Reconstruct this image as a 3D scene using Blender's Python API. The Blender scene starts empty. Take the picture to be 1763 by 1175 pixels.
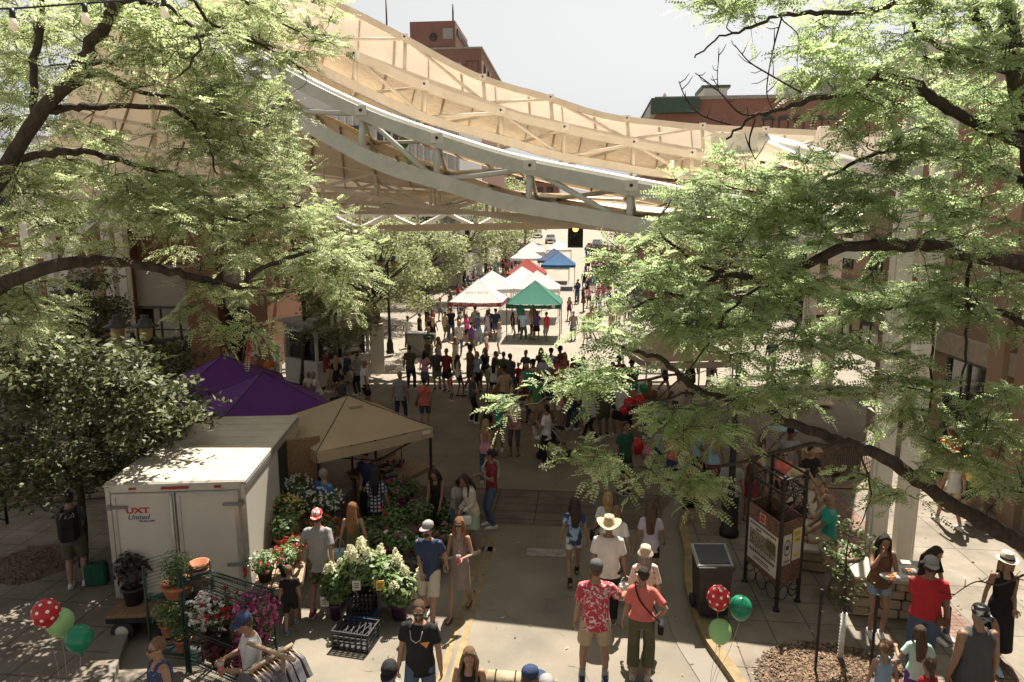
import bpy, math, random
import numpy as np
from mathutils import Vector, Matrix, Euler
R = math.radians
random.seed(7); rng = np.random.default_rng(11)
scene = bpy.context.scene
COL = scene.collection
F, CX, CY, HCAM = 1175.0, 881.5, 587.5, 6.5
PITCH, YAW = R(9.75), R(5.8)
FH = Vector((-math.sin(YAW), math.cos(YAW), 0)); RT = Vector((math.cos(YAW), math.sin(YAW), 0)); UPZ = Vector((0, 0, 1))
FWD = FH * math.cos(PITCH) - UPZ * math.sin(PITCH)
UPC = FH * math.sin(PITCH) + UPZ * math.cos(PITCH)
CAM = Vector((0, 0, HCAM))

def ray(px, py):
    return RT * ((px - CX) / F) + UPC * ((CY - py) / F) + FWD

def at(px, py, depth):                 # a point seen at photo pixel (px, py), depth metres ahead of the camera
    r = ray(px, py)
    return CAM + r * (depth / r.dot(FH))

def gz(y):
    t = max(0.0, y - 38.0)
    return 0.036 * (t * t / (t + 6.0)) if t > 0 else 0.0

def ground(px, py):                    # ground point under a photo pixel
    r = ray(px, py); t = HCAM / max(1e-3, -r.z)
    for _ in range(30):
        p = CAM + r * t
        t = t + 0.7 * ((HCAM - gz(p.y)) / max(1e-3, -r.z) - t)
    p = CAM + r * t
    return Vector((p.x, p.y, gz(p.y)))

def depth_head(py, h):                 # depth at which a head top of height h shows at row py (flat ground)
    r = ray(CX, py)
    return (HCAM - h) / max(1e-3, -r.z) * r.dot(FH)

def stand(px, py_head, h):             # ground point of a person whose head top is at (px, py_head)
    p = CAM
    z = 0.0
    for _ in range(12):
        r = ray(px, py_head); t = (HCAM - h - z) / max(1e-3, -r.z)
        p = CAM + r * t; z = z + 0.6 * (gz(p.y) - z)
    return Vector((p.x, p.y, gz(p.y)))

# ------------------------------------------------------------ materials
_mats = {}
def nt(m): return m.node_tree.nodes, m.node_tree.links

def mat(name, color, rough=0.7, var=0.18, scale=6.0, bump=0.0, bscale=40.0, metal=0.0, detail=4.0, coat=0.0, trans=0.0, alpha=1.0, stretch=(1, 1, 1), spec=0.4, dirt=None):
    if name in _mats: return _mats[name]
    m = bpy.data.materials.new(name); m.use_nodes = True
    n, l = nt(m); b = n['Principled BSDF']
    b.inputs['Roughness'].default_value = rough; b.inputs['Metallic'].default_value = metal
    b.inputs['Specular IOR Level'].default_value = spec
    if coat: b.inputs['Coat Weight'].default_value = coat
    c = tuple(color) + (1,)
    tc = n.new('ShaderNodeTexCoord'); mp = n.new('ShaderNodeMapping'); mp.inputs['Scale'].default_value = stretch
    l.new(tc.outputs['Object'], mp.inputs['Vector'])
    nz = n.new('ShaderNodeTexNoise'); nz.inputs['Scale'].default_value = scale; nz.inputs['Detail'].default_value = detail
    l.new(mp.outputs['Vector'], nz.inputs['Vector'])
    rp = n.new('ShaderNodeValToRGB')
    lo = tuple(max(0, x * (1 - var)) for x in color) + (1,); hi = tuple(min(1, x * (1 + var)) for x in color) + (1,)
    rp.color_ramp.elements[0].position = 0.3; rp.color_ramp.elements[1].position = 0.7
    rp.color_ramp.elements[0].color = lo; rp.color_ramp.elements[1].color = hi
    l.new(nz.outputs['Fac'], rp.inputs['Fac'])
    out = rp.outputs['Color']
    if dirt:
        n2 = n.new('ShaderNodeTexNoise'); n2.inputs['Scale'].default_value = dirt[1]; n2.inputs['Detail'].default_value = 8; n2.inputs['Roughness'].default_value = 0.7
        l.new(tc.outputs['Object'], n2.inputs['Vector'])
        r2 = n.new('ShaderNodeValToRGB'); r2.color_ramp.elements[0].position = 0.48; r2.color_ramp.elements[1].position = 0.72
        l.new(n2.outputs['Fac'], r2.inputs['Fac'])
        mm = n.new('ShaderNodeMath'); mm.operation = 'MULTIPLY'; mm.inputs[1].default_value = dirt[2]; l.new(r2.outputs['Color'], mm.inputs[0])
        mx = n.new('ShaderNodeMixRGB'); mx.inputs['Color2'].default_value = tuple(dirt[0]) + (1,)
        l.new(mm.outputs[0], mx.inputs['Fac']); l.new(out, mx.inputs['Color1']); out = mx.outputs['Color']
    l.new(out, b.inputs['Base Color'])
    if bump:
        n3 = n.new('ShaderNodeTexNoise'); n3.inputs['Scale'].default_value = bscale; n3.inputs['Detail'].default_value = 5
        l.new(mp.outputs['Vector'], n3.inputs['Vector'])
        bp = n.new('ShaderNodeBump'); bp.inputs['Strength'].default_value = bump; bp.inputs['Distance'].default_value = 0.03
        l.new(n3.outputs['Fac'], bp.inputs['Height']); l.new(bp.outputs['Normal'], b.inputs['Normal'])
    if trans:      # thin cloth / leaf: part of the light passes through
        tr = n.new('ShaderNodeBsdfTranslucent'); mxs = n.new('ShaderNodeMixShader'); mxs.inputs['Fac'].default_value = trans
        l.new(out, tr.inputs['Color']); l.new(b.outputs[0], mxs.inputs[1]); l.new(tr.outputs[0], mxs.inputs[2])
        l.new(mxs.outputs[0], n['Material Output'].inputs['Surface'])
    _mats[name] = m
    return m

def cloth(name, color, **k):
    k.setdefault('rough', 0.85); k.setdefault('var', 0.12); k.setdefault('scale', 5); k.setdefault('bump', 1.0); k.setdefault('bscale', 6); k.setdefault('spec', 0.2); k.setdefault('stretch', (1.5, 1.5, .55))
    return mat(name, color, **k)

def pattern(name, base, other, kind, scale=30.0, thr=0.5):
    if name in _mats: return _mats[name]
    m = mat(name, base, rough=0.85, bump=0.5, bscale=9, spec=0.2)
    n, l = nt(m); b = n['Principled BSDF']
    tc = n.new('ShaderNodeTexCoord')
    mx = n.new('ShaderNodeMixRGB'); mx.inputs['Color1'].default_value = tuple(base) + (1,); mx.inputs['Color2'].default_value = tuple(other) + (1,)
    rp = n.new('ShaderNodeValToRGB'); rp.color_ramp.interpolation = 'LINEAR'
    rp.color_ramp.elements[0].position = thr; rp.color_ramp.elements[1].position = min(1, thr + 0.06)
    if kind == 'blotch':
        t = n.new('ShaderNodeTexNoise'); t.inputs['Scale'].default_value = scale; t.inputs['Detail'].default_value = 3; t.inputs['Distortion'].default_value = 1.5
        l.new(tc.outputs['Object'], t.inputs['Vector']); l.new(t.outputs['Fac'], rp.inputs['Fac'])
    elif kind == 'dots':
        t = n.new('ShaderNodeTexVoronoi'); t.inputs['Scale'].default_value = scale; t.inputs['Randomness'].default_value = 0.35
        l.new(tc.outputs['Object'], t.inputs['Vector'])
        rp.color_ramp.elements[0].color = (1, 1, 1, 1); rp.color_ramp.elements[1].color = (0, 0, 0, 1); l.new(t.outputs['Distance'], rp.inputs['Fac'])
    elif kind in ('plaid', 'stripe'):
        w = n.new('ShaderNodeTexWave'); w.bands_direction = 'Z'; w.inputs['Scale'].default_value = scale; l.new(tc.outputs['Object'], w.inputs['Vector'])
        src = w.outputs['Fac']
        if kind == 'plaid':
            w2 = n.new('ShaderNodeTexWave'); w2.bands_direction = 'X'; w2.inputs['Scale'].default_value = scale; l.new(tc.outputs['Object'], w2.inputs['Vector'])
            ma = n.new('ShaderNodeMath'); ma.operation = 'MAXIMUM'; l.new(w.outputs['Fac'], ma.inputs[0]); l.new(w2.outputs['Fac'], ma.inputs[1]); src = ma.outputs[0]
        l.new(src, rp.inputs['Fac'])
    l.new(rp.outputs['Color'], mx.inputs['Fac']); l.new(mx.outputs['Color'], b.inputs['Base Color'])
    return m

def brick_mat(name, c1, c2, mortar, scale=1.0, bw=0.21, bh=0.075):
    if name in _mats: return _mats[name]
    m = mat(name, c1, rough=0.85, bump=0.0); n, l = nt(m); b = n['Principled BSDF']
    geo = n.new('ShaderNodeNewGeometry'); tc = n.new('ShaderNodeTexCoord'); sp = n.new('ShaderNodeSeparateXYZ'); cb = n.new('ShaderNodeCombineXYZ'); ad = n.new('ShaderNodeMath')
    l.new(tc.outputs['Object'], sp.inputs[0]); l.new(sp.outputs['X'], ad.inputs[0]); l.new(sp.outputs['Y'], ad.inputs[1])
    l.new(ad.outputs[0], cb.inputs['X']); l.new(sp.outputs['Z'], cb.inputs['Y'])
    br = n.new('ShaderNodeTexBrick'); br.inputs['Color1'].default_value = tuple(c1) + (1,); br.inputs['Color2'].default_value = tuple(c2) + (1,); br.inputs['Mortar'].default_value = tuple(mortar) + (1,)
    br.inputs['Scale'].default_value = scale; br.inputs['Brick Width'].default_value = bw; br.inputs['Row Height'].default_value = bh; br.inputs['Mortar Size'].default_value = 0.008
    l.new(cb.outputs[0], br.inputs['Vector'])
    nz = n.new('ShaderNodeTexNoise'); nz.inputs['Scale'].default_value = 0.8; nz.inputs['Detail'].default_value = 6; l.new(tc.outputs['Object'], nz.inputs['Vector'])
    mx = n.new('ShaderNodeMixRGB'); mx.blend_type = 'MULTIPLY'; mx.inputs['Fac'].default_value = 0.5
    rp = n.new('ShaderNodeValToRGB'); rp.color_ramp.elements[0].color = (0.55, 0.5, 0.5, 1); rp.color_ramp.elements[1].color = (1, 1, 1, 1); l.new(nz.outputs['Fac'], rp.inputs['Fac'])
    l.new(br.outputs['Color'], mx.inputs['Color1']); l.new(rp.outputs['Color'], mx.inputs['Color2']); l.new(mx.outputs['Color'], b.inputs['Base Color'])
    return m

# ------------------------------------------------------------ mesh builder
class MB:
    def __init__(s): s.v = []; s.f = []; s.m = []; s.sm = []
    def add(s, vs, fs, mi=0, smooth=False):
        o = len(s.v); s.v.extend([tuple(p) for p in vs])
        for f in fs: s.f.append(tuple(i + o for i in f)); s.m.append(mi); s.sm.append(smooth)
    def box(s, c, size, rz=0.0, mi=0, rot=None, bev=0.0):
        hx, hy, hz = size[0] / 2, size[1] / 2, size[2] / 2
        M_ = rot if rot is not None else Matrix.Rotation(rz, 3, 'Z')
        c = Vector(c)
        if bev <= 0:
            vs = [M_ @ Vector((x * hx, y * hy, z * hz)) + c for z in (-1, 1) for y in (-1, 1) for x in (-1, 1)]
            s.add(vs, [(0, 2, 3, 1), (4, 5, 7, 6), (0, 1, 5, 4), (2, 6, 7, 3), (0, 4, 6, 2), (1, 3, 7, 5)], mi)
        else:      # chamfered box
            b = min(bev, hx * .9, hy * .9, hz * .9); vs = []; idx = {}
            for sx in (-1, 1):
                for sy in (-1, 1):
                    for sz in (-1, 1):
                        for a, d in enumerate(((0, b, b), (b, 0, b), (b, b, 0))):
                            idx[(sx, sy, sz, a)] = len(vs)
                            vs.append(M_ @ Vector((sx * (hx - d[0]), sy * (hy - d[1]), sz * (hz - d[2]))) + c)
            fs = []
            for a in range(3):
                for sg in (-1, 1):
                    q = []
                    for (u, w) in ((-1, -1), (1, -1), (1, 1), (-1, 1)):
                        k = [0, 0, 0]; k[a] = sg; k[(a + 1) % 3] = u; k[(a + 2) % 3] = w
                        q.append(idx[(k[0], k[1], k[2], a)])
                    fs.append(tuple(q) if sg > 0 else tuple(q[::-1]))
            for a in range(3):
                b1, c1 = (a + 1) % 3, (a + 2) % 3
                for u in (-1, 1):
                    for w in (-1, 1):
                        k0 = [0, 0, 0]; k0[b1] = u; k0[c1] = w; k0[a] = -1; k1 = k0[:]; k1[a] = 1
                        q = (idx[(*k0, b1)], idx[(*k1, b1)], idx[(*k1, c1)], idx[(*k0, c1)])
                        fs.append(q if u * w < 0 else q[::-1])
            for sx in (-1, 1):
                for sy in (-1, 1):
                    for sz in (-1, 1):
                        t = tuple(idx[(sx, sy, sz, a)] for a in range(3)); fs.append(t if sx * sy * sz > 0 else t[::-1])
            s.add(vs, fs, mi)
        return s
    def quad(s, a, b, c, d, mi=0): s.add([a, b, c, d], [(0, 1, 2, 3)], mi)
    def beam(s, a, b, w, h, mi=0, up=(0, 0, 1)):
        a, b = Vector(a), Vector(b); d = (b - a).normalized(); u = Vector(up)
        sd = d.cross(u)
        if sd.length < 1e-4: sd = d.cross(Vector((1, 0, 0)))
        sd.normalize(); u = sd.cross(d).normalized(); sd *= w / 2; u *= h / 2
        vs = [p + i * sd + j * u for p in (a, b) for (i, j) in ((-1, -1), (1, -1), (1, 1), (-1, 1))]
        s.add(vs, [(3, 2, 1, 0), (4, 5, 6, 7), (0, 1, 5, 4), (1, 2, 6, 5), (2, 3, 7, 6), (3, 0, 4, 7)], mi)
        return s
    def tube(s, pts, rad, n=8, mi=0, caps=True, round_=False, ell=None, smooth=True, ref=None):
        pts = [Vector(p) for p in pts]; k = len(pts)
        if not hasattr(rad, '__len__'): rad = [rad] * k
        if round_ and k > 1:   # domed ends
            d0 = (pts[0] - pts[1]).normalized(); d1 = (pts[-1] - pts[-2]).normalized()
            ra, rb = rad[0], rad[-1]
            ra_ = ra if not hasattr(ra, '__len__') else min(ra); rb_ = rb if not hasattr(rb, '__len__') else min(rb)
            sc = lambda r, q: r * q if not hasattr(r, '__len__') else (r[0] * q, r[1] * q)
            pts = [pts[0] + d0 * ra_ * .95, pts[0] + d0 * ra_ * .65] + pts + [pts[-1] + d1 * rb_ * .65, pts[-1] + d1 * rb_ * .95]
            rad = [sc(ra, .3), sc(ra, .76)] + list(rad) + [sc(rb, .76), sc(rb, .3)]; k = len(pts)
        vs = []; prev = None
        for i in range(k):
            d = (pts[min(i + 1, k - 1)] - pts[max(i - 1, 0)])
            if d.length < 1e-9: d = Vector((0, 0, 1))
            d.normalize()
            if prev is None:
                x = Vector(ref) if ref is not None else (Vector((1, 0, 0)) if abs(d.x) < .9 else Vector((0, 1, 0)))
                x = (x - d * x.dot(d)).normalized()
            else:
                x = prev - d * prev.dot(d)
                x = x.normalized() if x.length > 1e-6 else prev
            prev = x; y = d.cross(x)
            r = rad[i]; rx, ry = (r if hasattr(r, '__len__') else (r, r))
            for j in range(n):
                a = 2 * math.pi * j / n
                vs.append(pts[i] + x * (math.cos(a) * rx) + y * (math.sin(a) * ry))
        fs = [(i * n + j, i * n + (j + 1) % n, (i + 1) * n + (j + 1) % n, (i + 1) * n + j) for i in range(k - 1) for j in range(n)]
        if caps: fs += [tuple(range(n))[::-1], tuple((k - 1) * n + j for j in range(n))]
        s.add(vs, fs, mi, smooth); return s
    def lathe(s, c, prof, n=16, mi=0, smooth=True, axis=None):
        c = Vector(c); q = axis if axis is not None else Matrix.Identity(3)
        vs = [c + q @ Vector((r * math.cos(2 * math.pi * j / n), r * math.sin(2 * math.pi * j / n), z)) for r, z in prof for j in range(n)]
        k = len(prof)
        fs = [(i * n + j, i * n + (j + 1) % n, (i + 1) * n + (j + 1) % n, (i + 1) * n + j) for i in range(k - 1) for j in range(n)]
        if prof[0][0] > 1e-4: fs.append(tuple(range(n))[::-1])
        if prof[-1][0] > 1e-4: fs.append(tuple((k - 1) * n + j for j in range(n)))
        s.add(vs, fs, mi, smooth); return s
    def ball(s, c, r, n=12, k=8, mi=0, rot=None):
        rr = r if hasattr(r, '__len__') else (r, r, r); c = Vector(c); vs = [];
        for i in range(k + 1):
            t = math.pi * i / k
            for j in range(n):
                a = 2 * math.pi * j / n
                v = Vector((rr[0] * math.sin(t) * math.cos(a), rr[1] * math.sin(t) * math.sin(a), -rr[2] * math.cos(t)))
                vs.append(c + (rot @ v if rot is not None else v))
        fs = [(i * n + j, i * n + (j + 1) % n, (i + 1) * n + (j + 1) % n, (i + 1) * n + j) for i in range(k) for j in range(n)]
        s.add(vs, fs, mi, True); return s
    def prism(s, poly, z0, z1, mi=0):
        n = len(poly)
        vs = [(p[0], p[1], z0) for p in poly] + [(p[0], p[1], z1) for p in poly]
        fs = [tuple(range(n))[::-1], tuple(range(n, 2 * n))] + [(i, (i + 1) % n, n + (i + 1) % n, n + i) for i in range(n)]
        s.add(vs, fs, mi); return s
    def mesh(s, name, mats):
        me = bpy.data.meshes.new(name); me.from_pydata(s.v, [], s.f)
        if not isinstance(mats, (list, tuple)): mats = [mats]
        for m_ in mats: me.materials.append(m_)
        me.polygons.foreach_set('material_index', s.m); me.polygons.foreach_set('use_smooth', s.sm); me.update()
        return me
    def build(s, name, mats, parent=None, loc=None, rz=0.0):
        o = bpy.data.objects.new(name, s.mesh(name, mats)); COL.objects.link(o)
        if parent is not None: o.parent = parent
        if loc is not None: o.location = loc
        if rz: o.rotation_euler = (0, 0, rz)
        return o

def tag(o, label=None, cat=None, group=None, kind=None):
    if label: o['label'] = label
    if cat: o['category'] = cat
    if group: o['group'] = group
    if kind: o['kind'] = kind
    return o

def thing(name, label, cat, loc=(0, 0, 0), rz=0.0, group=None):
    o = bpy.data.objects.new(name, None); COL.objects.link(o); o.location = loc; o.rotation_euler = (0, 0, rz); o.empty_display_size = 0.2
    return tag(o, label, cat, group)

def kids(o): return [c for c in COL.objects if c.parent == o]
_kid = {}
def copy_tree(o, label=None, group=None, loc=None, rz=None, parent=None, cache=None):
    c = o.copy(); COL.objects.link(c)
    if parent is not None: c.parent = parent
    if label: c['label'] = label
    if group: c['group'] = group
    if loc is not None: c.location = loc
    if rz is not None: c.rotation_euler = (0, 0, rz)
    for k in o.children: copy_tree(k, parent=c)
    return c

def text_mesh(body, size, mi, parent, name, M_, mtx, extrude=0.002, shear=0.0, space=1.0, bold=0.0, width=None):
    cu = bpy.data.curves.new('t', 'FONT'); cu.body = body; cu.size = size; cu.extrude = extrude; cu.align_x = 'CENTER'; cu.align_y = 'CENTER'; cu.shear = shear; cu.space_character = space; cu.offset = bold; cu.resolution_u = 2
    ob = bpy.data.objects.new('t', cu); COL.objects.link(ob)
    me = bpy.data.meshes.new_from_object(ob.evaluated_get(bpy.context.evaluated_depsgraph_get()))
    bpy.data.objects.remove(ob); bpy.data.curves.remove(cu)
    if width:
        xs = [v.co.x for v in me.vertices]; w = max(xs) - min(xs)
        me.transform(Matrix.Scale(width / max(w, 1e-6), 4, (1, 0, 0)))
    me.transform(mtx)
    me.materials.clear(); me.materials.append(M_)
    o = bpy.data.objects.new(name, me); COL.objects.link(o); o.parent = parent
    return o

def plane_mtx(c, xdir, ydir):          # local x/y of a flat drawing -> 3D
    x = Vector(xdir).normalized(); y = Vector(ydir); z = x.cross(y).normalized(); y = z.cross(x)
    m = Matrix((x, y, z)).transposed().to_4x4(); m.translation = Vector(c); return m

def fast_mesh(name, V, Fq, mats, smooth=False, mi=None):
    me = bpy.data.meshes.new(name)
    V = np.asarray(V, dtype=np.float32); Fq = np.asarray(Fq, dtype=np.int32); n, k = Fq.shape
    me.vertices.add(len(V)); me.vertices.foreach_set('co', V.ravel())
    me.loops.add(n * k); me.loops.foreach_set('vertex_index', Fq.ravel())
    me.polygons.add(n); me.polygons.foreach_set('loop_start', np.arange(0, n * k, k, dtype=np.int32))
    if not isinstance(mats, (list, tuple)): mats = [mats]
    for m_ in mats: me.materials.append(m_)
    if mi is not None: me.polygons.foreach_set('material_index', np.asarray(mi, dtype=np.int32))
    if smooth: me.polygons.foreach_set('use_smooth', np.ones(n, dtype=bool))
    me.update(calc_edges=True); me.validate()
    return me
def link(name, me, parent=None, loc=None, rz=0.0):
    o = bpy.data.objects.new(name, me); COL.objects.link(o)
    if parent is not None: o.parent = parent
    if loc is not None: o.location = loc
    if rz: o.rotation_euler = (0, 0, rz)
    return o

# ------------------------------------------------------------ camera, sky, sun
cam = bpy.data.cameras.new('camera'); co = bpy.data.objects.new('camera', cam); COL.objects.link(co)
cam.lens = 36 * F / 1763; cam.sensor_width = 36; cam.clip_start = 0.1; cam.clip_end = 3000
co.location = CAM; co.rotation_euler = (math.pi / 2 - PITCH, 0, YAW); scene.camera = co
SUN_EL, SUN_AZ = R(62), R(17.0) - YAW       # azimuth from +Y towards +X
sd = Vector((math.sin(SUN_AZ) * math.cos(SUN_EL), math.cos(SUN_AZ) * math.cos(SUN_EL), math.sin(SUN_EL)))
sl = bpy.data.lights.new('sun', 'SUN'); so = bpy.data.objects.new('sun', sl); COL.objects.link(so)
sl.energy = 5.0; sl.angle = R(0.5); sl.color = (1.0, 0.93, 0.81)
so.rotation_euler = (-sd).to_track_quat('-Z', 'Y').to_euler(); so.location = (0, 0, 60)
w = bpy.data.worlds.new('World'); scene.world = w; w.use_nodes = True
n_, l_ = w.node_tree.nodes, w.node_tree.links
sky = n_.new('ShaderNodeTexSky'); sky.sky_type = 'NISHITA'; sky.sun_disc = False; sky.sun_elevation = SUN_EL; sky.sun_rotation = SUN_AZ
sky.dust_density = 3.0; sky.air_density = 1.0; sky.ozone_density = 1.0
hs = n_.new('ShaderNodeHueSaturation'); hs.inputs['Saturation'].default_value = 0.03
bg = n_['Background']; bg.inputs['Strength'].default_value = 0.05
l_.new(sky.outputs['Color'], hs.inputs['Color']); l_.new(hs.outputs['Color'], bg.inputs['Color'])
scene.view_settings.view_transform = 'Standard'; scene.view_settings.look = 'None'; scene.view_settings.exposure = 1.4
# ============================================================ SETTING
M_asph = mat('asphalt', (0.186, 0.160, 0.125), rough=0.9, var=0.25, scale=.8, bump=0.5, bscale=90, detail=8, dirt=((0.223, 0.198, 0.161), 0.45, 0.65))
M_conc = mat('street_concrete', (0.215, 0.185, 0.148), rough=0.9, var=0.12, scale=0.8, bump=0.3, bscale=60, detail=8, dirt=((0.178, 0.148, 0.118), 0.35, 0.6))
M_earth = mat('ground_soil', (0.22, 0.19, 0.15), rough=0.95, var=0.2, scale=0.5)
M_kerb = mat('kerb_concrete', (0.185, 0.163, 0.133), rough=0.9, var=0.12, scale=2, dirt=((0.133, 0.111, 0.089), 2.0, 0.5))
M_yel = mat('worn_yellow_paint', (0.222, 0.159, 0.074), rough=0.85, var=0.2, scale=6, dirt=((0.141, 0.115, 0.081), 5.0, 0.75))
M_white_mark = mat('worn_white_paint', (0.27, 0.25, 0.215), rough=0.85, dirt=((0.1, 0.09, 0.08), 9.0, 0.95))
M_mulch = mat('mulch_chips', (0.13, 0.082, 0.05), rough=0.95, var=0.55, scale=30, bump=1.0, bscale=35)
def tile_mat(name, c1, c2, mort, size, bright=1.0):
    if name in _mats: return _mats[name]
    m = mat(name, c1, rough=0.88); n, l = nt(m); b = n['Principled BSDF']
    tc = n.new('ShaderNodeTexCoord'); br = n.new('ShaderNodeTexBrick'); br.offset = 0.0
    br.inputs['Color1'].default_value = tuple(c1) + (1,); br.inputs['Color2'].default_value = tuple(c2) + (1,); br.inputs['Mortar'].default_value = tuple(mort) + (1,)
    br.inputs['Scale'].default_value = 1; br.inputs['Brick Width'].default_value = size[0]; br.inputs['Row Height'].default_value = size[1]; br.inputs['Mortar Size'].default_value = 0.012
    l.new(tc.outputs['Object'], br.inputs['Vector'])
    nz = n.new('ShaderNodeTexNoise'); nz.inputs['Scale'].default_value = 1.3; nz.inputs['Detail'].default_value = 9; nz.inputs['Roughness'].default_value = 0.65; l.new(tc.outputs['Object'], nz.inputs['Vector'])
    rp = n.new('ShaderNodeValToRGB'); rp.color_ramp.elements[0].color = (0.6, 0.57, 0.54, 1); rp.color_ramp.elements[1].color = (1.1, 1.1, 1.1, 1); rp.color_ramp.elements[0].position = .3; rp.color_ramp.elements[1].position = .65; l.new(nz.outputs['Fac'], rp.inputs['Fac'])
    mx = n.new('ShaderNodeMixRGB'); mx.blend_type = 'MULTIPLY'; mx.inputs['Fac'].default_value = 1; l.new(br.outputs['Color'], mx.inputs['Color1']); l.new(rp.outputs['Color'], mx.inputs['Color2']); l.new(mx.outputs['Color'], b.inputs['Base Color'])
    return m
M_pave = tile_mat('paving_tan', (0.186, 0.156, 0.122), (0.163, 0.137, 0.106), (0.076, 0.061, 0.049), (0.62, 0.62))
M_walk = tile_mat('paving_walk', (0.209, 0.182, 0.144), (0.194, 0.167, 0.133), (0.091, 0.076, 0.061), (1.5, 1.5))
M_pink = tile_mat('paving_pink', (0.22, 0.13, 0.1), (0.18, 0.105, 0.08), (0.1, 0.065, 0.05), (0.2, 0.1))
M_cross = tile_mat('paving_cross', (0.129, 0.112, 0.091), (0.114, 0.099, 0.080), (0.034, 0.030, 0.023), (0.95, 0.42))

def sheet(name, poly_or_xs, ys, z, m, kind='structure'):
    V = []; Fc = []
    x0, x1 = poly_or_xs; ys = list(ys)
    for y in ys: V += [(x0, y, gz(y) + z), (x1, y, gz(y) + z)]
    for i in range(len(ys) - 1): Fc.append((2 * i, 2 * i + 1, 2 * i + 3, 2 * i + 2))
    b = MB(); b.add(V, Fc); o = b.build(name, m); tag(o, kind=kind); return o
YS = [-40, 0, 20, 36] + list(range(38, 60, 2)) + list(range(60, 460, 20))
o = sheet('ground', (-260, 260), YS, -0.03, M_earth)
o = sheet('road', (-8.4, 2.25), [-10, 5, 14.0], 0.0, M_asph)
o = sheet('intersection_road', (-45, 45), [16.0, 26.6], 0.0, M_asph)
o = sheet('road_shoulder', (-12, 4.6), [14.0, 16.0], -0.006, M_asph)
o = sheet('crosswalk', (-5.6, 3.1), [14.0, 16.0], 0.004, M_cross)
o = sheet('market_street', (-11.5, 8.0), [26.6, 34, 38] + list(range(40, 60, 2)) + list(range(60, 440, 20)), 0.0, M_conc)
def mark(name, x0, x1, y0, y1, m, z=0.009):
    b = MB(); b.quad((x0, y0, z), (x1, y0, z), (x1, y1, z), (x0, y1, z)); return tag(b.build(name, m), kind='structure')
mark('lane_marking', -1.80, -1.69, 3, 13.3, M_yel); mark('lane_marking', -1.98, -1.87, 3, 13.3, M_yel)
mark('stop_line', -1.0, -.05, 12.6, 12.92, M_white_mark); mark('stop_line', -1.9, -1.62, 12.7, 12.9, M_white_mark)
# tar-sealed cracks in the asphalt
M_tar = mat('tar_crack', (0.025, 0.023, 0.02), rough=0.6)
b = MB()
for k in range(34):
    x, y = random.uniform(-5, 2), random.uniform(8.5, 13.8)
    if k > 15: x, y = random.uniform(-8, 6), random.uniform(16.5, 26)
    a = random.uniform(0, 6.28); pts = []
    for i in range(random.randint(8, 22)):
        pts.append(Vector((x, y, 0.0065))); a += random.uniform(-1.1, 1.1); x += .1 * math.cos(a); y += .1 * math.sin(a)
        if not (-8 < x < 2.0): break
        if k <= 15 and not (5 < y < 13.9): break
        if k > 15 and not (16.1 < y < 26.4): break
    for p, q in zip(pts[:-1], pts[1:]):
        d = (q - p).normalized(); s_ = Vector((-d.y, d.x, 0)) * random.uniform(.0012, .004)
        b.quad(p - s_, q - s_, q + s_, p + s_)
tag(b.build('road_cracks', M_tar), kind='structure')

# right hand near sidewalk with curved yellow kerb
def smooth_poly(pts, n=6):
    P = [Vector(p) for p in pts]; out = []
    for i in range(len(P) - 1):
        p0, p1, p2, p3 = P[max(i - 1, 0)], P[i], P[i + 1], P[min(i + 2, len(P) - 1)]
        for j in range(n):
            t = j / n
            out.append(0.5 * ((2 * p1) + (p2 - p0) * t + (2 * p0 - 5 * p1 + 4 * p2 - p3) * t * t + (3 * p1 - p0 - 3 * p2 + p3) * t ** 3))
    out.append(P[-1]); return out
kr = smooth_poly([(2.9, 5.0, 0), (2.55, 7.6, 0), (2.2, 9.2, 0), (1.98, 10.2, 0), (1.95, 11.6, 0), (2.12, 12.9, 0), (2.2, 14.2, 0), (2.55, 15.35, 0), (3.3, 16.05, 0), (5, 16.5, 0), (9, 16.8, 0), (40, 17, 0)])
SWH = 0.13
def kerb(name, line, side, m, wid=0.17, h=SWH):
    b = MB(); n = len(line); top = []; 
    for i, p in enumerate(line):
        d = (line[min(i + 1, n - 1)] - line[max(i - 1, 0)]).normalized(); nrm = Vector((-d.y, d.x, 0)) * side
        top.append((p, p + nrm * wid))
    for i in range(n - 1):
        (a, a2), (c, c2) = top[i], top[i + 1]; z = Vector((0, 0, h)); z0 = Vector((0, 0, -.03))
        qs = [(a + z0, c + z0, c + z, a + z), (a + z, c + z, c2 + z, a2 + z)]
        for q in qs: b.quad(*(q if side < 0 else q[::-1]))
    return tag(b.build(name, m), kind='structure'), [t[1] for t in top]
_, inner = kerb('kerb', kr, -1, M_yel)
poly = [(p.x, p.y) for p in inner] + [(40, 5.0)]
b = MB(); b.add([(x, y, SWH - .002) for x, y in poly], [tuple(range(len(poly)))[::-1]]); tag(b.build('sidewalk', M_pave), kind='structure')
b = MB(); b.add([(x, y, SWH + .004) for x, y in [(6.35, 5.2), (9.35, 5.2), (9.35, 16.6), (6.35, 16.4)]], [(0, 1, 2, 3)]); tag(b.build('sidewalk_path', M_walk), kind='structure')
b = MB(); b.add([(x, y, SWH + .003) for x, y in [(5.0, 11.6), (6.2, 11.6), (6.2, 16.2), (5.0, 16.2)]], [(0, 1, 2, 3)]); tag(b.build('brick_paving', M_pink), kind='structure')
b = MB(); b.add([(x, y, SWH + .003) for x, y in [(5.75, 8.8), (6.3, 8.8), (6.3, 11.2), (5.75, 11.2)]], [(0, 1, 2, 3)]); tag(b.build('brick_paving', M_pink), kind='structure')
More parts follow.
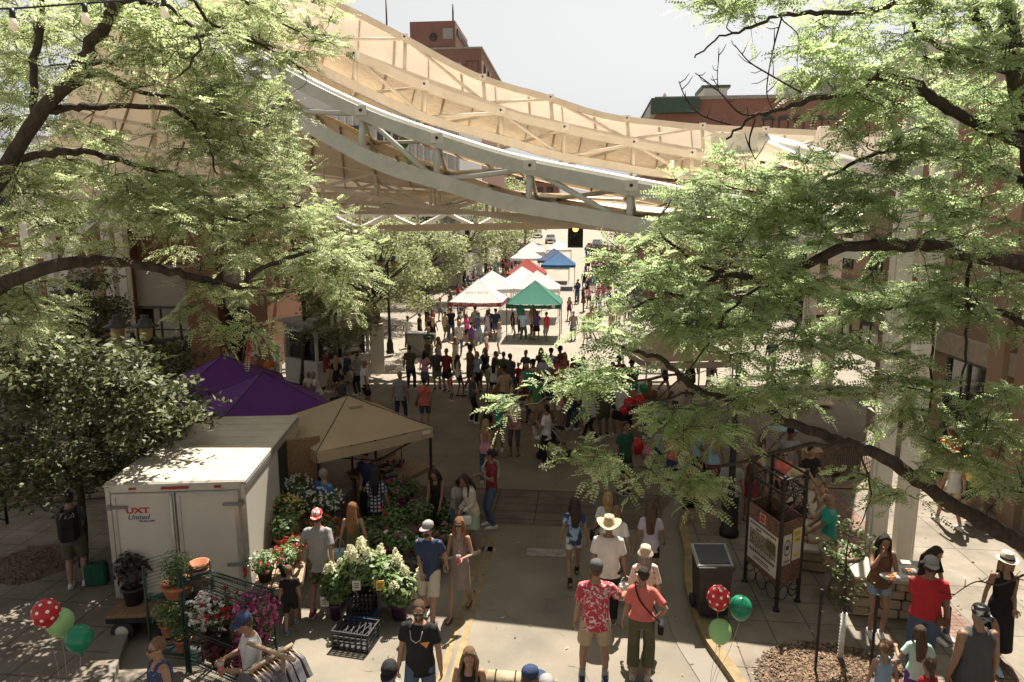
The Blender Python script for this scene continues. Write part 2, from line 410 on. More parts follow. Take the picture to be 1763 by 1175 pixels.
# gutter
b = MB(); g1 = kr; 
for i in range(len(kr) - 1):
    d = (kr[i + 1] - kr[i]).normalized(); nn = Vector((-d.y, d.x, 0)) * .42
    d2 = (kr[min(i + 2, len(kr) - 1)] - kr[i + 1]).normalized() if i + 2 < len(kr) else d; n2 = Vector((-d2.y, d2.x, 0)) * .42
    z = Vector((0, 0, .012)); b.quad(kr[i] + z, kr[i + 1] + z, kr[i + 1] + n2 + z, kr[i] + nn + z)
tag(b.build('gutter', M_kerb), kind='structure')
# mulch bed
def chips(name, cx, cy, rx, ry, n, z):
    b = MB()
    pts = [(cx + rx * math.cos(a) * random.uniform(.9, 1.05), cy + ry * math.sin(a) * random.uniform(.9, 1.05)) for a in [i * .3142 for i in range(20)]]
    b.add([(x, y, z) for x, y in pts] + [(cx, cy, z + .05)], [(i, (i + 1) % 20, 20) for i in range(20)])
    for i in range(n):
        a = random.uniform(0, 6.28); r = math.sqrt(random.random()) * 1.04
        p = Vector((cx + rx * r * math.cos(a), cy + ry * r * math.sin(a), z + .05 * (1 - r) + .012))
        e = Euler((random.uniform(-.6, .6), random.uniform(-.6, .6), random.uniform(0, 3))).to_matrix()
        w_, l_2 = random.uniform(.006, .013), random.uniform(.014, .036)
        vs = [p + e @ Vector((sx * l_2, sy * w_, 0)) for sx, sy in ((-1, -1), (1, -1), (1, 1), (-1, 1))]
        b.add(vs, [(0, 1, 2, 3)], random.randint(0, 2))
    ms = [M_mulch, mat('chip_light', (0.24, 0.165, 0.1), rough=.9), mat('chip_dark', (0.075, 0.045, 0.03), rough=.9)]
    return tag(b.build(name, ms), kind='stuff', label='mulch under the low iron fence beyond the seat walls' if cx > 5 else 'reddish wood chip mulch around the young staked tree' if cx > 0 else 'dark wood chip mulch around the tree trunk beside the trailer')
chips('mulch', 3.75, 9.0, 1.15, 1.0, 3800, SWH + .004)
b = MB()
for i in range(900):
    x, y, z = (random.uniform(2.4, 9.2), random.uniform(7, 16), SWH + .012) if i < 420 else ((random.uniform(-13, -8.6), random.uniform(7, 15.5), SWH + .012) if i < 620 else (random.uniform(-6, 1.8), random.uniform(7, 26), .018))
    a = random.uniform(0, 6.28); l_4 = random.uniform(.008, .03); w4 = l_4 * random.uniform(.3, .7); d = Vector((math.cos(a), math.sin(a), random.uniform(-.15, .15))) * l_4; e = Vector((-math.sin(a), math.cos(a), 0)) * w4; p = Vector((x, y, z)); b.quad(p - d - e, p + d - e, p + d + e, p - d + e, random.randint(0, 3))
tag(b.build('leaf_litter', [M_mulch, mat('dry_leaf', (.25, .19, .08), rough=.9), mat('dark_speck', (.03, .027, .023), rough=.9), mat('pale_scrap', (.45, .42, .37), rough=.9)]), 'scattered dry leaves and specks of litter on the road and pavements', kind='stuff')
# left near sidewalk
kl = smooth_poly([(-5.6, 2.0, 0), (-6.2, 7.0, 0), (-6.9, 8.9, 0), (-7.55, 10.3, 0), (-8.1, 12.5, 0), (-8.3, 14.6, 0), (-9.2, 15.7, 0), (-12, 16.0, 0), (-45, 16.1, 0)])
_, innl = kerb('kerb', kl, 1, M_kerb)
poly = [(p.x, p.y) for p in innl] + [(-45, 2.0)]
b = MB(); b.add([(x, y, SWH - .002) for x, y in poly], [tuple(range(len(poly)))]); tag(b.build('sidewalk', M_pave), kind='structure')
chips('mulch', -10.3, 11.1, .8, .8, 500, SWH + .004)
# far corners: raised pavements either side of the market street
for nm, x0, x1 in (('sidewalk', -60, -11.5), ('sidewalk', 8.0, 60)):
    b = MB(); ys = [26.6, 34, 38] + list(range(40, 60, 2)) + list(range(60, 240, 20)); V = []; Fc = []
    for y in ys: V += [(x0, y, gz(y) + SWH), (x1, y, gz(y) + SWH), (x0, y, gz(y) - .02), (x1, y, gz(y) - .02)]
    for i in range(len(ys) - 1):
        k = 4 * i; Fc += [(k, k + 1, k + 5, k + 4)]; Fc += [(k + 1, k + 3, k + 7, k + 5)] if x1 < 0 else [(k + 2, k, k + 4, k + 6)]
    Fc.append((2, 3, 1, 0)); b.add(V, Fc); tag(b.build(nm, M_walk), kind='structure')

# ---------------------------------------------------------------- steel and fabric canopy
M_steel = mat('cream_steel', (0.644, 0.577, 0.474), rough=0.45, var=0.06, scale=2, dirt=((0.426, 0.340, 0.237), 1.5, 0.35))
M_steelw = mat('white_steel', (0.692, 0.658, 0.586), rough=0.4, var=0.05, scale=2, dirt=((0.444, 0.391, 0.311), 1.5, 0.3))
M_steelg = mat('grey_green_steel', (0.551, 0.551, 0.497), rough=0.5, var=0.08, scale=2, dirt=((0.311, 0.266, 0.196), 2.5, 0.4))
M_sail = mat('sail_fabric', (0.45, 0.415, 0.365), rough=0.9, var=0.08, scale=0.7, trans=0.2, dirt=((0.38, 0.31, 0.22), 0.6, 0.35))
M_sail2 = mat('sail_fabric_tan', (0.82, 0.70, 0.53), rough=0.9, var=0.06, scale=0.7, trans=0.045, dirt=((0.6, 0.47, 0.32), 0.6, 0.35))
M_bolt = mat('dark_bolt', (0.03, 0.03, 0.03), rough=0.5)
def curve(pts, n=40):                   # (px, py, depth) list -> n smooth 3-D points
    P = [Vector(at(*p)) for p in pts]
    q = smooth_poly(P, 12); L = [0]
    for a, c in zip(q[:-1], q[1:]): L.append(L[-1] + (c - a).length)
    out = []; j = 0
    for i in range(n):
        s = L[-1] * i / (n - 1)
        while j < len(L) - 2 and L[j + 1] < s: j += 1
        t = (s - L[j]) / max(1e-6, L[j + 1] - L[j]); out.append(q[j].lerp(q[j + 1], min(1, t)))
    return out
def chord(b, C, w_, h_, mi=0):
    for a, c in zip(C[:-1], C[1:]): b.beam(a, c + (c - a).normalized() * .03, w_, h_, mi)
def truss(name, label, top, low, rear, w_, nodes, mtop, group, pipe=True, low_h=None):
    t = thing(name, label, 'roof truss', (0, 0, 0), group=group)
    b = MB(); chord(b, top, w_ * .7, w_); b.build('top_chord', mtop, t)
    b = MB(); chord(b, low, w_ * .7, low_h or w_); b.build('bottom_chord', mtop, t)
    if pipe:
        b = MB(); off = Vector((0, .22, .16)); b.tube([p + off for p in top], .1, 10); b.build('fabric_rail', M_steelw, t)
    b = MB(); n = len(top)
    idx = [int(i * (n - 1) / nodes) for i in range(nodes + 1)]
    for k, i in enumerate(idx):
        b.tube([top[i], low[i]], .07, 8)
        if k < nodes:
            j = idx[k + 1]; b.tube([low[i], top[j]] if k % 2 else [top[i], low[j]], .06, 8)
        pl = MB(); pl.box(top[i] + Vector((0, -w_ * .4, .06)), (.26, .05, .2)); pl.tube([top[i] + Vector((0, -w_ * .4 - .05, .06)), top[i] + Vector((0, -w_ * .4 - .02, .06))], .035, 8, mi=1); pl.build('node_plate', [M_steelw, M_bolt], t)
        if rear: 
            b.tube([top[i], rear[i]], .05, 6); b.tube([low[i], rear[i]], .04, 6)
            if k < nodes: b.tube([top[idx[k + 1]], rear[i]], .05, 6)
    b.build('web_members', mtop, t)
    if rear:
        b = MB(); chord(b, rear, w_ * .6, w_ * .8); b.build('rear_chord', M_steel, t)
    return t
G_T = 'curved trusses of the plaza canopy'
dA0, dA1 = 15.0, 19.5
def dl(px, x0, x1, d0, d1): return d0 + (d1 - d0) * (px - x0) / (x1 - x0)
def withd(P, d0, d1): return [(x, y, dl(x, P[0][0], P[-1][0], d0, d1)) for x, y in P]
A_top = curve(withd([(120, -70), (280, 20), (395, 80), (440, 102), (542, 158), (649, 207), (760, 246), (880, 283), (1003, 309), (1135, 335), (1215, 350), (1480, 392)], 17.2, 12.5), 71)  # unseen right end of truss and sail, extended to shade the right sidewalk
A_low = curve(withd([(120, 0), (280, 70), (395, 128), (440, 160), (474, 182), (560, 232), (658, 283), (760, 314), (880, 350), (1000, 371), (1098, 388), (1200, 399), (1480, 432)], 17.2, 12.5), 71)
A_rear = curve(withd([(120, 10), (280, 75), (395, 135), (475, 178), (560, 206), (640, 245), (708, 276), (800, 309), (900, 342), (1060, 368), (1190, 385), (1470, 420)], 19.2, 14.9), 71)
truss('canopy_truss', 'nearest curved white truss with a blue grey lower beam sweeping down across the plaza', A_top, A_low, A_rear, .26, 9, M_steelg, G_T, low_h=.32)
B_top = curve(withd([(330, -60), (440, 10), (539, 66), (634, 107), (743, 154), (880, 200), (948, 217), (1050, 240), (1152, 260), (1300, 284)], 19, 24), 61)
B_low = curve(withd([(330, 0), (440, 60), (556, 121), (660, 172), (740, 206), (880, 246), (948, 266), (1050, 285), (1149, 301), (1300, 312)], 19, 24), 61)
B_rear = curve(withd([(330, 22), (440, 78), (556, 138), (660, 190), (740, 226), (880, 266), (948, 285), (1050, 303), (1149, 318), (1300, 326)], 21.4, 26.2), 61)
truss('canopy_truss', 'middle curved cream truss between the blue grey truss and the highest sail', B_top, B_low, B_rear, .23, 8, M_steel, G_T, pipe=False)
C_top = curve(withd([(430, -80), (500, -38), (566, 0), (683, 60), (804, 125), (880, 152), (929, 165), (1040, 200), (1146, 214), (1244, 222), (1420, 230), (1560, 232)], 25, 29), 61)
C_low = curve(withd([(430, -10), (500, 35), (566, 75), (683, 122), (804, 166), (880, 194), (929, 207), (1040, 232), (1146, 252), (1244, 266), (1420, 272), (1560, 274)], 25, 29), 61)
truss('canopy_truss', 'farthest and highest curved cream truss under the pale translucent sail', C_top, C_low, None, .23, 9, M_steel, G_T, pipe=False)
# sails
M_seam = mat('sail_seam', (.36, .28, .19), rough=.8)
def sail(name, label, c0, c1, sag, n=16, m=M_sail):
    V = []; k = len(c0)
    for i in range(n + 1):
        u = i / n
        for j in range(k): V.append(c0[j].lerp(c1[j], u) - Vector((0, 0, sag * 4 * u * (1 - u))))
    Fq = [(i * k + j, i * k + j + 1, (i + 1) * k + j + 1, (i + 1) * k + j) for i in range(n) for j in range(k - 1)]
    V2 = [v + Vector((0, 0, .008)) for v in V]
    me = fast_mesh(name, [tuple(v) for v in V], Fq, m, True); o = link(name, me); st_ = max(3, k // 22)
    for j in range(st_, k - 1, st_):
        L_ = [V[i * k + j] - Vector((0, .012, .03)) for i in range(0, n + 1, max(1, n // 4))]; b = MB(); b.tube(L_, .022 if j % (2 * st_) else .04, 4); b.build('seam', M_seam, o)
    return tag(o, label, 'fabric sail', 'fabric sails of the plaza canopy')
back = curve([(40, 352, 31), (300, 345, 31), (532, 338, 31), (680, 335, 31), (830, 333, 31), (1000, 338, 31), (1250, 345, 31), (1500, 352, 30)], 71)
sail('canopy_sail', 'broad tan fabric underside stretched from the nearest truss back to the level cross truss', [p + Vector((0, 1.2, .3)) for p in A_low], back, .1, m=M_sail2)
sail('canopy_sail', 'brown shaded fabric strip within the middle cream truss', [p + Vector((0, .1, 0)) for p in B_top], [p for p in curve(withd([(330, -5), (440, 55), (556, 114), (660, 164), (740, 199), (880, 238), (948, 258), (1050, 278), (1149, 294), (1300, 306)], 23, 28), 61)], .0, m=mat('sail_fabric_shaded', (0.528, 0.432, 0.312), rough=.9, trans=.12, dirt=((0.336, 0.240, 0.156), .6, .5)))  # shade on this strip is put into a browner copy of the fabric colour
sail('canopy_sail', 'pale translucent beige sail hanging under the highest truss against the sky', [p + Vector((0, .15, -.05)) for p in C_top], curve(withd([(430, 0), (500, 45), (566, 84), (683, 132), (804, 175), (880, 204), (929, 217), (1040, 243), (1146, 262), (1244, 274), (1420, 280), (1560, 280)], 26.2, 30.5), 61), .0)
sail('canopy_sail', 'narrow tan fabric strip just behind the nearest truss', [p + Vector((0, .12, -.05)) for p in A_top], [p + Vector((0, 2.3, -.1)) for p in A_top], .03, n=4, m=M_sail2)  # strip added to block the sun between the truss and the broad sail
# secondary trusses under the broad sail
G_S = 'straight trusses under the tan sail'
c0 = [p + Vector((0, 1.2, .3)) for p in A_low]
for q, (u, lab) in enumerate([(.38, 'straight cream truss nearest the camera on the underside of the broad tan sail'), (.58, 'straight cream truss second from the camera on the underside of the broad tan sail'), (.76, 'straight cream truss third from the camera on the underside of the broad tan sail'), (.9, 'straight cream truss nearest the level cross truss under the broad tan sail')]):
    line = [c0[j].lerp(back[j], u) - Vector((0, 0, .1)) for j in range(0, 60)]
    t = thing('sail_truss', lab, 'roof truss', group=G_S); low = [p - Vector((0, 0, .78)) for p in line]
    b = MB(); chord(b, line, .12, .12); b.build('top_chord', M_steel, t); b = MB(); chord(b, low, .12, .14); b.build('bottom_chord', M_steel, t)
    b = MB()
    for k in range(0, 58, 5):
        b.beam(line[k], low[k], .09, .09); k2 = min(k + 5, 59); b.beam(*((low[k], line[k2]) if (k // 5) % 2 else (line[k], low[k2])), .08, .08)
    b.build('web_members', M_steel, t)
# purlins running front to back on the sail
t = thing('sail_purlins', 'brown purlins running front to back under the broad tan sail', 'roof beams')
for j in range(6, 54, 6):
    b = MB(); b.beam(c0[j] - Vector((0, 0, .18)), back[min(60, j + 5)] - Vector((0, 0, .18)), .12, .18); b.build('purlin', M_steel, t)
# rear level cross truss
t = thing('cross_truss', 'level cream cross truss with crossed braces spanning the street at the back of the canopy', 'roof truss')
Lt, Lb, Lr = [at(470, 344, 31), at(1170, 338, 31)], [at(470, 396, 31), at(1170, 386, 31)], [at(470, 374, 33), at(1170, 360, 33)]
b = MB(); b.beam(*Lt, .3, .34); b.build('top_chord', M_steel, t); b = MB(); b.beam(*Lb, .3, .3); b.build('bottom_chord', M_steel, t); b = MB(); b.beam(*Lr, .25, .25); b.build('rear_chord', M_steelw, t)
b = MB(); N = 7
for i in range(N):
    u, v = i / N, (i + 1) / N; m_ = (u + v) / 2
    b.beam(Lt[0].lerp(Lt[1], m_), Lr[0].lerp(Lr[1], u), .14, .16); b.beam(Lt[0].lerp(Lt[1], m_), Lr[0].lerp(Lr[1], v), .14, .16)
    b.beam(Lb[0].lerp(Lb[1], m_), Lr[0].lerp(Lr[1], u), .14, .16); b.beam(Lb[0].lerp(Lb[1], m_), Lr[0].lerp(Lr[1], v), .14, .16)
    b.beam(Lt[0].lerp(Lt[1], m_), Lb[0].lerp(Lb[1], m_), .1, .1)
b.build('braces', M_steelw, t)
# end beam and tube of the canopy at the right
t = thing('canopy_end_beam', 'grey steel box beam and round cream tube at the right end of the canopy', 'steel beam')
b = MB(); p0, p1 = at(1219, 252, 18.5), at(1312, 247, 18.5); b.beam(p0, p1, .5, .44)
for k in range(5):
    q = p0.lerp(p1, .1 + .2 * k); b.box(q + Vector((0, -.26, .16)), (.05, .04, .05)); b.box(q + Vector((0, -.26, -.16)), (.05, .04, .05))
b.beam(p0 + Vector((-.06, 0, .24)), p1 + Vector((.1, 0, .24)), .62, .05); b.beam(p0 + Vector((-.06, 0, -.24)), p1 + Vector((.1, 0, -.24)), .62, .05); b.build('box_beam', M_steelg, t)
b = MB(); b.tube([at(1304, 252, 18.5), at(1350, 262, 18.2), at(1520, 312, 16.5)], .33, 20); b.tube([at(1322, 248, 18), at(1500, 330, 16.5)], .1, 10); b.build('tube_arm', M_steelw, t)
# pylons
def pylon(label, P, h, gap, cat_w=.34, arch=False):
    t = thing('canopy_pylon', label, 'canopy column', P, group='paired steel columns carrying the canopy')
    for sx in (-1, 1):
        b = MB(); b.box((sx * gap / 2, 0, h / 2), (cat_w, cat_w * .9, h), bev=.015); b.box((sx * (gap / 2 + cat_w * .5 + .03), 0, h / 2), (.05, cat_w * .5, h * .98)); b.build('column', M_steelw, t)
    for z in (h * .35, h * .62, h * .9): b = MB(); b.box((0, 0, z), (gap - cat_w, .08, .3)); b.build('cross_plate', M_steel, t)
    for sx in (-1, 1): b = MB(); b.box((sx * gap / 2, 0, .02), (min(cat_w + .2, gap * .98), cat_w + .2, .05)); b.build('base_plate', M_steel, t)
    if arch:
        b = MB(); pts = [(gap / 2 + .2, 0, h * .35), (gap / 2 + .45, 0, h * .5), (gap / 2 + 1.0, 0, h * .66), (gap / 2 + 1.9, 0, h * .76), (gap / 2 + 2.7, 0, h * .78)]
        q = smooth_poly(pts, 6)
        for a, c in zip(q[:-1], q[1:]): b.beam(a, c, .3, .3, up=(0, 1, 0))
        b.build('arched_bracket', M_steelw, t)
    return t
pylon('paired cream columns rising from the stone seat wall behind the woman eating', ground(1541, 1010) + Vector((0, .4, SWH)), 9.4, .46, .27)
pylon('paired cream columns in front of the brick storefront beside the twin lanterns', ground(222, 668) + Vector((0, 0, SWH)), 8.2, .55)
pylon('paired cream columns with an arched bracket at the far left behind the dark leaves', ground(98, 690) + Vector((0, 0, SWH)), 8.6, .8, arch=True)
pylon('paired cream columns standing far behind the right hand tree', ground(1400, 700) + Vector((0, 0, SWH)), 9.6, .7)

# ---------------------------------------------------------------- buildings
M_brick = brick_mat('orange_brick', (0.25, 0.105, 0.055), (0.21, 0.085, 0.045), (0.3, 0.22, 0.16))
M_brickr = brick_mat('red_brick', (0.3, 0.135, 0.09), (0.26, 0.115, 0.08), (0.26, 0.18, 0.14))
M_brickd = brick_mat('dull_brick', (0.27, 0.13, 0.095), (0.24, 0.11, 0.085), (0.25, 0.17, 0.14))
M_cream = mat('cream_panel', (0.333, 0.303, 0.252), rough=0.8, var=0.06, scale=1.0, dirt=((0.333, 0.281, 0.222), .8, .4))
M_glass = mat('dark_window_glass', (0.02, 0.022, 0.025), rough=0.06, var=0.3, scale=0.6, spec=0.9)
M_frame = mat('dark_frame', (0.05, 0.045, 0.04), rough=0.5)
M_tanw = mat('tan_stucco', (0.252, 0.170, 0.115), rough=0.9, var=0.08, scale=1.0, bump=.2, bscale=60, dirt=((0.244, 0.155, 0.104), .7, .35))
M_tanc = mat('tan_concrete', (0.4, 0.33, 0.25), rough=0.9, var=0.08, scale=0.6)
M_greyc = mat('pale_grey_facade', (0.5, 0.49, 0.46), rough=0.8, var=0.06, scale=0.5)
M_green = mat('green_cornice', (0.05, 0.085, 0.06), rough=0.6)
M_roof = mat('grey_roofing', (0.3, 0.28, 0.26), rough=0.9)
def window(parent, c, w_, h_, ny=-1, axis='x', dep=.12, bars=(1, 1)):
    """opening face on a wall: frame + recessed pane; axis x = facade along x facing -y ; axis y = facade along y, facing ny in x"""
    f = MB(); p = MB(); c = Vector(c); t = .09
    def bx(mb, u, z, su, sz, d, sd):
        if axis == 'x': mb.box((c.x + u, c.y + d, c.z + z), (su, sd, sz))
        else: mb.box((c.x - ny * d, c.y + u, c.z + z), (sd, su, sz))
    for sgn in (-1, 1):
        bx(f, sgn * (w_ / 2 - t / 2), 0, t, h_, -.02, .1); bx(f, 0, sgn * (h_ / 2 - t / 2), w_ - 2 * t, t, -.02, .1)
    for i in range(1, bars[0]): bx(f, -w_ / 2 + w_ * i / bars[0], 0, .06, h_ - 2 * t, -.015, .07)
    for i in range(1, bars[1]): bx(f, 0, -h_ / 2 + h_ * i / bars[1], w_ - 2 * t, .06, -.012, .07)
    bx(p, 0, 0, w_ - .04, h_ - .04, .02, .05)
    fo = f.build('window', M_frame, parent); p.build('pane', M_glass, fo); return fo
def block(name, label, x0, x1, y0, y1, z0, z1, m, roof=True):
    t = thing(name, label, 'building', ((x0 + x1) / 2, y0 if y0 > 0 else (y0 + y1) / 2, 0)); ox, oy = t.location.x, t.location.y
    b = MB(); b.box(((x0 + x1) / 2 - ox, (y0 + y1) / 2 - oy, (z0 + z1) / 2), (x1 - x0, y1 - y0, z1 - z0)); b.build('wall', m, t)
    if roof:
        b = MB(); b.box(((x0 + x1) / 2 - ox, (y0 + y1) / 2 - oy, z1 + .12), (x1 - x0 + .3, y1 - y0 + .3, .24)); b.build('roof', M_roof, t)
    return t
def onY(px, py, Y):
    r = ray(px, py); t = Y / r.y; return CAM + r * t
# brick storefront, far left corner
Y0 = 29.3; corner = onY(470, 600, Y0).x
t = block('brick_storefront', 'orange brick corner storefront with cream panels and dark windows behind the left trees', corner - 26, corner, Y0 + .5, Y0 + 16, 0, 8.6, M_brick)
ox, oy = t.location.x, t.location.y
def lx(px): return onY(px, 560, Y0).x - ox
def lz(py): return onY(400, py, Y0).z
b = MB()
for a, c in ((184, 236), (335, 386), (437, 470), (60, 100)): b.box(((lx(a) + lx(c)) / 2, -.5, 4.2), (lx(c) - lx(a), .95, 8.4))
b.build('brick_piers', M_brick, t)
for a, c in ((236, 335), (386, 437), (100, 184), (-40, 60)):
    xm, ww = (lx(a) + lx(c)) / 2, lx(c) - lx(a)
    b = MB(); b.box((xm, -.18, (lz(530) + lz(458)) / 2), (ww - .006, .25, lz(458) - lz(530))); b.build('cream_panel', M_cream, t)
    window(t, (xm, -.08, (lz(530) + .5) / 2), ww, lz(530) - .5, bars=(3, 2))
    b = MB(); b.box((xm, -.2, lz(532)), (ww - .01, .5, .12)); b.build('canopy_strip', M_frame, t)
    window(t, (xm, -.03, 6.9), ww * .8, 1.6, bars=(3, 1))
b = MB(); b.box((0 + .0, -.4, 8.5), (26.1, 1.2, .35)); b.build('cornice', M_cream, t)
# buildings lining the market street behind the trees
def street_building(label, x, y0, y1, h, m, side, storeys, cat=None, groundm=M_cream):
    x0, x1 = (x - 14, x) if side < 0 else (x, x + 14)
    z0 = gz(y0); t = block('street_building', label, x0, x1, y0, y1, z0 - 1, z0 + h, m); ox, oy = t.location.x, t.location.y
    n = max(2, int((y1 - y0) / 3.2)); fx = (x + .03 * (1 if side < 0 else -1)) - ox
    for s in range(storeys):
        zc = z0 + (1.7 if s == 0 else 1.9 + s * (h - .8) / storeys)
        for k in range(n):
            yy = y0 + (k + .5) * (y1 - y0) / n - oy
            window(t, (fx, yy, zc), 2.4 if s == 0 else 1.5, 2.5 if s == 0 else 1.8, ny=(1 if side < 0 else -1), axis='y', bars=(2, 2))
    nf = 4
    for s in range(1, storeys):
        for k in range(nf): window(t, (x0 + 14 * (k + .5) / nf - ox, y0 - .02 - oy, z0 + 1.9 + s * (h - .8) / storeys), 1.5, 1.8, bars=(2, 2))
    b = MB(); b.box((fx, (y0 + y1) / 2 - oy, z0 + 3.35), (.5, y1 - y0 - .1, .35)); b.build('shop_fascia', groundm, t)
    return t
street_building('brown brick shop building along the left pavement behind the small street trees', -19, 47, 66, 9, M_brickd, -1, 2)
street_building('tan two storey building further up the left pavement', -19, 66.1, 92, 8, M_tanc, -1, 2)
street_building('red brick building at the far left end of the market street', -19, 92.1, 125, 12, M_brickr, -1, 3)
street_building('tan stucco shop row along the right pavement behind the big tree', 14.5, 30, 52, 7, M_tanw, 1, 2)
street_building('cream shop building further up the right pavement', 15.5, 75, 118, 9, M_cream, 1, 2)
# red brick building with green cornice, right
YB = 54; xl = onY(1130, 200, YB).x; xr = onY(1600, 200, YB).x; zt = onY(1200, 172, YB).z
t = block('brick_block', 'red brick building with a dark green cornice corner above the right end of the canopy', xl, xr + 8, YB, YB + 17, 0, zt, M_brickr)
ox, oy = t.location.x, t.location.y
b = MB(); xe = onY(1200, 200, YB).x
b.box(((xl + xe) / 2 - ox - .2, -.25, zt - .45), (xe - xl + .5, .7, 1.05)); b.box((xl - ox - .2, 8, zt + .02), (.5, 16, .16)); b.build('cornice', M_green, t); b = MB(); b.box((xl - ox - .2, 8.3, zt - .55), (.4, 16, .9)); b.build('side_cornice', M_greyc, t)
for k, px in enumerate((1322, 1349, 1376, 1407, 1434, 1468)):
    x = onY(px, 215, YB).x - ox; z = onY(px, 222, YB).z; window(t, (x, .02, z), .72, 1.4)
    b = MB(); b.tube([(x - .45, -.05, z + .62), (x - .2, -.05, z + .84), (x + .2, -.05, z + .84), (x + .45, -.05, z + .62)], .09, 6); b.build('window_arch', M_green, t)
for s in range(1, 4):
    for k in range(9): window(t, (xl - ox + 1.6 + k * 2.4, .02, zt - 3.4 - 3.2 * s), 1.1, 1.9, bars=(1, 2))
b = MB(); xa, xb = onY(1206, 170, YB + 4).x - ox, onY(1245, 170, YB + 4).x - ox; b.box(((xa + xb) / 2, 4, zt + .7), (xb - xa, 3, 1.1)); b.build('roof_shed', M_greyc, t)
b = MB(); b.box(((xa + xb) / 2, 4, zt + 1.35), (xb - xa + .4, 3.4, .2)); b.build('shed_roof', M_green, t)
b = MB()
b.box((onY(1389, 160, YB).x - ox, 3, zt + .9), (2.3, 2, 1.5)); b.build('rooftop_unit', M_greyc, t); b = MB(); b.tube([(onY(1150, 160, YB).x - ox, 2, zt), (onY(1150, 160, YB).x - ox, 2, zt + .9)], .16, 8); b.build('rooftop_pipe', M_greyc, t)
b = MB(); b.box((onY(1490, 150, YB).x - ox, 5, zt + 1.1), (4.6, 3, 1.9)); b.build('rooftop_penthouse', M_roof, t)
# brick tower far
YT = 105; f_ = lambda px, py: onY(px, py, YT)
zt = f_(780, 85).z
t = block('brick_tower', 'tall dull red brick office tower with a penthouse beyond the canopy', f_(706, 80).x, f_(829, 85).x, YT, YT + 30, 0, zt, M_brickd)
ox, oy = t.location.x, t.location.y
b = MB(); x0, x1, zp = f_(706, 80).x - ox, f_(784, 80).x - ox, f_(740, 38).z; b.box(((x0 + x1) / 2, 5.6, (zt + zp) / 2 + .1), (x1 - x0, 11, zp - zt)); pt = b.build('penthouse', M_brickd, t)
b = MB(); b.tube([(f_(746, 64).x - ox, -.05, f_(746, 64).z), (f_(746, 64).x - ox, .2, f_(746, 64).z)], .55, 16); b.build('round_vent', M_frame, pt)
b = MB(); b.box((f_(771, 58).x - ox, .02, f_(771, 58).z), (1.5, .2, 1.5)); b.build('louvre', M_roof, pt)
b = MB()
for k in range(10): b.box((x1 + .16, 1.2 + k * 1.0, zp - 1.3), (.2, .62, .9)); 
b.build('sign_letters', M_frame, pt)
window(t, (f_(813, 115).x - ox, .02, f_(813, 115).z), 1.9, 1.6, bars=(2, 1))
for s in range(1, 4):
    for k in range(4): window(t, (x0 + 1.6 + k * 2.4, .02, f_(813, 115).z - 3.4 * s), 1.5, 1.6, bars=(2, 1))
for s in range(3):
    for k in range(6): window(t, (f_(829, 85).x - ox + .03, 3 + k * 4.2, f_(813, 115).z - 3.4 * s), 1.6, 1.6, ny=1, axis='y', bars=(2, 1))
b = MB()
for px, py in ((660, -20), (776, 0)):
    p = f_(px, 60); b.tube([(p.x - ox, 2, zp - 1 if px > 700 else zt - 3), (p.x - ox, 2, f_(px, py).z)], .13, 6)
b.build('antenna_poles', M_frame, t)
# pale office slab seen through the trusses
YG = 62
t = block('office_block', 'pale grey ribbed office block seen through the gap between the trusses', onY(470, 200, YG).x, onY(790, 200, YG).x, YG, YG + 14, 0, onY(600, 118, YG).z, M_greyc)
ox = t.location.x; b = MB(); xa, xb = onY(470, 200, YG).x - ox, onY(790, 200, YG).x - ox
n = int((xb - xa) / .7)
for k in range(n): b.box((xa + (k + .5) * (xb - xa) / n, -.12, 10), (.16, .22, 12))
b.build('ribs', mat('white_rib', (0.6, 0.58, 0.55), rough=.7), t)
for s in range(4):
    for k in range(5): window(t, (xa + 1.6 + k * (xb - xa - 2) / 5, -.2, 4.2 + s * 3.4), 1.9, 1.5, bars=(2, 1))
YG = 46
t = block('grey_block', 'pale concrete block glimpsed through the upper left branches', onY(60, 300, YG).x, onY(190, 300, YG).x, YG, YG + 12, 0, onY(100, 240, YG).z, M_greyc)
for s in range(3):
    for k in range(3): window(t, (-1.8 + k * 1.9, -.02, 3.5 + s * 2.6), 1.0, 1.3)
# tan concrete building right back
YC = 66
t = block('concrete_block', 'tall tan concrete building showing through the right hand tree', onY(1606, 200, YC).x, onY(1850, 200, YC).x, YC, YC + 15, 0, onY(1650, 66, YC).z, M_tanc)
xa = onY(1606, 200, YC).x - t.location.x; b = MB()
for k in range(12): b.box((xa + .4 + k * 1.5, -.12, 12), (.3, .3, 24))
b.build('fins', M_tanc, t)
# far end of the street
t = block('distant_block', 'dull brown building closing the far end of the market street', -30, -8, 235, 250, gz(235) - 2, gz(235) + 16, M_brickd)
for s in range(5):
    for k in range(6): window(t, (-9 + k * 3.4, -.03, gz(235) + 2 + s * 3), 2.2, 1.6)
t = block('distant_block', 'pale building right of the road at the far end of the market street', 12, 40, 240, 255, gz(240) - 2, gz(240) + 14, M_tanc)
for s in range(4):
    for k in range(6): window(t, (-10 + k * 3.8, -.03, gz(240) + 2 + s * 3), 2.2, 1.6)
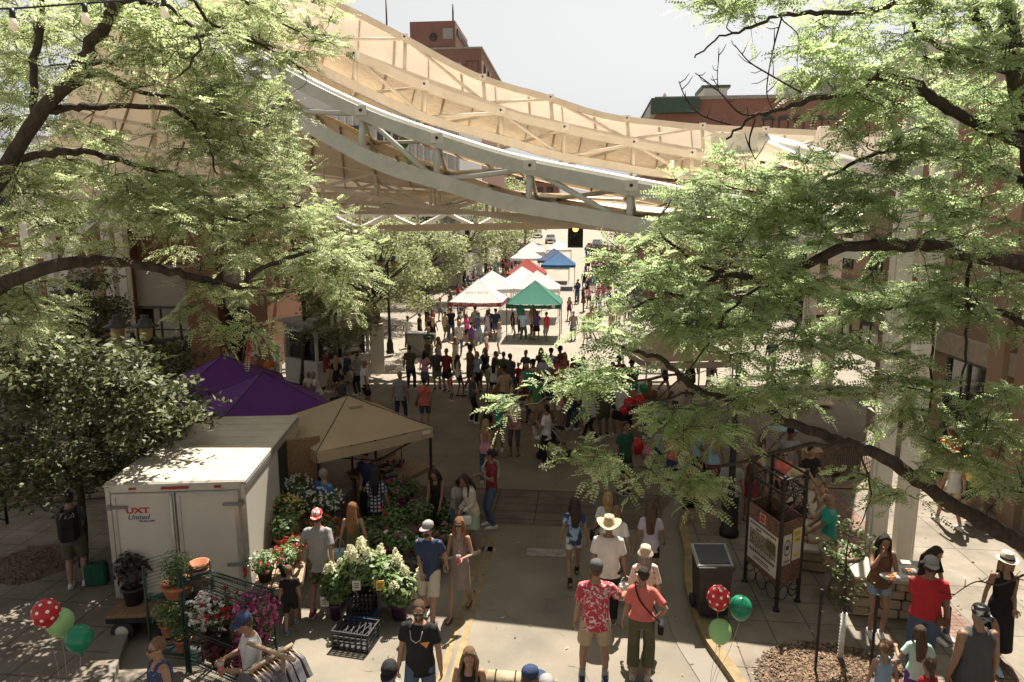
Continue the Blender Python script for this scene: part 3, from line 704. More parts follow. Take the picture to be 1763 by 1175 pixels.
# right near shopfront (along the path)
XW = 9.42
t = thing('stucco_shopfront', 'tan stucco shopfront with tall windows along the right edge', 'building', (XW, 15, 0))
b = MB(); b.box((3.0, -3.0, 3.6), (6, 21, 7.2)); b.build('wall', M_tanw, t)
b = MB(); b.box((-.05, -3.0, .32), (.16, 21, .62)); b.box((-.06, -3.0, 3.5), (.2, 21, .5)); b.build('plinth', mat('stone_plinth', (.3, .25, .2), rough=.9), t)
for yy in (-1.6, -4.2, -6.8, 2.2, 5): window(t, (-.03, yy, 1.95), 1.9, 2.6, ny=-1, axis='y', bars=(2, 2))
b = MB()
for yy in (-.2, -2.9, -5.5, .8): b.box((-.12, yy, 3.5), (.34, .55, 7.0))
b.build('pilasters', M_tanw, t)
# ============================================================ TREES
M_bark = mat('locust_bark', (0.05, 0.036, 0.026), rough=0.95, var=0.4, scale=14, bump=1.0, bscale=30, stretch=(1, 1, .3))
def leafmat(name, c, trans=0.66, var=0.35, scale=2.2, rough=0.5):
    return mat(name, c, rough=rough, var=var, scale=scale, trans=trans, spec=0.35)
M_leafL = [leafmat('locust_leaf_a', (0.37, 0.425, 0.21)), leafmat('locust_leaf_b', (0.51, 0.545, 0.32)), leafmat('locust_leaf_c', (0.24, 0.305, 0.13))]
M_leafR = [leafmat('locust_leaf_d', (0.355, 0.45, 0.21)), leafmat('locust_leaf_e', (0.49, 0.56, 0.32)), leafmat('locust_leaf_f', (0.235, 0.32, 0.135))]
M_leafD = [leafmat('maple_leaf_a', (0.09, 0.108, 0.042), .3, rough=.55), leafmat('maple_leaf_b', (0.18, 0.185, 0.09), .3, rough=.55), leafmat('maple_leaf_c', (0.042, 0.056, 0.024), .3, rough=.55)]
M_leafY = [leafmat('street_leaf_a', (0.27, 0.3, 0.15)), leafmat('street_leaf_b', (0.36, 0.375, 0.21)), leafmat('street_leaf_c', (0.17, 0.2, 0.07))]

def norm(a): return a / np.maximum(1e-9, np.linalg.norm(a, axis=-1, keepdims=True))
def fronds_mesh(name, P, D, L, mats, pairs=7, seed=1):
    """pinnate leaves: P base points, D directions, L lengths"""
    g = np.random.default_rng(seed); n = len(P)
    D = norm(D); up = np.tile(np.array([0, 0, 1.0]), (n, 1)) + g.normal(0, .55, (n, 3)); S = norm(np.cross(D, up)); N = norm(np.cross(S, D))
    Vs = []; k = pairs
    for i in range(k):
        t = (i + .6) / k
        prof = (1 - abs(t - .45) * .9)
        base = P + D * (L * t)[:, None] - N * (L * .32 * t * t)[:, None]
        for sg in (-1, 1):
            ld = norm(S * sg + D * .38 + N * g.uniform(-.6, .3, (n, 1)))
            wd = norm(np.cross(ld, N)); ll = (L * .23 * prof * g.uniform(.85, 1.15, n))[:, None]; ww = ll * .36
            m_ = base + ld * ll * .5
            Vs.append(np.stack([base, m_ + wd * ww, base + ld * ll, m_ - wd * ww], 1))
    # stalk
    e = P + D * L[:, None] - N * (L * .3)[:, None]; w_ = S * .0016
    mid = P + D * (L * .55)[:, None] - N * (L * .1)[:, None]
    V = np.stack(Vs, 1).reshape(-1, 3)
    m = g.choice(len(mats), n, p=[.5, .27, .23]); mi = np.repeat(m, 2 * k)
    Fq = np.arange(len(V)).reshape(-1, 4)
    return fast_mesh(name, V, Fq, mats, mi=mi)
def leaves_mesh(name, P, mats, size, seed=1, flat=.5):
    """single broad leaves as folded rhombs"""
    g = np.random.default_rng(seed); n = len(P)
    N = norm(g.normal(0, 1, (n, 3)) * flat + np.array([0, 0, .8])); A = norm(np.cross(N, g.normal(0, 1, (n, 3)))); B = np.cross(N, A)
    s = (size * g.uniform(.65, 1.25, n))[:, None]
    fold = N * s * .16
    V = np.stack([P - A * s, P - B * s * .52 + fold, P + A * s, P + B * s * .52 + fold], 1).reshape(-1, 3)
    mi = np.random.default_rng(seed + 1).choice(len(mats), n, p=[.5, .27, .23])
    return fast_mesh(name, V, np.arange(4 * n).reshape(-1, 4), mats, mi=mi)

def inpoly(x, y, poly):
    c = False; n = len(poly); j = n - 1
    for i in range(n):
        xi, yi = poly[i]; xj, yj = poly[j]
        if (yi > y) != (yj > y) and x < (xj - xi) * (y - yi) / (yj - yi) + xi: c = not c
        j = i
    return c
from mathutils import noise as mnoise
def sample_poly(poly, n, d0, d1, clump=0.0):
    xs = [p[0] for p in poly]; ys = [p[1] for p in poly]; out = []; guard = 0
    while len(out) < n and guard < n * 60:
        guard += 1; x = random.uniform(min(xs), max(xs)); y = random.uniform(min(ys), max(ys))
        if not inpoly(x, y, poly): continue
        d = random.uniform(d0, d1); p = at(x, y, d)
        if clump and mnoise.noise(p * .9) < clump - .5 and random.random() < .9: continue
        out.append(p)
    return out
def locust(name, label, base, limbs, regions, mats, seed, leaf='frond', frond=.2, twigs=5, per=7, spread=.42, group=None, broad=.05, bare=()):
    random.seed(seed); g = np.random.default_rng(seed)
    t = thing(name, label, 'tree', base, group=group); off = Vector(base)
    nodes = []; tb = MB()
    for pts, r0, r1 in limbs:
        q = smooth_poly(pts, 5); n = len(q)
        q = [p + Vector((g.normal(0, .012), g.normal(0, .012), g.normal(0, .012))) if 0 < i < n - 1 else p for i, p in enumerate(q)]
        rad = [r0 + (r1 - r0) * (i / (n - 1)) ** .8 for i in range(n)]; rad = [r_ * (1 + .13 * mnoise.noise(p * 3.1)) for r_, p in zip(rad, q)]
        tb.tube([p - off for p in q], rad, 9 if r0 > .05 else 6)
        for i, p in enumerate(q): nodes.append((p, rad[i], (q[min(i + 1, n - 1)] - q[max(0, i - 1)]).normalized()))
    for pts, r0, r1 in bare:
        q = smooth_poly(pts, 5); n = len(q); rad = [r0 + (r1 - r0) * i / (n - 1) for i in range(n)]; tb.tube([p - off for p in q], rad, 5)
        for i in range(2, n, 2):
            e = Vector((random.uniform(-1, 1), random.uniform(-.5, .5), random.uniform(-.3, 1))).normalized() * random.uniform(.06, .22)
            tb.tube([q[i] - off, q[i] + e * .6 - off, q[i] + e + Vector((0, 0, .03)) - off], [.006, .005, .003], 4)
    cl = []
    for poly, n, d0, d1, cp in regions: cl += sample_poly(poly, n, d0, d1, cp)
    NP = np.array([tuple(p[0]) for p in nodes])
    cl = sorted(cl, key=lambda c: float(np.min(np.sum((NP - np.array(tuple(c))) ** 2, 1))))
    NP = list(map(tuple, NP)); arr = np.array(NP); ND = [n[2] for n in nodes]; NR = [n[1] for n in nodes]
    FP = []; FD = []; FL = []
    for c in cl:
        d2 = np.sum((arr - np.array(tuple(c))) ** 2, 1); j = int(np.argmin(d2)); p = Vector(arr[j]); dist = math.sqrt(d2[j])
        dirn = (c - p); 
        if dist > .05:
            ctrl = p + ND[j] * dist * .35 + dirn * .25 + Vector((random.uniform(-.1, .1), random.uniform(-.1, .1), random.uniform(0, .16))) * dist
            ctrl2 = p.lerp(c, .7) + Vector((random.uniform(-.12, .12), random.uniform(-.12, .12), random.uniform(-.02, .12))) * dist
            q = smooth_poly([p, ctrl, ctrl2, c], 3); n = len(q)
            r0 = min(NR[j] * .6, .006 + .011 * dist); rad = [max(.0035, r0 * (1 - .75 * i / (n - 1))) for i in range(n)]
            tb.tube([x - off for x in q], rad, 5)
            for i in range(1, n):
                ND.append((q[i] - q[i - 1]).normalized()); NR.append(rad[i])
            arr = np.vstack([arr, np.array([tuple(x) for x in q[1:]])])
        out = dirn.normalized() if dist > .05 else ND[j]
        out = (out + Vector((0, 0, .05))).normalized()
        for k in range(twigs):
            d = Vector((out.x + random.gauss(0, .75), out.y + random.gauss(0, .75), out.z * .5 + random.gauss(0, .28))).normalized(); ln = spread * random.uniform(.5, 1.15)
            mid = c + d * ln * .55 + Vector((0, 0, .03)); end = c + d * ln - Vector((0, 0, ln * .12))
            tb.tube([c - off, mid - off, end - off], [.005, .0038, .002], 4)
            for i in range(per):
                u = (i + .4) / per; pp = c.lerp(mid, u / .55) if u < .55 else mid.lerp(end, (u - .55) / .45)
                sd_ = d.cross(Vector((0, 0, 1))).normalized() * (1 if i % 2 else -1)
                FP.append(tuple(pp - off)); FD.append(tuple((sd_ * .85 + d * .6 + Vector((random.gauss(0, .2), random.gauss(0, .2), random.gauss(.02, .25)))))); FL.append(frond * random.uniform(.7, 1.2))
            FP.append(tuple(end - off)); FD.append(tuple(d)); FL.append(frond)
    tb.build('trunk', M_bark, t)
    FP = np.array(FP); FD = np.array(FD); FL = np.array(FL)
    if leaf == 'frond': me = fronds_mesh('crown', FP, FD, FL, mats, seed=seed)
    else:
        k = 3; P = np.repeat(FP, k, 0) + np.repeat(norm(FD), k, 0) * np.tile(np.linspace(.15, 1, k), len(FP))[:, None] * np.repeat(FL, k)[:, None] + g.normal(0, .03, (len(FP) * k, 3))
        me = leaves_mesh('crown', P, mats, broad, seed)
    link('crown', me, t)
    return t
# --- left foreground honey locust
d = 8.0
def W(pts, dd=None): return [at(x, y, (z[0] if z else (dd or d))) for x, y, *z in pts]
base = Vector(at(-110, 900, 8.3)); base.z = SWH
limbsL = [([base, at(-105, 760, 8.3), at(-90, 520, 8.2), at(-40, 370, 8.1), at(0, 308, 8), at(60, 207, 7.9), at(110, 150, 7.8), at(150, 90, 7.7), at(205, 0, 7.5), at(235, -70, 7.3)], .125, .05),
    (W([(62, 205), (58, 120), (70, 40), (73, -30)]), .05, .035),
    (W([(80, 172), (136, 140), (177, 126, 8.2), (238, 157, 8.5), (307, 170, 8.8), (380, 190, 9.2)]), .055, .014),
    (W([(150, 110), (200, 104, 8.3), (235, 88, 8.6), (262, 50, 8.8)]), .04, .015), (W([(235, 88, 8.6), (300, 72, 9), (390, 60, 9.4), (470, 90, 9.8), (530, 125, 10)]), .03, .01),
    (W([(85, 190), (130, 186), (170, 184, 8.2), (283, 186, 8.6), (327, 208, 8.9), (358, 252, 9.2), (375, 300, 9.4)]), .05, .012),
    (W([(-5, 300), (14, 284), (68, 267), (119, 262), (163, 264, 8.3), (238, 286, 8.7), (296, 300, 9), (350, 330, 9.3), (400, 380, 9.6), (460, 360, 10.2), (530, 355, 10.8)]), .055, .012),
    (W([(-80, 540), (-30, 510), (20, 485), (102, 457), (163, 450, 8.2), (238, 455, 8.4), (306, 472, 8.7), (368, 485, 8.9), (409, 496, 9), (440, 468, 9.2), (510, 440, 9.8), (580, 428, 10.4), (635, 445, 10.8)]), .1, .016),
    (W([(205, 5, 7.6), (260, -10, 8), (330, 0, 8.5), (361, 40, 8.8), (420, 60, 9.2), (470, 85, 9.5)]), .035, .01), (W([(240, 5), (300, 20), (345, 75), (310, 130)]), .03, .01),
    (W([(190, 20, 7.6), (175, -40), (160, -100)]), .05, .03), (W([(360, -60, 9), (400, -10, 9.2), (470, 30, 9.6), (540, 70, 10)]), .03, .008)]
regL = [(p_, max(5, int(n_ * .7)), a_, b_, c_) for p_, n_, a_, b_, c_ in [([(0, -10), (250, -10), (330, 60), (300, 150), (160, 170), (0, 200)], 95, 7.2, 11, .35),
    ([(250, -10), (566, -10), (572, 50), (545, 105), (505, 130), (470, 145), (440, 180), (330, 160), (300, 80)], 90, 8.5, 11.5, .3),
    ([(300, 140), (420, 150), (500, 180), (470, 215), (440, 235), (380, 300), (310, 260)], 60, 8.5, 11, .3),
    ([(0, 200), (150, 170), (180, 250), (150, 300), (0, 330)], 38, 7.5, 10.5, .4),
    ([(0, 320), (150, 290), (330, 300), (400, 350), (420, 410), (340, 425), (180, 420), (0, 460)], 84, 7.5, 11, .33),
    ([(180, 300), (350, 380), (350, 430), (180, 430)], 22, 8, 11, .3),
    ([(290, 470), (450, 450), (440, 490), (400, 520), (350, 500), (300, 490)], 9, 8.5, 9.6, .3),
    ([(330, 520), (420, 540), (450, 575), (400, 590), (350, 560)], 5, 8.6, 9.4, .3),
    ([(425, 250), (480, 235), (545, 330), (560, 375), (500, 400), (420, 380), (395, 330)], 50, 9.5, 11.8, .2), ([(400, 370), (560, 370), (620, 425), (640, 490), (610, 525), (560, 500), (490, 470), (410, 450)], 74, 9.3, 11.8, .22),
    ([(0, 440), (60, 440), (110, 470), (60, 560), (0, 600)], 26, 8, 10, .3)]]
locust('honey_locust_tree', 'big honey locust at the left edge with dark leaning limbs over the white trailer', base, limbsL, regL, M_leafL, 21, group='honey locust trees framing the view')
# --- lighter honey locust beyond, by the kiosk
b2 = ground(521, 668) + Vector((0, 0, SWH)); d2_ = b2.dot(FH)
limbs = [([b2, at(523, 600, d2_), at(524, 545, d2_), at(515, 480, d2_), at(500, 400, d2_), at(480, 320, d2_)], .11, .04), ([at(520, 530, d2_), at(560, 470, d2_ - .5), at(600, 440, d2_ - 1), at(630, 430, d2_ - 1)], .05, .015),
    ([at(515, 490, d2_), at(470, 440, d2_ - 1), at(430, 400, d2_ - 1.5)], .05, .015), ([at(505, 420, d2_), at(535, 370, d2_ + .5), at(545, 340, d2_ + 1)], .04, .012), ([at(524, 550, d2_), at(560, 530, d2_ - 1), at(600, 540, d2_ - 1.6)], .03, .01)]
regs = [([(470, 400), (600, 400), (620, 470), (480, 470)], 20, d2_ - 2, d2_ + 1, .2), ([(460, 470), (600, 470), (560, 590), (500, 585)], 14, d2_ - 2, d2_ + 1, .2), ([(545, 520), (640, 540), (610, 580), (560, 575)], 14, d2_ - 2.5, d2_ - 1, .2)]
locust('honey_locust_tree', 'lighter honey locust with a slim trunk standing in front of the nut kiosk', b2, limbs, regs, M_leafY, 22, leaf='broad', frond=.3, twigs=6, per=7, spread=.8, broad=.085, group='honey locust trees framing the view')
# --- right foreground honey locust
d = 7.8
baseR = Vector(at(1905, 900, 8.0)); baseR.z = SWH
limbsR = [([baseR, at(1900, 1000, 8.0), at(1870, 700, 8.0), at(1815, 420, 8.0), at(1775, 250, 8.0), at(1750, 130, 7.9), at(1734, 0, 7.8), at(1722, -90, 7.7)], .2, .075),
    (W([(1890, 1010), (1830, 975), (1763, 940), (1700, 905), (1660, 880), (1592, 838), (1524, 790), (1463, 765), (1415, 749), (1354, 727), (1320, 707, 7.7), (1282, 697, 7.6), (1203, 673, 7.6), (1169, 645, 7.6), (1125, 612, 7.7), (1070, 598, 7.8), (1026, 584, 7.9)], 7.5), .115, .018),
    (W([(1835, 500), (1763, 455), (1677, 443), (1599, 422), (1524, 424), (1456, 426), (1388, 458), (1320, 484, 7.9), (1251, 472, 8), (1220, 485, 8.1), (1186, 509, 8.2), (1142, 506, 8.3), (1090, 530, 8.5)]), .1, .015),
    (W([(1790, 280), (1763, 247), (1694, 221), (1620, 180), (1572, 143), (1517, 131), (1480, 155), (1405, 170), (1340, 190), (1290, 205), (1250, 240)]), .085, .012),
    (W([(1740, 90), (1694, 48), (1677, 20), (1645, -30)]), .06, .04), (W([(1745, 130), (1660, 99), (1592, 65), (1568, 30), (1560, -20)]), .035, .012),
    (W([(1800, 350), (1763, 317), (1705, 286), (1647, 259), (1558, 255), (1490, 272), (1439, 300), (1390, 330)], 8.2), .06, .012),
    (W([(1840, 590), (1763, 555), (1694, 530), (1660, 526), (1609, 548), (1575, 526), (1507, 533)], 8.2), .05, .012),
    (W([(1672, 440), (1667, 495), (1664, 560), (1660, 640), (1650, 700)], 8.3), .03, .012), (W([(1609, 548), (1604, 600), (1602, 693), (1590, 740)], 8.3), .022, .01),
    (W([(1620, -40), (1540, 5), (1473, 22), (1405, 22), (1347, 27), (1300, 45), (1271, 55), (1234, 68), (1196, 100)], 7.6), .04, .008),
    (W([(1480, 775, 7.5), (1500, 850, 7.4), (1480, 905, 7.4)]), .015, .006), (W([(1463, 765), (1380, 770), (1260, 800), (1160, 830), (1120, 880)], 7.3), .03, .008), (W([(1203, 673, 7.6), (1120, 690, 7.4), (1050, 705, 7.3)]), .018, .006),
    (W([(1169, 645, 7.6), (1080, 660, 7.3), (980, 680, 7.1), (900, 700, 7)]), .016, .006), (W([(1160, 830, 7.3), (1090, 800, 7.1), (1000, 800, 7)]), .014, .005), (W([(1256, 474, 8), (1180, 440, 8.2), (1130, 390, 8.4), (1160, 340, 8.5)]), .025, .008),
    (W([(1320, 484, 7.9), (1250, 540, 7.7), (1200, 620, 7.6), (1120, 700, 7.4)]), .02, .006), (W([(1456, 426), (1400, 380), (1330, 340), (1250, 320)], 8), .022, .008)]
bareR = [(W([(1258, 215), (1207, 198), (1180, 167), (1169, 140)], 7.8), .012, .005), (W([(1330, 192), (1278, 197), (1237, 157), (1197, 126)], 7.8), .014, .005), (W([(1380, 160), (1320, 126), (1289, 106), (1265, 78)], 7.8), .012, .005), (W([(1300, 205), (1290, 245), (1300, 275)], 7.8), .012, .006),
    (W([(1763, 990), (1720, 1008), (1680, 1002), (1638, 1028)], 6.6), .012, .004), (W([(1347, 27), (1330, 90), (1320, 160), (1335, 195)], 7.7), .01, .005), (W([(1237, 157), (1235, 130), (1238, 95)], 7.8), .006, .004)]
regR = [(p_, max(4, int(n_ * .68)), a_, b_, c_) for p_, n_, a_, b_, c_ in [([(1200, -10), (1330, -10), (1310, 30), (1230, 40), (1195, 15)], 12, 7.2, 7.9, 0), ([(1330, -10), (1763, -10), (1763, 120), (1650, 120), (1560, 90), (1480, 110), (1380, 60)], 62, 7.2, 9.5, .3),
    ([(1350, 70), (1480, 90), (1560, 140), (1520, 200), (1440, 190), (1370, 170)], 42, 7.2, 9.0, .25), ([(1500, 150), (1763, 130), (1763, 300), (1600, 290), (1480, 270), (1440, 230)], 56, 7.5, 9.5, .3),
    ([(1400, 270), (1763, 290), (1763, 460), (1480, 430), (1350, 430), (1330, 340)], 90, 7.4, 9.4, .3), ([(1165, 305), (1240, 292), (1330, 300), (1360, 440), (1240, 470), (1150, 430), (1100, 395), (1150, 345)], 64, 7.3, 9.2, .25),
    ([(1040, 480), (1070, 440), (1120, 410), (1240, 460), (1250, 560), (1190, 600), (1100, 575), (1025, 560), (1005, 530)], 50, 7.3, 9.2, .28), ([(1240, 450), (1500, 440), (1520, 620), (1400, 690), (1270, 680), (1210, 620)], 84, 7.2, 9.2, .3),
    ([(1500, 450), (1763, 470), (1763, 600), (1600, 600), (1520, 560)], 46, 7.4, 9.4, .4), ([(1500, 590), (1763, 620), (1763, 850), (1620, 800), (1520, 720)], 52, 7.2, 9.0, .42),
    ([(885, 695), (900, 680), (960, 650), (1060, 640), (1085, 655), (1000, 672), (910, 698)], 13, 6.8, 7.4, 0), ([(1040, 705), (1090, 680), (1180, 690), (1270, 715), (1290, 735), (1250, 760), (1180, 765), (1090, 740)], 15, 6.9, 7.6, .2),
    ([(965, 800), (990, 785), (1080, 785), (1150, 800), (1160, 812), (1060, 808), (1010, 815)], 7, 6.8, 7.2, 0), ([(1160, 825), (1225, 800), (1230, 825), (1190, 850), (1160, 855)], 6, 6.9, 7.3, 0), ([(990, 572), (1040, 558), (1080, 580), (1010, 592)], 7, 7.2, 7.8, 0),
    ([(1450, 830), (1560, 800), (1600, 845), (1540, 860), (1490, 850)], 7, 7.0, 7.6, 0), ([(1700, 850), (1763, 820), (1763, 880)], 5, 7, 7.6, 0), ([(1230, 680), (1480, 680), (1490, 715), (1350, 705)], 9, 7.2, 8.2, .2)]]
locust('honey_locust_tree', 'big honey locust at the right with a heavy low limb above the seat wall', baseR, limbsR, regR, M_leafR, 23, bare=bareR, spread=.36, group='honey locust trees framing the view')
# --- dark broadleaf trees at the left
bD = ground(145, 985) + Vector((0, 0, SWH)); dd = bD.dot(FH)
limbs = [([bD, at(143, 900, dd), at(135, 820, dd), at(125, 740, dd), at(120, 660, dd)], .09, .04), ([at(135, 830, dd), at(60, 760, dd - .3), at(10, 700, dd - .5)], .05, .015), ([at(130, 800, dd), at(210, 730, dd + .2), at(270, 690, dd + .4)], .05, .015), ([at(125, 740, dd), at(60, 660, dd + .4), at(50, 610, dd + .6)], .04, .012)]
regs = [([(0, 640), (60, 600), (130, 590), (210, 600), (265, 650), (300, 690), (250, 780), (180, 820), (90, 835), (0, 850)], 190, dd - 1.6, dd + 1.2, .36), ([(0, 570), (90, 570), (130, 600), (60, 640), (0, 660)], 36, dd - 1, dd + 1.2, .2), ([(260, 640), (340, 690), (350, 715), (290, 745), (240, 720)], 20, dd - .2, dd + 1.6, .2)]
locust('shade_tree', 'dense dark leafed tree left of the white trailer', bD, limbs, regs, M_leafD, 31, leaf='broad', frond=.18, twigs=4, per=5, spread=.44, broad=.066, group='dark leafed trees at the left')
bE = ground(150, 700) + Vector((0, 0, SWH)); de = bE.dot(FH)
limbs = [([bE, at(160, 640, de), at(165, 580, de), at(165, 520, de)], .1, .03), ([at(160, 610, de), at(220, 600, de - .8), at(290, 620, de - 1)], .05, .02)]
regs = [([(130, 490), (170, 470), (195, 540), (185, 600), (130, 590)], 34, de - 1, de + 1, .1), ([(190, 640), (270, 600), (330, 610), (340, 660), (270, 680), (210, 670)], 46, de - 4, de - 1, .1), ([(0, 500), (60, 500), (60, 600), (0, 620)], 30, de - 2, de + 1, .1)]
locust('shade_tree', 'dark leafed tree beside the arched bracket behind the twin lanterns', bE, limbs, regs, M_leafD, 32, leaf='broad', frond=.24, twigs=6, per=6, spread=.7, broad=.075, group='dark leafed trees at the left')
# --- street trees further up
def street_tree(label, base, h, r, zc, n, size, mats, seed, rz=1.0, name='street_tree', group='street trees along the market street'):
    random.seed(seed); g = np.random.default_rng(seed)
    t = thing(name, label, 'tree', base, group=group); tb = MB(); tr = .05 + .02 * h
    tb.tube([(0, 0, 0), (.03, .02, zc * .5), (0, 0, zc)], [tr, tr * .8, tr * .6], 8)
    ncl = max(14, int(10 * r)); P = []
    for k in range(ncl):
        v = norm(g.normal(0, 1, 3)); rr = g.uniform(.45, 1) ** .5
        c = np.array([v[0] * r * rr, v[1] * r * rr, zc + v[2] * r * rz * rr * (.75 if v[2] < 0 else 1)])
        tb.tube([(0, 0, zc * .75), tuple(c * .5 + np.array([0, 0, zc * .45])), tuple(c)], [tr * .45, tr * .25, .015], 5)
        m_ = n // ncl; q = g.normal(0, 1, (m_, 3)); q = norm(q) * (g.uniform(.1, 1, (m_, 1)) ** .5) * np.array([.42, .42, .26]) * r * .8
        P.append(c + q)
    tb.build('trunk', M_bark, t); link('crown', leaves_mesh('crown', np.concatenate(P), mats, size, seed), t)
    return t
specs = [('leafy street tree left of the road just behind the farthest white tents', (-8.6, 104, gz(104)), 7.4, 4.4, 5.0, 6000, .15), ('leafy street tree right of the road behind the far crowd', (7.4, 98, gz(98)), 7.3, 4.3, 5.0, 6000, .15),
    ('small round street tree beside the lamp post at the head of the market street', ground(648, 612), 5.8, 2.75, 3.6, 9000, .085),
    ('street tree with a broad crown behind the small round tree and the twin lamp', (-13.2, 43, gz(43)), 7.5, 3.5, 4.3, 9000, .1), ('street tree halfway up the left pavement beside the white tents', (-11.9, 52, gz(52)), 6.5, 3.4, 3.7, 8000, .11),
    ('street tree left of the red tent', (-10.9, 63, gz(63)), 6.8, 3.8, 4.3, 8000, .12), ('street tree left of the far white tents', (-10.4, 74, gz(74)), 7, 3.9, 4.5, 7000, .13), ('last leafy street tree on the left before the parked cars', (-9.8, 88, gz(88)), 7.2, 4.1, 4.8, 7000, .14),
    ('tall street tree against the brown brick building on the left', (-17.0, 36.5, SWH), 8, 3.4, 5.2, 8000, .1), ('tree behind the left hand street trees beyond the cross truss', (-17.5, 58, gz(58)), 9, 4.2, 5.2, 8000, .12),
    ('street tree on the right pavement level with the blue tent', (7.4, 66, gz(66)), 6.8, 3.5, 4.6, 7000, .13), ('street tree on the right pavement next to the parked dark car', (7.2, 84, gz(84)), 7, 3.9, 4.9, 7000, .14), ('yellowish street tree at the top right of the market street', (10.5, 104, gz(104)), 7, 3.8, 4.2, 6000, .16),
    ('street tree on the right pavement behind the big locust near the white tents', (9.4, 46, gz(46)), 6.5, 3.2, 4.2, 7000, .11), ('distant tree at the top of the street left of the road', (-12, 125, gz(125)), 8, 5, 5, 6000, .2), ('distant tree at the top of the street right of the road', (14, 140, gz(140)), 9, 5.5, 5.5, 6000, .22), ('farthest roadside tree on the left at the top of the street', (-16, 165, gz(165)), 10, 6.5, 6.5, 6000, .26)]
for i, (lab, p, h, r, zc, n, s) in enumerate(specs): street_tree(lab, p, h, r, zc, n, s, M_leafY if i not in (8, 9) else M_leafL, 50 + i)
# ============================================================ PROPS
def zat(P, py):                        # height above which point P (x, y) shows at photo row py
    P = Vector((P[0], P[1], 0)); dep = P.dot(FH)
    r = ray(CX, py); return HCAM + r.z * dep / r.dot(FH)
M_wpaint = mat('white_paint', (0.484, 0.452, 0.398), rough=0.35, var=0.05, scale=1.0, dirt=((0.390, 0.359, 0.312), 1.2, .35))
M_alu = mat('aluminium_trim', (0.45, 0.44, 0.42), rough=0.35, metal=.7, var=.1)
M_black = mat('black_plastic', (0.02, 0.02, 0.02), rough=0.5)
M_blackm = mat('black_iron', (0.018, 0.017, 0.016), rough=0.45, var=.3)
M_rub = mat('tyre_rubber', (0.022, 0.022, 0.022), rough=0.85)
M_redl = mat('red_lens', (0.35, 0.015, 0.01), rough=0.2)
M_wood = mat('weathered_wood', (0.257, 0.187, 0.117), rough=0.8, var=.3, scale=4, stretch=(1, 8, 8))
M_woodb = mat('brown_wood', (0.2, 0.115, 0.06), rough=0.75, var=.3, scale=4, stretch=(8, 1, 8))
M_terra = mat('terracotta', (0.38, 0.15, 0.075), rough=0.85, var=.2)
M_gwire = mat('green_wire', (0.012, 0.032, 0.026), rough=0.4, var=.2)
M_redtxt = mat('red_lettering', (0.42, 0.02, 0.02), rough=.4); M_bluetxt = mat('blue_lettering', (0.03, 0.05, 0.16), rough=.4)
M_paper = mat('poster_paper', (0.55, 0.51, 0.44), rough=0.8, var=.08, scale=5)
M_yelcard = mat('yellow_card', (0.6, 0.42, 0.06), rough=.7); M_ink = mat('poster_ink', (0.05, 0.05, 0.06), rough=.8)
M_stone = mat('sandstone', (0.281, 0.218, 0.148), rough=0.95, var=.3, scale=3, bump=.9, bscale=10)
M_slab = mat('pale_stone_slab', (0.390, 0.343, 0.281), rough=0.9, var=.12, scale=3, bump=.3, bscale=25)
# ---- white box trailer
a, b_, c_ = stand(181, 833, 2.43), stand(421, 826, 2.43), stand(540, 715, 2.43)
xd = (b_ - a); W_ = xd.length; rzT = math.atan2(xd.y, xd.x); L_ = (c_ - b_).length * 1.0; y0T = 0
t = thing('box_trailer', 'white enclosed box trailer with red lettering and closed rear doors', 'trailer', a, rzT); TR = t
b = MB(); b.box((W_ / 2, L_ / 2, 1.42), (W_, L_, 1.94), bev=.02); b.build('body', M_wpaint, t)
M_troof = mat('weathered_trailer_roof', (0.437, 0.390, 0.320), rough=0.6, var=.1, scale=2, dirt=((0.265, 0.226, 0.172), 1.4, .6))
b = MB(); b.box((W_ / 2, L_ / 2, 2.41), (W_ + .04, L_ + .04, .05), bev=.02)
for k in range(9): b.box((W_ / 2, L_ * (k + .5) / 9, 2.437), (W_, .02, .006))
b.build('roof', M_troof, t)
b = MB()
for x in (.03, W_ - .03): b.box((x, -.012, 1.42), (.07, .03, 1.9))
b.box((W_ / 2, -.012, 2.33), (W_ - .14, .03, .1)); b.box((W_ / 2, -.012, .5), (W_ - .14, .03, .08)); b.box((W_ + .012, L_ / 2, .5), (.03, L_, .08)); b.box((W_ + .012, L_ / 2, 2.33), (.03, L_, .09)); b.box((W_ / 2, -.02, 2.4), (W_ + .03, .05, .03)); b.build('corner_trim', M_alu, t)
for i, (x0, x1) in enumerate(((.1, W_ / 2 - .015), (W_ / 2 + .015, W_ - .1))):
    b = MB(); b.box(((x0 + x1) / 2, -.03, 1.41), (x1 - x0, .05, 1.72), bev=.008); dr = b.build('rear_door', M_wpaint, t)
    b = MB()
    for x in (x0 + .03, x1 - .03): b.box((x, -.062, 1.41), (.06, .018, 1.7))
    b.box(((x0 + x1) / 2, -.062, 2.24), (x1 - x0 - .12, .018, .05)); b.build('door_frame', M_alu, dr)
    b = MB()
    for z in (2.05, 1.0):
        xo = x0 if i == 0 else x1; s_ = 1 if i == 0 else -1; b = MB(); b.box((xo + s_ * .1, -.082, z), (.28, .02, .045)); b.box((xo - s_ * .03, -.075, z), (.07, .05, .08)); b.build('hinge', mat('hinge_grey', (.16, .155, .145), rough=.5), dr)
b = MB(); b.tube([(W_ / 2 - .06, -.09, .6), (W_ / 2 - .06, -.09, 2.25)], .022, 8); b.box((W_ / 2 + .16, -.1, 1.1), (.4, .03, .05)); b.box((W_ / 2 + .05, -.1, 1.22), (.12, .04, .06)); b.build('lock_bar', M_alu, t)
for x in (.1, W_ - .1):
    b = MB(); b.ball((x, -.03, .85), (.05, .03, .1)); b.build('tail_light', M_redl, t)
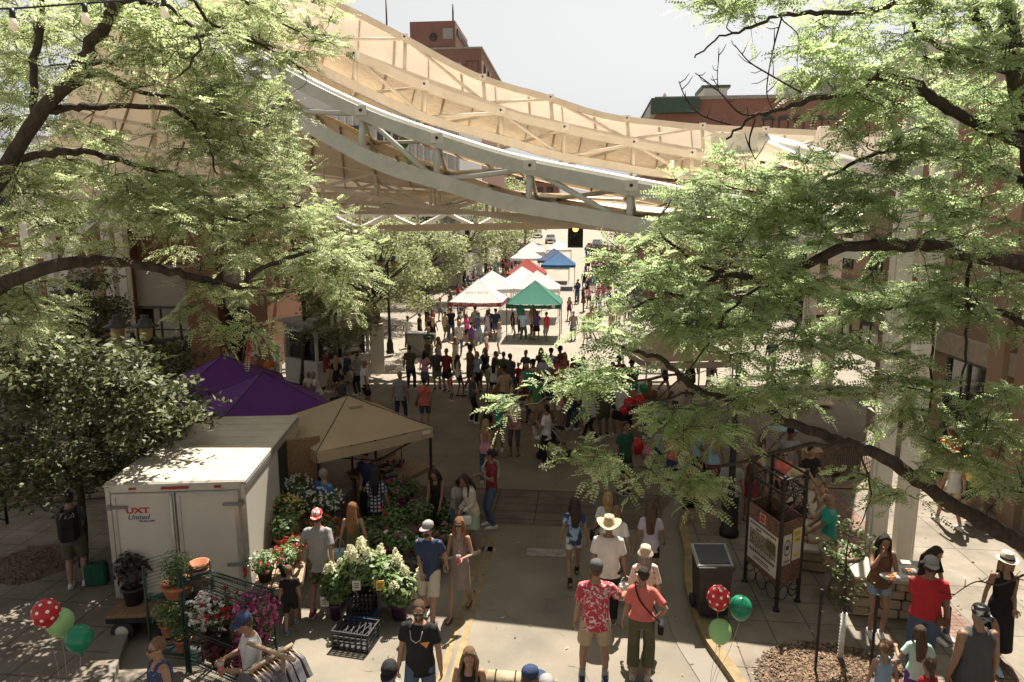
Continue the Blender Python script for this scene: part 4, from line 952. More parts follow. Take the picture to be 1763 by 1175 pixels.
b = MB(); b.box((W_ / 2, -.04, 2.34), (.42, .03, .035)); b.box((.42, -.04, 2.34), (.1, .03, .03)); b.box((W_ - .42, -.04, 2.34), (.1, .03, .03)); b.build('marker_light', M_redl, t)
m_ = plane_mtx((.48, -.06, 1.98), (1, 0, 0), (0, 0, 1)); text_mesh('UXT', .13, 0, t, 'lettering', M_redtxt, m_, bold=.004, width=.36)
m_ = plane_mtx((.48, -.06, 1.87), (1, .0, 0), (0, 0, 1)); text_mesh('United', .12, 0, t, 'lettering', M_bluetxt, m_, shear=.35, width=.34)
m_ = plane_mtx((.6, -.06, 1.80), (1, 0, 0), (0, 0, 1)); text_mesh('TRAILERS', .045, 0, t, 'lettering', M_bluetxt, m_, shear=.3, width=.26)
sdy = L_ * .62
b = MB(); b.box((W_ + .004, sdy, 1.38), (.02, .62, 1.7)); b.build('dark_doorway_panel', M_black, t)  # flat black panel stands for the unlit inside of the doorway
b = MB(); b.box((W_ + .32, sdy + .42, 1.38), (.66, .04, 1.72), rz=.35, bev=.01); b.box((W_ + .32, sdy + .415, 1.38), (.5, .06, 1.5), rz=.35); b.build('side_door', M_woodb, t)
for x in (.0, W_):
    b = MB(); sx = -1 if x == 0 else 1
    b.tube([(x - sx * .2, L_ * .42, .33), (x + sx * .02, L_ * .42, .33)], .33, 20); w_o = b.build('wheel', M_rub, t)
    b = MB(); b.tube([(x - sx * .1, L_ * .42, .33), (x + sx * .035, L_ * .42, .33)], .19, 16); b.build('rim', M_wpaint, w_o)
    b = MB(); q = [(x + sx * .06, L_ * .42 + .45 * math.cos(k * math.pi / 10), .4 + .42 * math.sin(k * math.pi / 10)) for k in range(11)]
    for p, r_ in zip(q[:-1], q[1:]): b.beam(p, r_, .18, .02)
    b.build('fender', M_black, t)
b = MB(); b.beam((W_ / 2 - .4, L_, .42), (W_ / 2, L_ + 1.1, .42), .08, .1); b.beam((W_ / 2 + .4, L_, .42), (W_ / 2, L_ + 1.1, .42), .08, .1); b.build('tongue', M_blackm, t)
# ---- small flat cart behind the trailer
gc = stand(262, 1040, .45)
t = thing('flat_cart', 'low flat wooden cart on small white wheels behind the trailer doors', 'cart', gc, rzT)
b = MB(); b.box((0, 0, .42), (1.15, .62, .06), bev=.01); b.build('deck', M_woodb, t); b = MB(); b.box((0, -.3, .36), (1.15, .04, .08)); b.box((0, .3, .36), (1.15, .04, .08)); b.box((-.35, 0, .2), (.06, .5, .06)); b.box((.35, 0, .2), (.06, .5, .06)); b.box((-.35, 0, .3), (.05, .05, .15)); b.box((.35, 0, .3), (.05, .05, .15)); b.build('frame', M_blackm, t)
for x in (-.35, .35):
    for y in (-.28, .28):
        b = MB(); b.tube([(x, y - .04, .17), (x, y + .04, .17)], .17, 18); w_o = b.build('wheel', M_rub, t); b = MB(); b.tube([(x, y - .05, .17), (x, y + .05, .17)], .1, 14); b.build('rim', M_wpaint, w_o)
# ---- tents
def cloth_roof(s, he, hp, m, sag=.1, n=8, vent=False):
    V = []; Fq = []; h = s / 2; cor = [(-h, -h), (h, -h), (h, h), (-h, h)]
    for k in range(4):
        a, c = cor[k], cor[(k + 1) % 4]; o = len(V)
        for i in range(n + 1):
            u = i / n
            for j in range(n + 1):
                v = j / n; x = (a[0] + (c[0] - a[0]) * v) * (1 - u); y = (a[1] + (c[1] - a[1]) * v) * (1 - u)
                dip = sag * 4 * v * (1 - v) * (1 - u) * (.35 + .65 * u * 2 if u < .5 else 1) * .55 + sag * .6 * u * (1 - u)
                wr = .012 * math.sin(v * 23 + k) * math.sin(u * 9) * (1 - u)
                V.append((x, y, he + (hp - he) * u - dip + wr))
        for i in range(n):
            for j in range(n): q = o + i * (n + 1) + j; Fq.append((q, q + 1, q + n + 2, q + n + 1))
    return fast_mesh('canopy', V, Fq, m, True)
def tent(label, P, s=3.0, rz=0.0, he=2.15, hp=3.2, col=None, val=None, leg=None, vh=.24, group='pop up canopy tents', detail=True, name='canopy_tent'):
    t = thing(name, label, 'tent', P, rz, group); h = s / 2
    cn = link('canopy', cloth_roof(s, he, hp, col, n=8 if detail else 4), t)
    b = MB(); cor = [(-h, -h), (h, -h), (h, h), (-h, h)]
    for k in range(4):
        a, c = Vector((*cor[k], he + .005)), Vector((*cor[(k + 1) % 4], he + .005)); nn = 10; d = Vector((0, 0, -vh))
        out = Vector((a.y - c.y, c.x - a.x, 0)).normalized() * -.012; prev = None
        for i in range(nn + 1):
            p = a.lerp(c, i / nn); dipz = .055 * 4 * (i / nn) * (1 - i / nn); q = p + d + out * (1 + math.sin(i * 2.1)) - Vector((0, 0, dipz * .3)); p = p - Vector((0, 0, dipz))
            if prev: b.quad(prev[1], q, p, prev[0])
            prev = (p, q)
    b.build('valance', val or col, t)
    for x, y in cor:
        b = MB(); b.beam((x * .97, y * .97, 0), (x * .97, y * .97, he - .05), .045, .045); b.box((x * .97, y * .97, .006), (.1, .1, .012)); b.build('leg', leg, t)
    b = MB()
    for k in range(4):
        a, c = cor[k], cor[(k + 1) % 4]; m_ = ((a[0] + c[0]) / 2 * .96, (a[1] + c[1]) / 2 * .96)
        b.beam((a[0] * .96, a[1] * .96, he - .12), (*m_, he - .5), .025, .025); b.beam((c[0] * .96, c[1] * .96, he - .12), (*m_, he - .5), .025, .025)
        b.beam((a[0] * .96, a[1] * .96, he - .08), (0, 0, hp - .14), .02, .02)
    b.build('frame', leg, t)
    b = MB()
    for k in range(4):
        a = cor[k]; q = [(a[0] * (1 - u), a[1] * (1 - u), he + (hp - he) * u - .06 * u * (1 - u) + .006) for u in (0, .25, .5, .75, 1)]; b.tube(q, .009, 5)
    b.build('seams', leg if detail else col, t)
    return t
def tcloth(name, c, tr=.35): return mat(name, c, rough=.8, var=.07, scale=1.5, trans=tr, bump=.25, bscale=5)
M_tw = tcloth('tent_white', (0.629, 0.620, 0.603)); M_tg = tcloth('tent_green', (0.032, 0.180, 0.123)); M_tr = tcloth('tent_red', (0.307, 0.034, 0.025)); M_tb = tcloth('tent_blue', (0.031, 0.123, 0.277)); M_tn = tcloth('tent_navy', (0.061, 0.080, 0.172))
M_tt = tcloth('tent_tan', (0.4, 0.3, 0.19), .12); M_tp = tcloth('tent_purple', (0.13, 0.032, 0.22), .3); M_tm = tcloth('tent_maroon', (0.27, 0.05, 0.06), .2); M_tbe = tcloth('tent_beige', (0.5, 0.42, 0.32), .2); M_tdg = tcloth('tent_dark_green', (0.015, 0.09, 0.06), .15)
M_legw = mat('white_leg', (0.510, 0.501, 0.484), rough=.4)
G_TENT = 'pop up canopy tents of the market'
pj = ground(773, 583); sz = 3.05
TJ = tent('white tent with maroon lettered valance beside the green tent', pj + Vector((sz / 2, sz / 2, 0)), sz, 0, 2.1, 3.3, M_tw, M_tm, M_legw, group=G_TENT)
m_ = plane_mtx((0, -sz / 2 - .03, 1.99), (1, 0, 0), (0, 0, 1)); text_mesh('JAM - JELLY - SYRUP - SAUCE', .17, 0, TJ, 'valance_lettering', mat('cream_lettering', (.7, .62, .55)), m_, width=2.5)
sl_ = Vector((0, sz / 2 * .62, 1.2 * .62)); m_ = plane_mtx((0, -sz / 2 + .5 * sz / 2 - .07, 2.1 + 1.2 * .5 - .075), (1, 0, 0), sl_); text_mesh('Becky\'s Berries', .3, 0, TJ, 'roof_lettering', mat('grey_lettering', (.35, .33, .36)), m_, width=1.35)
pg = ground(871, 588)
TG = tent('green tent with a dark green valance at the head of the tent row', pg + Vector((sz / 2, sz / 2, 0)), sz, 0, 2.1, 3.3, M_tg, M_tdg, M_blackm, group=G_TENT)
b = MB(); b.box((1.12, -sz / 2 - .03, 1.99), (.17, .012, .13)); b.build('badge', M_paper, TG)
tents = [(847, 466, M_tw, 'white tent directly behind the lettered jam tent'), (925, 466, M_tw, 'white tent directly behind the green tent'), (899, 459, M_tw, 'white tent between the red tent and the two behind the green one'), (907, 446, M_tr, 'red tent in the middle of the tent row'),
    (906, 425, M_tw, 'wide white tent on the left beyond the red tent'), (916, 416, M_tw, 'farthest white tent on the left of the row'), (962, 434, M_tb, 'bright blue tent right of the far white tents'), (954, 428, M_tn, 'faded navy tent just behind the blue tent'), (962, 413, M_tw, 'farthest white tent on the right in front of the parked cars')]
for px, py, m_, lab in tents: tent(lab, stand(px, py, 3.25), 3.05, 0, 2.15, 3.25, m_, None, M_legw, group=G_TENT, detail=False)
tent('beige tent glimpsed through the right locust branches', stand(1165, 553, 3.2), 3.0, .2, 2.1, 3.2, M_tbe, None, M_legw, group=G_TENT)
tent('bright blue tent on the right pavement seen through the branches', stand(1640, 556, 3.2), 3.0, .1, 2.1, 3.2, M_tb, None, M_legw, group=G_TENT)
tent('tan canopy tent over the slatted vendor table beside the trailer', stand(599, 681, 2.7), 2.72, R(45), 2.03, 2.7, M_tt, None, M_blackm, group=G_TENT)
b = MB(); b.box((0, 0, 0), (.2, .012, .07)); tt_ = [o for o in COL.objects if o.get('label', '').startswith('tan canopy tent')][0]; bo = b.build('brand_patch', M_paper, tt_); bo.location = (1.18, -1.385, 1.94); b = MB(); b.beam((-.16, -.3, 2.5), (.16, -.3, 2.5), .2, .012); b.beam((0, -.12, 2.62), (0, -.36, 2.52), .3, .012); b.build('vent_flap', M_tt, tt_)
tp_ = stand(452, 641, 2.95); tent('purple tent behind the trailer and nearest the tan tent', tp_, 3.3, R(38), 1.95, 2.95, M_tp, None, M_blackm, group=G_TENT)
tq_ = stand(384, 612, 2.95); tent('purple tent farther back beside the dark leafed trees', tq_, 3.3, R(30), 1.95, 2.95, M_tp, None, M_blackm, group=G_TENT)
# ---- vendor table under the tan tent
ta, tb_, tc_ = stand(672, 836, .8), stand(748, 799, .8), stand(650, 782, .8)
ux = (tb_ - ta); lx_ = ux.length; rzv = math.atan2(ux.y, ux.x); wy = 1.25
TV = thing('vendor_table', 'slatted wooden vendor table under the tan tent', 'table', ta, rzv); b = MB()
for k in range(11): b.box((lx_ / 2, wy * (k + .5) / 11, .785), (lx_ + .1, wy / 11 - .02, .03))
b.build('table_top', M_wood, TV)
b = MB(); b.box((lx_ / 2, .03, .72), (lx_, .04, .09)); b.box((lx_ / 2, wy - .03, .72), (lx_, .04, .09)); b.box((lx_ / 2, wy + .01, .84), (lx_ + .1, .03, .1)); b.build('apron', M_woodb, TV)
for x in (.08, lx_ - .08):
    for y in (.08, wy - .08):
        b = MB(); b.box((x, y, .34), (.07, .07, .68)); b.build('leg', M_woodb, TV)
mtT = Matrix.Translation(ta) @ Matrix.Rotation(rzv, 4, 'Z')
M_pk = mat('dark_package', (0.06, 0.045, 0.04), rough=.4, var=.5, scale=20); M_pk2 = mat('red_jar', (0.25, 0.03, 0.03), rough=.3)
pkl = ['dark packet at the near edge of the vendor table', 'dark packet in the middle of the vendor table', 'dark packet at the far edge of the vendor table', 'dark packet nearest the tan tent pole on the table', 'small dark packet between the jars on the table', 'dark packet at the left end of the table']
for i, (x, y) in enumerate(((.35, .3), (.6, .62), (.75, 1.0), (1.2, .8), (.95, .72), (.2, .8))):
    b = MB(); b.box((0, 0, .035), (.3, .2, .07), bev=.015)
    for k in range(3): b.box((-.09 + .09 * k, 0, .078), (.07, .16, .012))
    o = b.build('goods_packet', M_pk, None, mtT @ Vector((x, y, .8)), rzv + random.uniform(-.3, .3)); tag(o, pkl[i], 'packet', 'packets on the vendor table')
for i, (x, y) in enumerate(((1.0, .55), (1.1, .62), (1.05, .78), (.9, .85), (.12, 1.1), (.2, 1.15))):
    t = thing('jar', ['red jar at the front of the jar group', 'red jar behind the front jar', 'red jar second from the back', 'red jar at the back of the group', 'red jar alone at the back corner of the table', 'red jar touching the one at the back corner'][i], 'jar', mtT @ Vector((x, y, .8)), 0, 'jars on the vendor table')
    b = MB(); b.lathe((0, 0, 0), [(.04, 0), (.045, .02), (.045, .1), (.035, .12)], 10); b.build('glass', M_pk2, t); b = MB(); b.lathe((0, 0, .12), [(.038, 0), (.038, .025), (.0, .026)], 10); b.build('lid', M_blackm, t)
t = thing('price_sign', 'small yellow price card on a black stick on the vendor table', 'sign', mtT @ Vector((1.22, .7, .8))); b = MB(); b.tube([(0, 0, 0), (0, 0, .42)], .012, 6); b.box((0, 0, .006), (.1, .1, .012)); b.build('stick', M_blackm, t); b = MB(); b.box((0, -.02, .44), (.12, .012, .09)); b.build('card', M_yelcard, t)
t = thing('storage_bucket', 'white plastic bucket standing under the vendor table', 'bucket', mtT @ Vector((.55, .12, 0))); b = MB(); b.lathe((0, 0, 0), [(.13, 0), (.16, .36), (.165, .36), (.165, .39), (.0, .39)], 16); b.build('bucket_body', M_legw, t); b = MB(); b.tube([(.165 * math.cos(a), -.02, .33 - .15 * math.sin(a)) for a in [k * math.pi / 8 for k in range(9)]], .006, 5); b.build('handle', M_alu, t)
# ---- plants and flowers
M_leafG = [leafmat('bedding_leaf_a', (0.09, 0.14, 0.04), .25), leafmat('bedding_leaf_b', (0.14, 0.19, 0.07), .25), leafmat('bedding_leaf_c', (0.05, 0.09, 0.03), .25)]
M_leafP = [leafmat('dark_leaf_a', (0.035, 0.028, 0.022), .1), leafmat('dark_leaf_b', (0.05, 0.03, 0.028), .1), leafmat('dark_leaf_c', (0.03, 0.035, 0.02), .1)]
M_leafB = [leafmat('hydrangea_leaf_a', (0.13, 0.2, 0.06), .3), leafmat('hydrangea_leaf_b', (0.2, 0.27, 0.1), .3), leafmat('hydrangea_leaf_c', (0.07, 0.12, 0.035), .3)]
def petal(n, c): return mat('petal_' + n, c, rough=.6, var=.15, trans=.3)
PW, PR, PP, PM, PY, PO, PC = petal('white', (.72, .7, .64)), petal('red', (.5, .02, .02)), petal('pink', (.5, .14, .27)), petal('magenta', (.28, .035, .13)), petal('yellow', (.6, .5, .16)), petal('orange', (.6, .14, .03)), petal('cream', (.72, .7, .46))
_ps = [100]
def plant(label, P, pot=('terra', .13, .22), r=(.3, .3, .25), leaf=None, nl=500, ls=.035, flowers=(), fs=.035, group=None, spikes=False, tall=0.0, name='potted_plant', hang=False):
    _ps[0] += 1; g = np.random.default_rng(_ps[0]); t = thing(name, label, 'plant', P, 0, group); ph = 0
    if pot:
        pm = {'terra': M_terra, 'black': M_black, 'purple': mat('purple_pot', (.075, .03, .08), rough=.5), 'white': M_legw}[pot[0]]
        b = MB(); b.lathe((0, 0, 0), [(pot[1] * .72, 0), (pot[1] * .95, pot[2] * .82), (pot[1] * 1.06, pot[2] * .82), (pot[1] * 1.08, pot[2]), (pot[1] * .94, pot[2]), (pot[1] * .9, pot[2] * .9), (0, pot[2] * .88)], 16); b.build('pot', pm, t); ph = pot[2]
    cz = ph + tall + r[2] * .75
    v = norm(g.normal(0, 1, (nl, 3))) * (g.uniform(.05, 1, (nl, 1)) ** .42); P_ = v * np.array(r) * g.uniform(.85, 1.08, (nl, 1)) + np.array([0, 0, cz])
    P_[:, 2] = np.maximum(P_[:, 2], ph + .01 if not hang else -.1)
    link('foliage', leaves_mesh('foliage', P_, leaf or M_leafG, ls, _ps[0], .8), t)
    b = MB()
    for k in range(7):
        q = P_[k * 13 % nl] ; b.tube([(0, 0, ph * .85), (q[0] * .4, q[1] * .4, (ph + q[2]) / 2), tuple(q)], .006, 4)
    b.build('stem', mat('green_stem', (.08, .1, .03)), t)
    for pm, n in flowers:
        v = norm(g.normal(0, 1, (n, 3)) + np.array([0, -.25, .45])); C = v * np.array(r) * g.uniform(.9, 1.12, (n, 1)) + np.array([0, 0, cz])
        Q = np.repeat(C, 5, 0) + g.normal(0, fs * .38, (n * 5, 3)); link('blossom', leaves_mesh('blossom', Q, [pm, pm, pm], fs * .8, _ps[0] + 7, .9), t)
    return t
GPL = 'potted flowers for sale beside the trailer'
plant('dark purple leafed plant in a black pot on the flat cart', gc + Vector((-.3, 0, .45)) , ('black', .17, .3), (.27, .25, .32), M_leafP, 260, .075, group=GPL, tall=.05)
# plant bench along the trailer side
pb = stand(482, 985, .68)
t = thing('plant_bench', 'low wooden plant bench beside the right rear corner of the trailer', 'bench', pb, rzT + .12); b = MB()
for k in range(5): b.box((-.3 + .15 * k, .5, .665), (.13, 2.0, .03))
b.build('slats', M_wood, t); b = MB(); b.box((0, -.5, .6), (.76, .04, .12)); b.box((0, 1.5, .6), (.76, .04, .12)); b.box((.37, .5, .6), (.04, 2.0, .12)); b.build('frame', M_wood, t)
for x in (-.32, .32):
    for y in (-.42, 1.42):
        b = MB(); b.box((x, y, .27), (.07, .07, .54)); b.build('leg', M_woodb, t)
mb_ = Matrix.Translation(pb) @ Matrix.Rotation(rzT + .12, 4, 'Z')
B_ = lambda x, y, z=.68: mb_ @ Vector((x, y, z))
plant('white and red impatiens in a black pot at the near end of the bench', B_(-.2, -.25), ('black', .13, .2), (.25, .25, .2), M_leafB, 500, .03, [(PW, 16), (PR, 12)], .03, GPL)
plant('variegated bushy plant in the middle of the bench front', B_(.12, -.1), ('black', .13, .18), (.25, .25, .2), M_leafB, 520, .03, [(PP, 8), (PR, 14)], .03, GPL)
plant('red geranium in a terracotta pot at the outer edge of the bench', B_(.2, .35), ('terra', .14, .2), (.2, .2, .14), M_leafG, 260, .035, [(PR, 24)], .04, GPL)
plant('pale green leafy plant in a wide terracotta pot behind the geranium', B_(.0, .85), ('terra', .2, .26), (.27, .27, .25), M_leafB, 700, .04, (), group=GPL)
plant('yellow chrysanthemums behind the pale green plant', B_(-.1, 1.5, .75), ('black', .18, .2), (.36, .34, .28), M_leafG, 800, .035, [(PY, 90)], .04, GPL)
plant('white chrysanthemums nearest the open side door', B_(.05, 2.25, .85), ('black', .18, .2), (.36, .34, .28), M_leafG, 800, .035, [(PW, 120)], .035, GPL)
plant('white chrysanthemums right of the yellow ones', B_(.6, 1.95, .7), ('black', .18, .2), (.36, .34, .28), M_leafG, 800, .035, [(PW, 110)], .035, GPL)
plant('orange and red flowers below the white chrysanthemums', B_(.62, 1.3, .45), ('black', .16, .2), (.32, .3, .25), M_leafG, 600, .035, [(PO, 16), (PR, 6)], .04, GPL)
t = thing('plant_stand', 'plain wooden step shelf carrying the chrysanthemums', 'shelf', B_(.2, 1.9, 0), rzT + .12); b = MB(); b.box((-.3, -.2, .7), (.55, 1.2, .05)); b.box((.42, -.1, .42), (.5, 1.6, .05)); b.build('shelf', M_woodb, t); b = MB()
for x, y, h in ((-.5, -.7, .68), (-.5, .3, .68), (-.1, -.7, .68), (-.1, .3, .68), (.6, -.8, .4), (.6, .6, .4), (.25, -.8, .4), (.25, .6, .4)): b.box((x, y, h / 2), (.06, .06, h))
b.build('legs', M_woodb, t)
plant('red rose bush in a black pot against the trailer rear door', stand(398, 992, .7) + Vector((0, .15, 0)), ('black', .2, .62), (.3, .25, .26), M_leafP, 420, .05, [(PR, 3)], .07, GPL)
# hydrangeas on crates
M_crb = mat('blue_crate', (.03, .13, .36), rough=.5); M_crk = mat('black_crate', (.02, .02, .022), rough=.5)
def crate(label, P, size, rz, m, cat='crate'):
    x, y, h = size; t = thing('crate', label, cat, P, rz, 'plastic crates under the hydrangeas'); b = MB(); b.box((0, 0, .012), (x, y, .02)); 
    for k in range(4): b.box((0, -y / 2 + .012, .05 + k * (h - .06) / 3), (x, .02, .03)); b.box((0, y / 2 - .012, .05 + k * (h - .06) / 3), (x, .02, .03)); b.box((-x / 2 + .012, 0, .05 + k * (h - .06) / 3), (.02, y - .05, .03)); b.box((x / 2 - .012, 0, .05 + k * (h - .06) / 3), (.02, y - .05, .03))
    for k in range(7): b.box((-x / 2 + .02 + k * (x - .04) / 6, -y / 2 + .012, h / 2), (.025, .026, h)); b.box((-x / 2 + .02 + k * (x - .04) / 6, y / 2 - .012, h / 2), (.025, .026, h))
    b.build('sides', m, t); b = MB()
    for k in range(6): b.beam((-x / 2 + .03 + k * (x - .06) / 6, -y / 2 + .03, h * .8), (-x / 2 + .03 + (k + 1) * (x - .06) / 6, y / 2 - .03, h * .8), .014, .01); b.beam((-x / 2 + .03 + (k + 1) * (x - .06) / 6, -y / 2 + .03, h * .8 + .011), (-x / 2 + .03 + k * (x - .06) / 6, y / 2 - .03, h * .8 + .011), .014, .01)
    b.build('lattice', m, t); return t
gh = ground(620, 1072)
crate('blue plastic crate under the black crate of the hydrangea stand', gh + Vector((0, .1, 0)), (.46, .36, .14), .05, M_crb); crate('black crate stacked on the blue crate under the hydrangeas', gh + Vector((0, .12, .145)), (.44, .34, .32), .05, M_crk)
crate('upside down black lattice crate in front of the hydrangea stand', gh + Vector((.12, -.55, 0)), (.62, .45, .3), -.12, M_crk)
def hyd(label, P, pot, r, tall, cones):
    t = plant(label, P, pot, r, M_leafB, 900, .055, (), group='white flowering hydrangeas on the stand', tall=tall); g = np.random.default_rng(_ps[0]); ph = pot[2] if pot else 0; cz = ph + tall + r[2] * .75
    b = []
    for k in range(cones):
        v = norm(g.normal(0, 1, 3) + np.array([0, 0, 1.6])); c = v * np.array(r) * .95 + np.array([0, 0, cz]); n = 120; hgt = g.uniform(.1, .2); u = g.uniform(0, 1, n); a = g.uniform(0, 6.28, n); rr = g.uniform(.055, .085) * (1 - u ** 1.6 * .85) * g.uniform(.55, 1.1, n); lnx = g.normal(0, .035, 2); c = c + np.array([lnx[0], lnx[1], 0]) * 1.5
        q = np.stack([c[0] + rr * np.cos(a), c[1] + rr * np.sin(a), c[2] + u * hgt], 1); b.append(q)
    link('blossom', leaves_mesh('blossom', np.concatenate(b), [PC, PC, PW], .021, _ps[0], 1.0), t); return t
hyd('tall hydrangea with cream cones on the black crate', gh + Vector((.0, .18, .47)), ('black', .15, .16), (.37, .32, .34), .0, 14); hyd('hydrangea in a purple pot left of the crates', gh + Vector((-.42, .1, 0)), ('purple', .15, .3), (.27, .25, .33), .03, 7)
hyd('wide hydrangea in a purple pot right of the crates', gh + Vector((.62, .2, 0)), ('purple', .16, .3), (.35, .3, .3), .0, 9); hyd('hydrangea in a white pot behind the black crate', gh + Vector((.3, .42, .1)), ('white', .16, .3), (.36, .32, .34), .0, 8)
for i, (x, y, z, m_, lab) in enumerate(((-.0, -.1, .62, M_paper, 'white price card stuck in the tall hydrangea'), (.36, -.0, .58, M_yelcard, 'yellow price card on the white pot right of the crates'), (-.55, -.1, .3, M_paper, 'white price card by the left purple pot'))):
    t = thing('price_card', lab, 'sign', gh + Vector((x, y, z)), .2); b = MB(); b.box((0, 0, .1), (.13, .008, .17)); b.build('card', m_, t); b = MB(); b.tube([(0, .01, -.15), (0, .01, .1)], .006, 5); b.build('stick', M_wood, t); b = MB()
    for k in range(3): b.box((0, -.006, .06 + .035 * k), (.09 - .02 * (k % 2), .004, .014))
    b.build('print', M_ink, t)
# dark pink flower mass in the shade
labs = ['nearest the man in the navy shirt', 'at the left front of the shaded flower display', 'in the middle front of the shaded flower display', 'below the woman in the black tank top', 'at the back of the shaded flower display', 'beside the white bucket', 'behind the hydrangeas', 'next to the woman with the white handbag', 'left of the lettered white pot', 'at the right end of the shaded flower display', 'under the edge of the vendor table', 'in the second row of the shaded display']
pos = [(728, 985), (650, 985), (690, 1000), (745, 915), (700, 890), (680, 905), (640, 955), (775, 935), (680, 960), (770, 975), (665, 920), (720, 945)]
for i, ((px, py), l2) in enumerate(zip(pos, labs)):
    fl = [[(PM, 12), (PP, 4)], [(PM, 6)], [(PW, 5), (PM, 5)], [(PR, 3)], [(PP, 6)]][i % 5]
    plant(('magenta', 'dark red', 'white and magenta', 'red', 'pink')[i % 5] + ' flowering plant ' + l2, ground(px, py), ('white' if i in (0, 9) else 'black', .17, .27), (.34, .32, .26), M_leafG, 620, .045, fl, .06, 'flowering pots in the shade of the tan tent', tall=.1 + .12 * (i % 3))
# ---- green wire racks
def rack(label, cs, h, shelves, side_bars=False, extra=0):
    t = thing('wire_rack', label, 'shelving', cs[0], 0, 'green wire plant racks'); o = cs[0]; q = [c - o for c in cs]
    for c in q:
        b = MB(); b.tube([(c.x, c.y, 0), (c.x, c.y, h + extra)], .022, 8); b.build('post', M_gwire, t)
    for z in shelves:
        b = MB()
        for k in range(4): b.tube([(q[k].x, q[k].y, z), (q[(k + 1) % 4].x, q[(k + 1) % 4].y, z)], .013, 6); b.tube([(q[k].x, q[k].y, z - .05), (q[(k + 1) % 4].x, q[(k + 1) % 4].y, z - .05)], .008, 5)
        for k in range(1, 24):
            u = k / 24; p, r_ = q[0].lerp(q[3], u), q[1].lerp(q[2], u); b.tube([(p.x, p.y, z + .008), (r_.x, r_.y, z + .008)], .0045, 4)
        for u in (.25, .5, .75): p, r_ = q[0].lerp(q[1], u), q[3].lerp(q[2], u); b.tube([(p.x, p.y, z), (r_.x, r_.y, z)], .007, 4)
        b.build('shelf', M_gwire, t)
    if side_bars:
        b = MB()
        for k in range(9):
            z = h * .72 + k * .055 + .1; b.tube([(q[0].x, q[0].y, z), (q[1].x, q[1].y, z)], .0045, 4)
        b.build('end_bars', M_gwire, t)
    return t
hr = 1.5
cs = [stand(314, 995, hr), stand(365, 982, hr), stand(470, 1014, hr), stand(419, 1034, hr)]
rack('green wire rack with petunias on its middle shelf in front of the trailer', cs, hr, (.22, .72, hr - .02), True)
cl_ = [stand(268, 1022, 1.1) , stand(262, 1008, 1.1) + Vector((0, .3, 0)), stand(318, 1000, 1.1) + Vector((0, .25, 0)), stand(318, 1022, 1.1)]
cl_ = [cs[0] + Vector((-.62, .05, 0)), cs[1] + Vector((-.62, .12, 0)), cs[1] + Vector((-.05, .05, 0)), cs[0] + Vector((-.05, 0, 0))]
rack('taller green wire rack holding herb pots beside the trailer door', cl_, 1.62, (.25, 1.12), True, .0)
mid = (cs[0] + cs[1] + cs[2] + cs[3]) / 4; ax = (cs[3] - cs[0]); ay = (cs[1] - cs[0])
RK = lambda u, v, z: cs[0] + ax * u + ay * v + Vector((0, 0, z))
GR = 'potted plants on the wire racks'
plant('white and dark red petunias on the middle shelf', RK(.42, .4, .73), ('black', .15, .16), (.3, .26, .27), M_leafG, 620, .035, [(PW, 55), (PR, 26)], .055, GR); plant('white petunias with a few red ones left of the middle', RK(.28, .2, .73), ('black', .14, .16), (.24, .22, .24), M_leafG, 420, .035, [(PW, 46), (PM, 10)], .055, GR)
plant('pink petunias spilling from the right end of the rack', RK(.92, .55, .73), ('black', .16, .16), (.28, .3, .33), M_leafG, 620, .035, [(PP, 80), (PM, 40)], .055, GR, hang=True); plant('magenta petunias low at the right end of the rack', RK(1.0, .2, .4), ('black', .14, .16), (.22, .22, .28), M_leafG, 420, .035, [(PM, 36), (PP, 36)], .05, GR)
plant('dark red coleus on the bottom shelf of the rack', RK(.4, .3, .23), ('black', .15, .16), (.34, .26, .2), [leafmat('coleus_a', (.09, .02, .018), .2), leafmat('coleus_b', (.12, .03, .02), .2), leafmat('coleus_c', (.05, .03, .018), .2)], 520, .05, (), group=GR); plant('second dark red coleus at the bottom right of the rack', RK(.8, .3, .23), ('black', .15, .16), (.3, .24, .2), [M_leafP[1], _mats['coleus_a'], _mats['coleus_b']], 420, .05, (), group=GR)
RL = lambda u, v, z: cl_[0] + (cl_[3] - cl_[0]) * u + (cl_[1] - cl_[0]) * v + Vector((0, 0, z))
plant('rosemary herbs in a wide terracotta bowl on the taller rack', RL(.6, .35, 1.14), ('terra', .22, .2), (.27, .22, .3), M_leafG, 700, .028, (), group=GR); plant('feathery herb in a terracotta pot low on the taller rack', RL(.3, .3, .5), ('terra', .13, .2), (.26, .22, .2), M_leafB, 420, .03, (), group=GR); plant('fern like herb in a small terracotta pot under the rosemary', RL(.75, .2, .3), ('terra', .12, .2), (.22, .2, .22), M_leafG, 420, .03, (), group=GR)
t = thing('terracotta_pots', 'stack of empty terracotta pots behind the rosemary', 'pots', RL(.75, .9, 1.14)); 
for k in range(3):
    b = MB(); b.lathe((0, 0, .1 * k), [(.1, 0), (.13, .2), (.145, .2), (.145, .25), (.12, .25), (.1, .05), (0, .04)], 14); b.build('pot', M_terra, t)
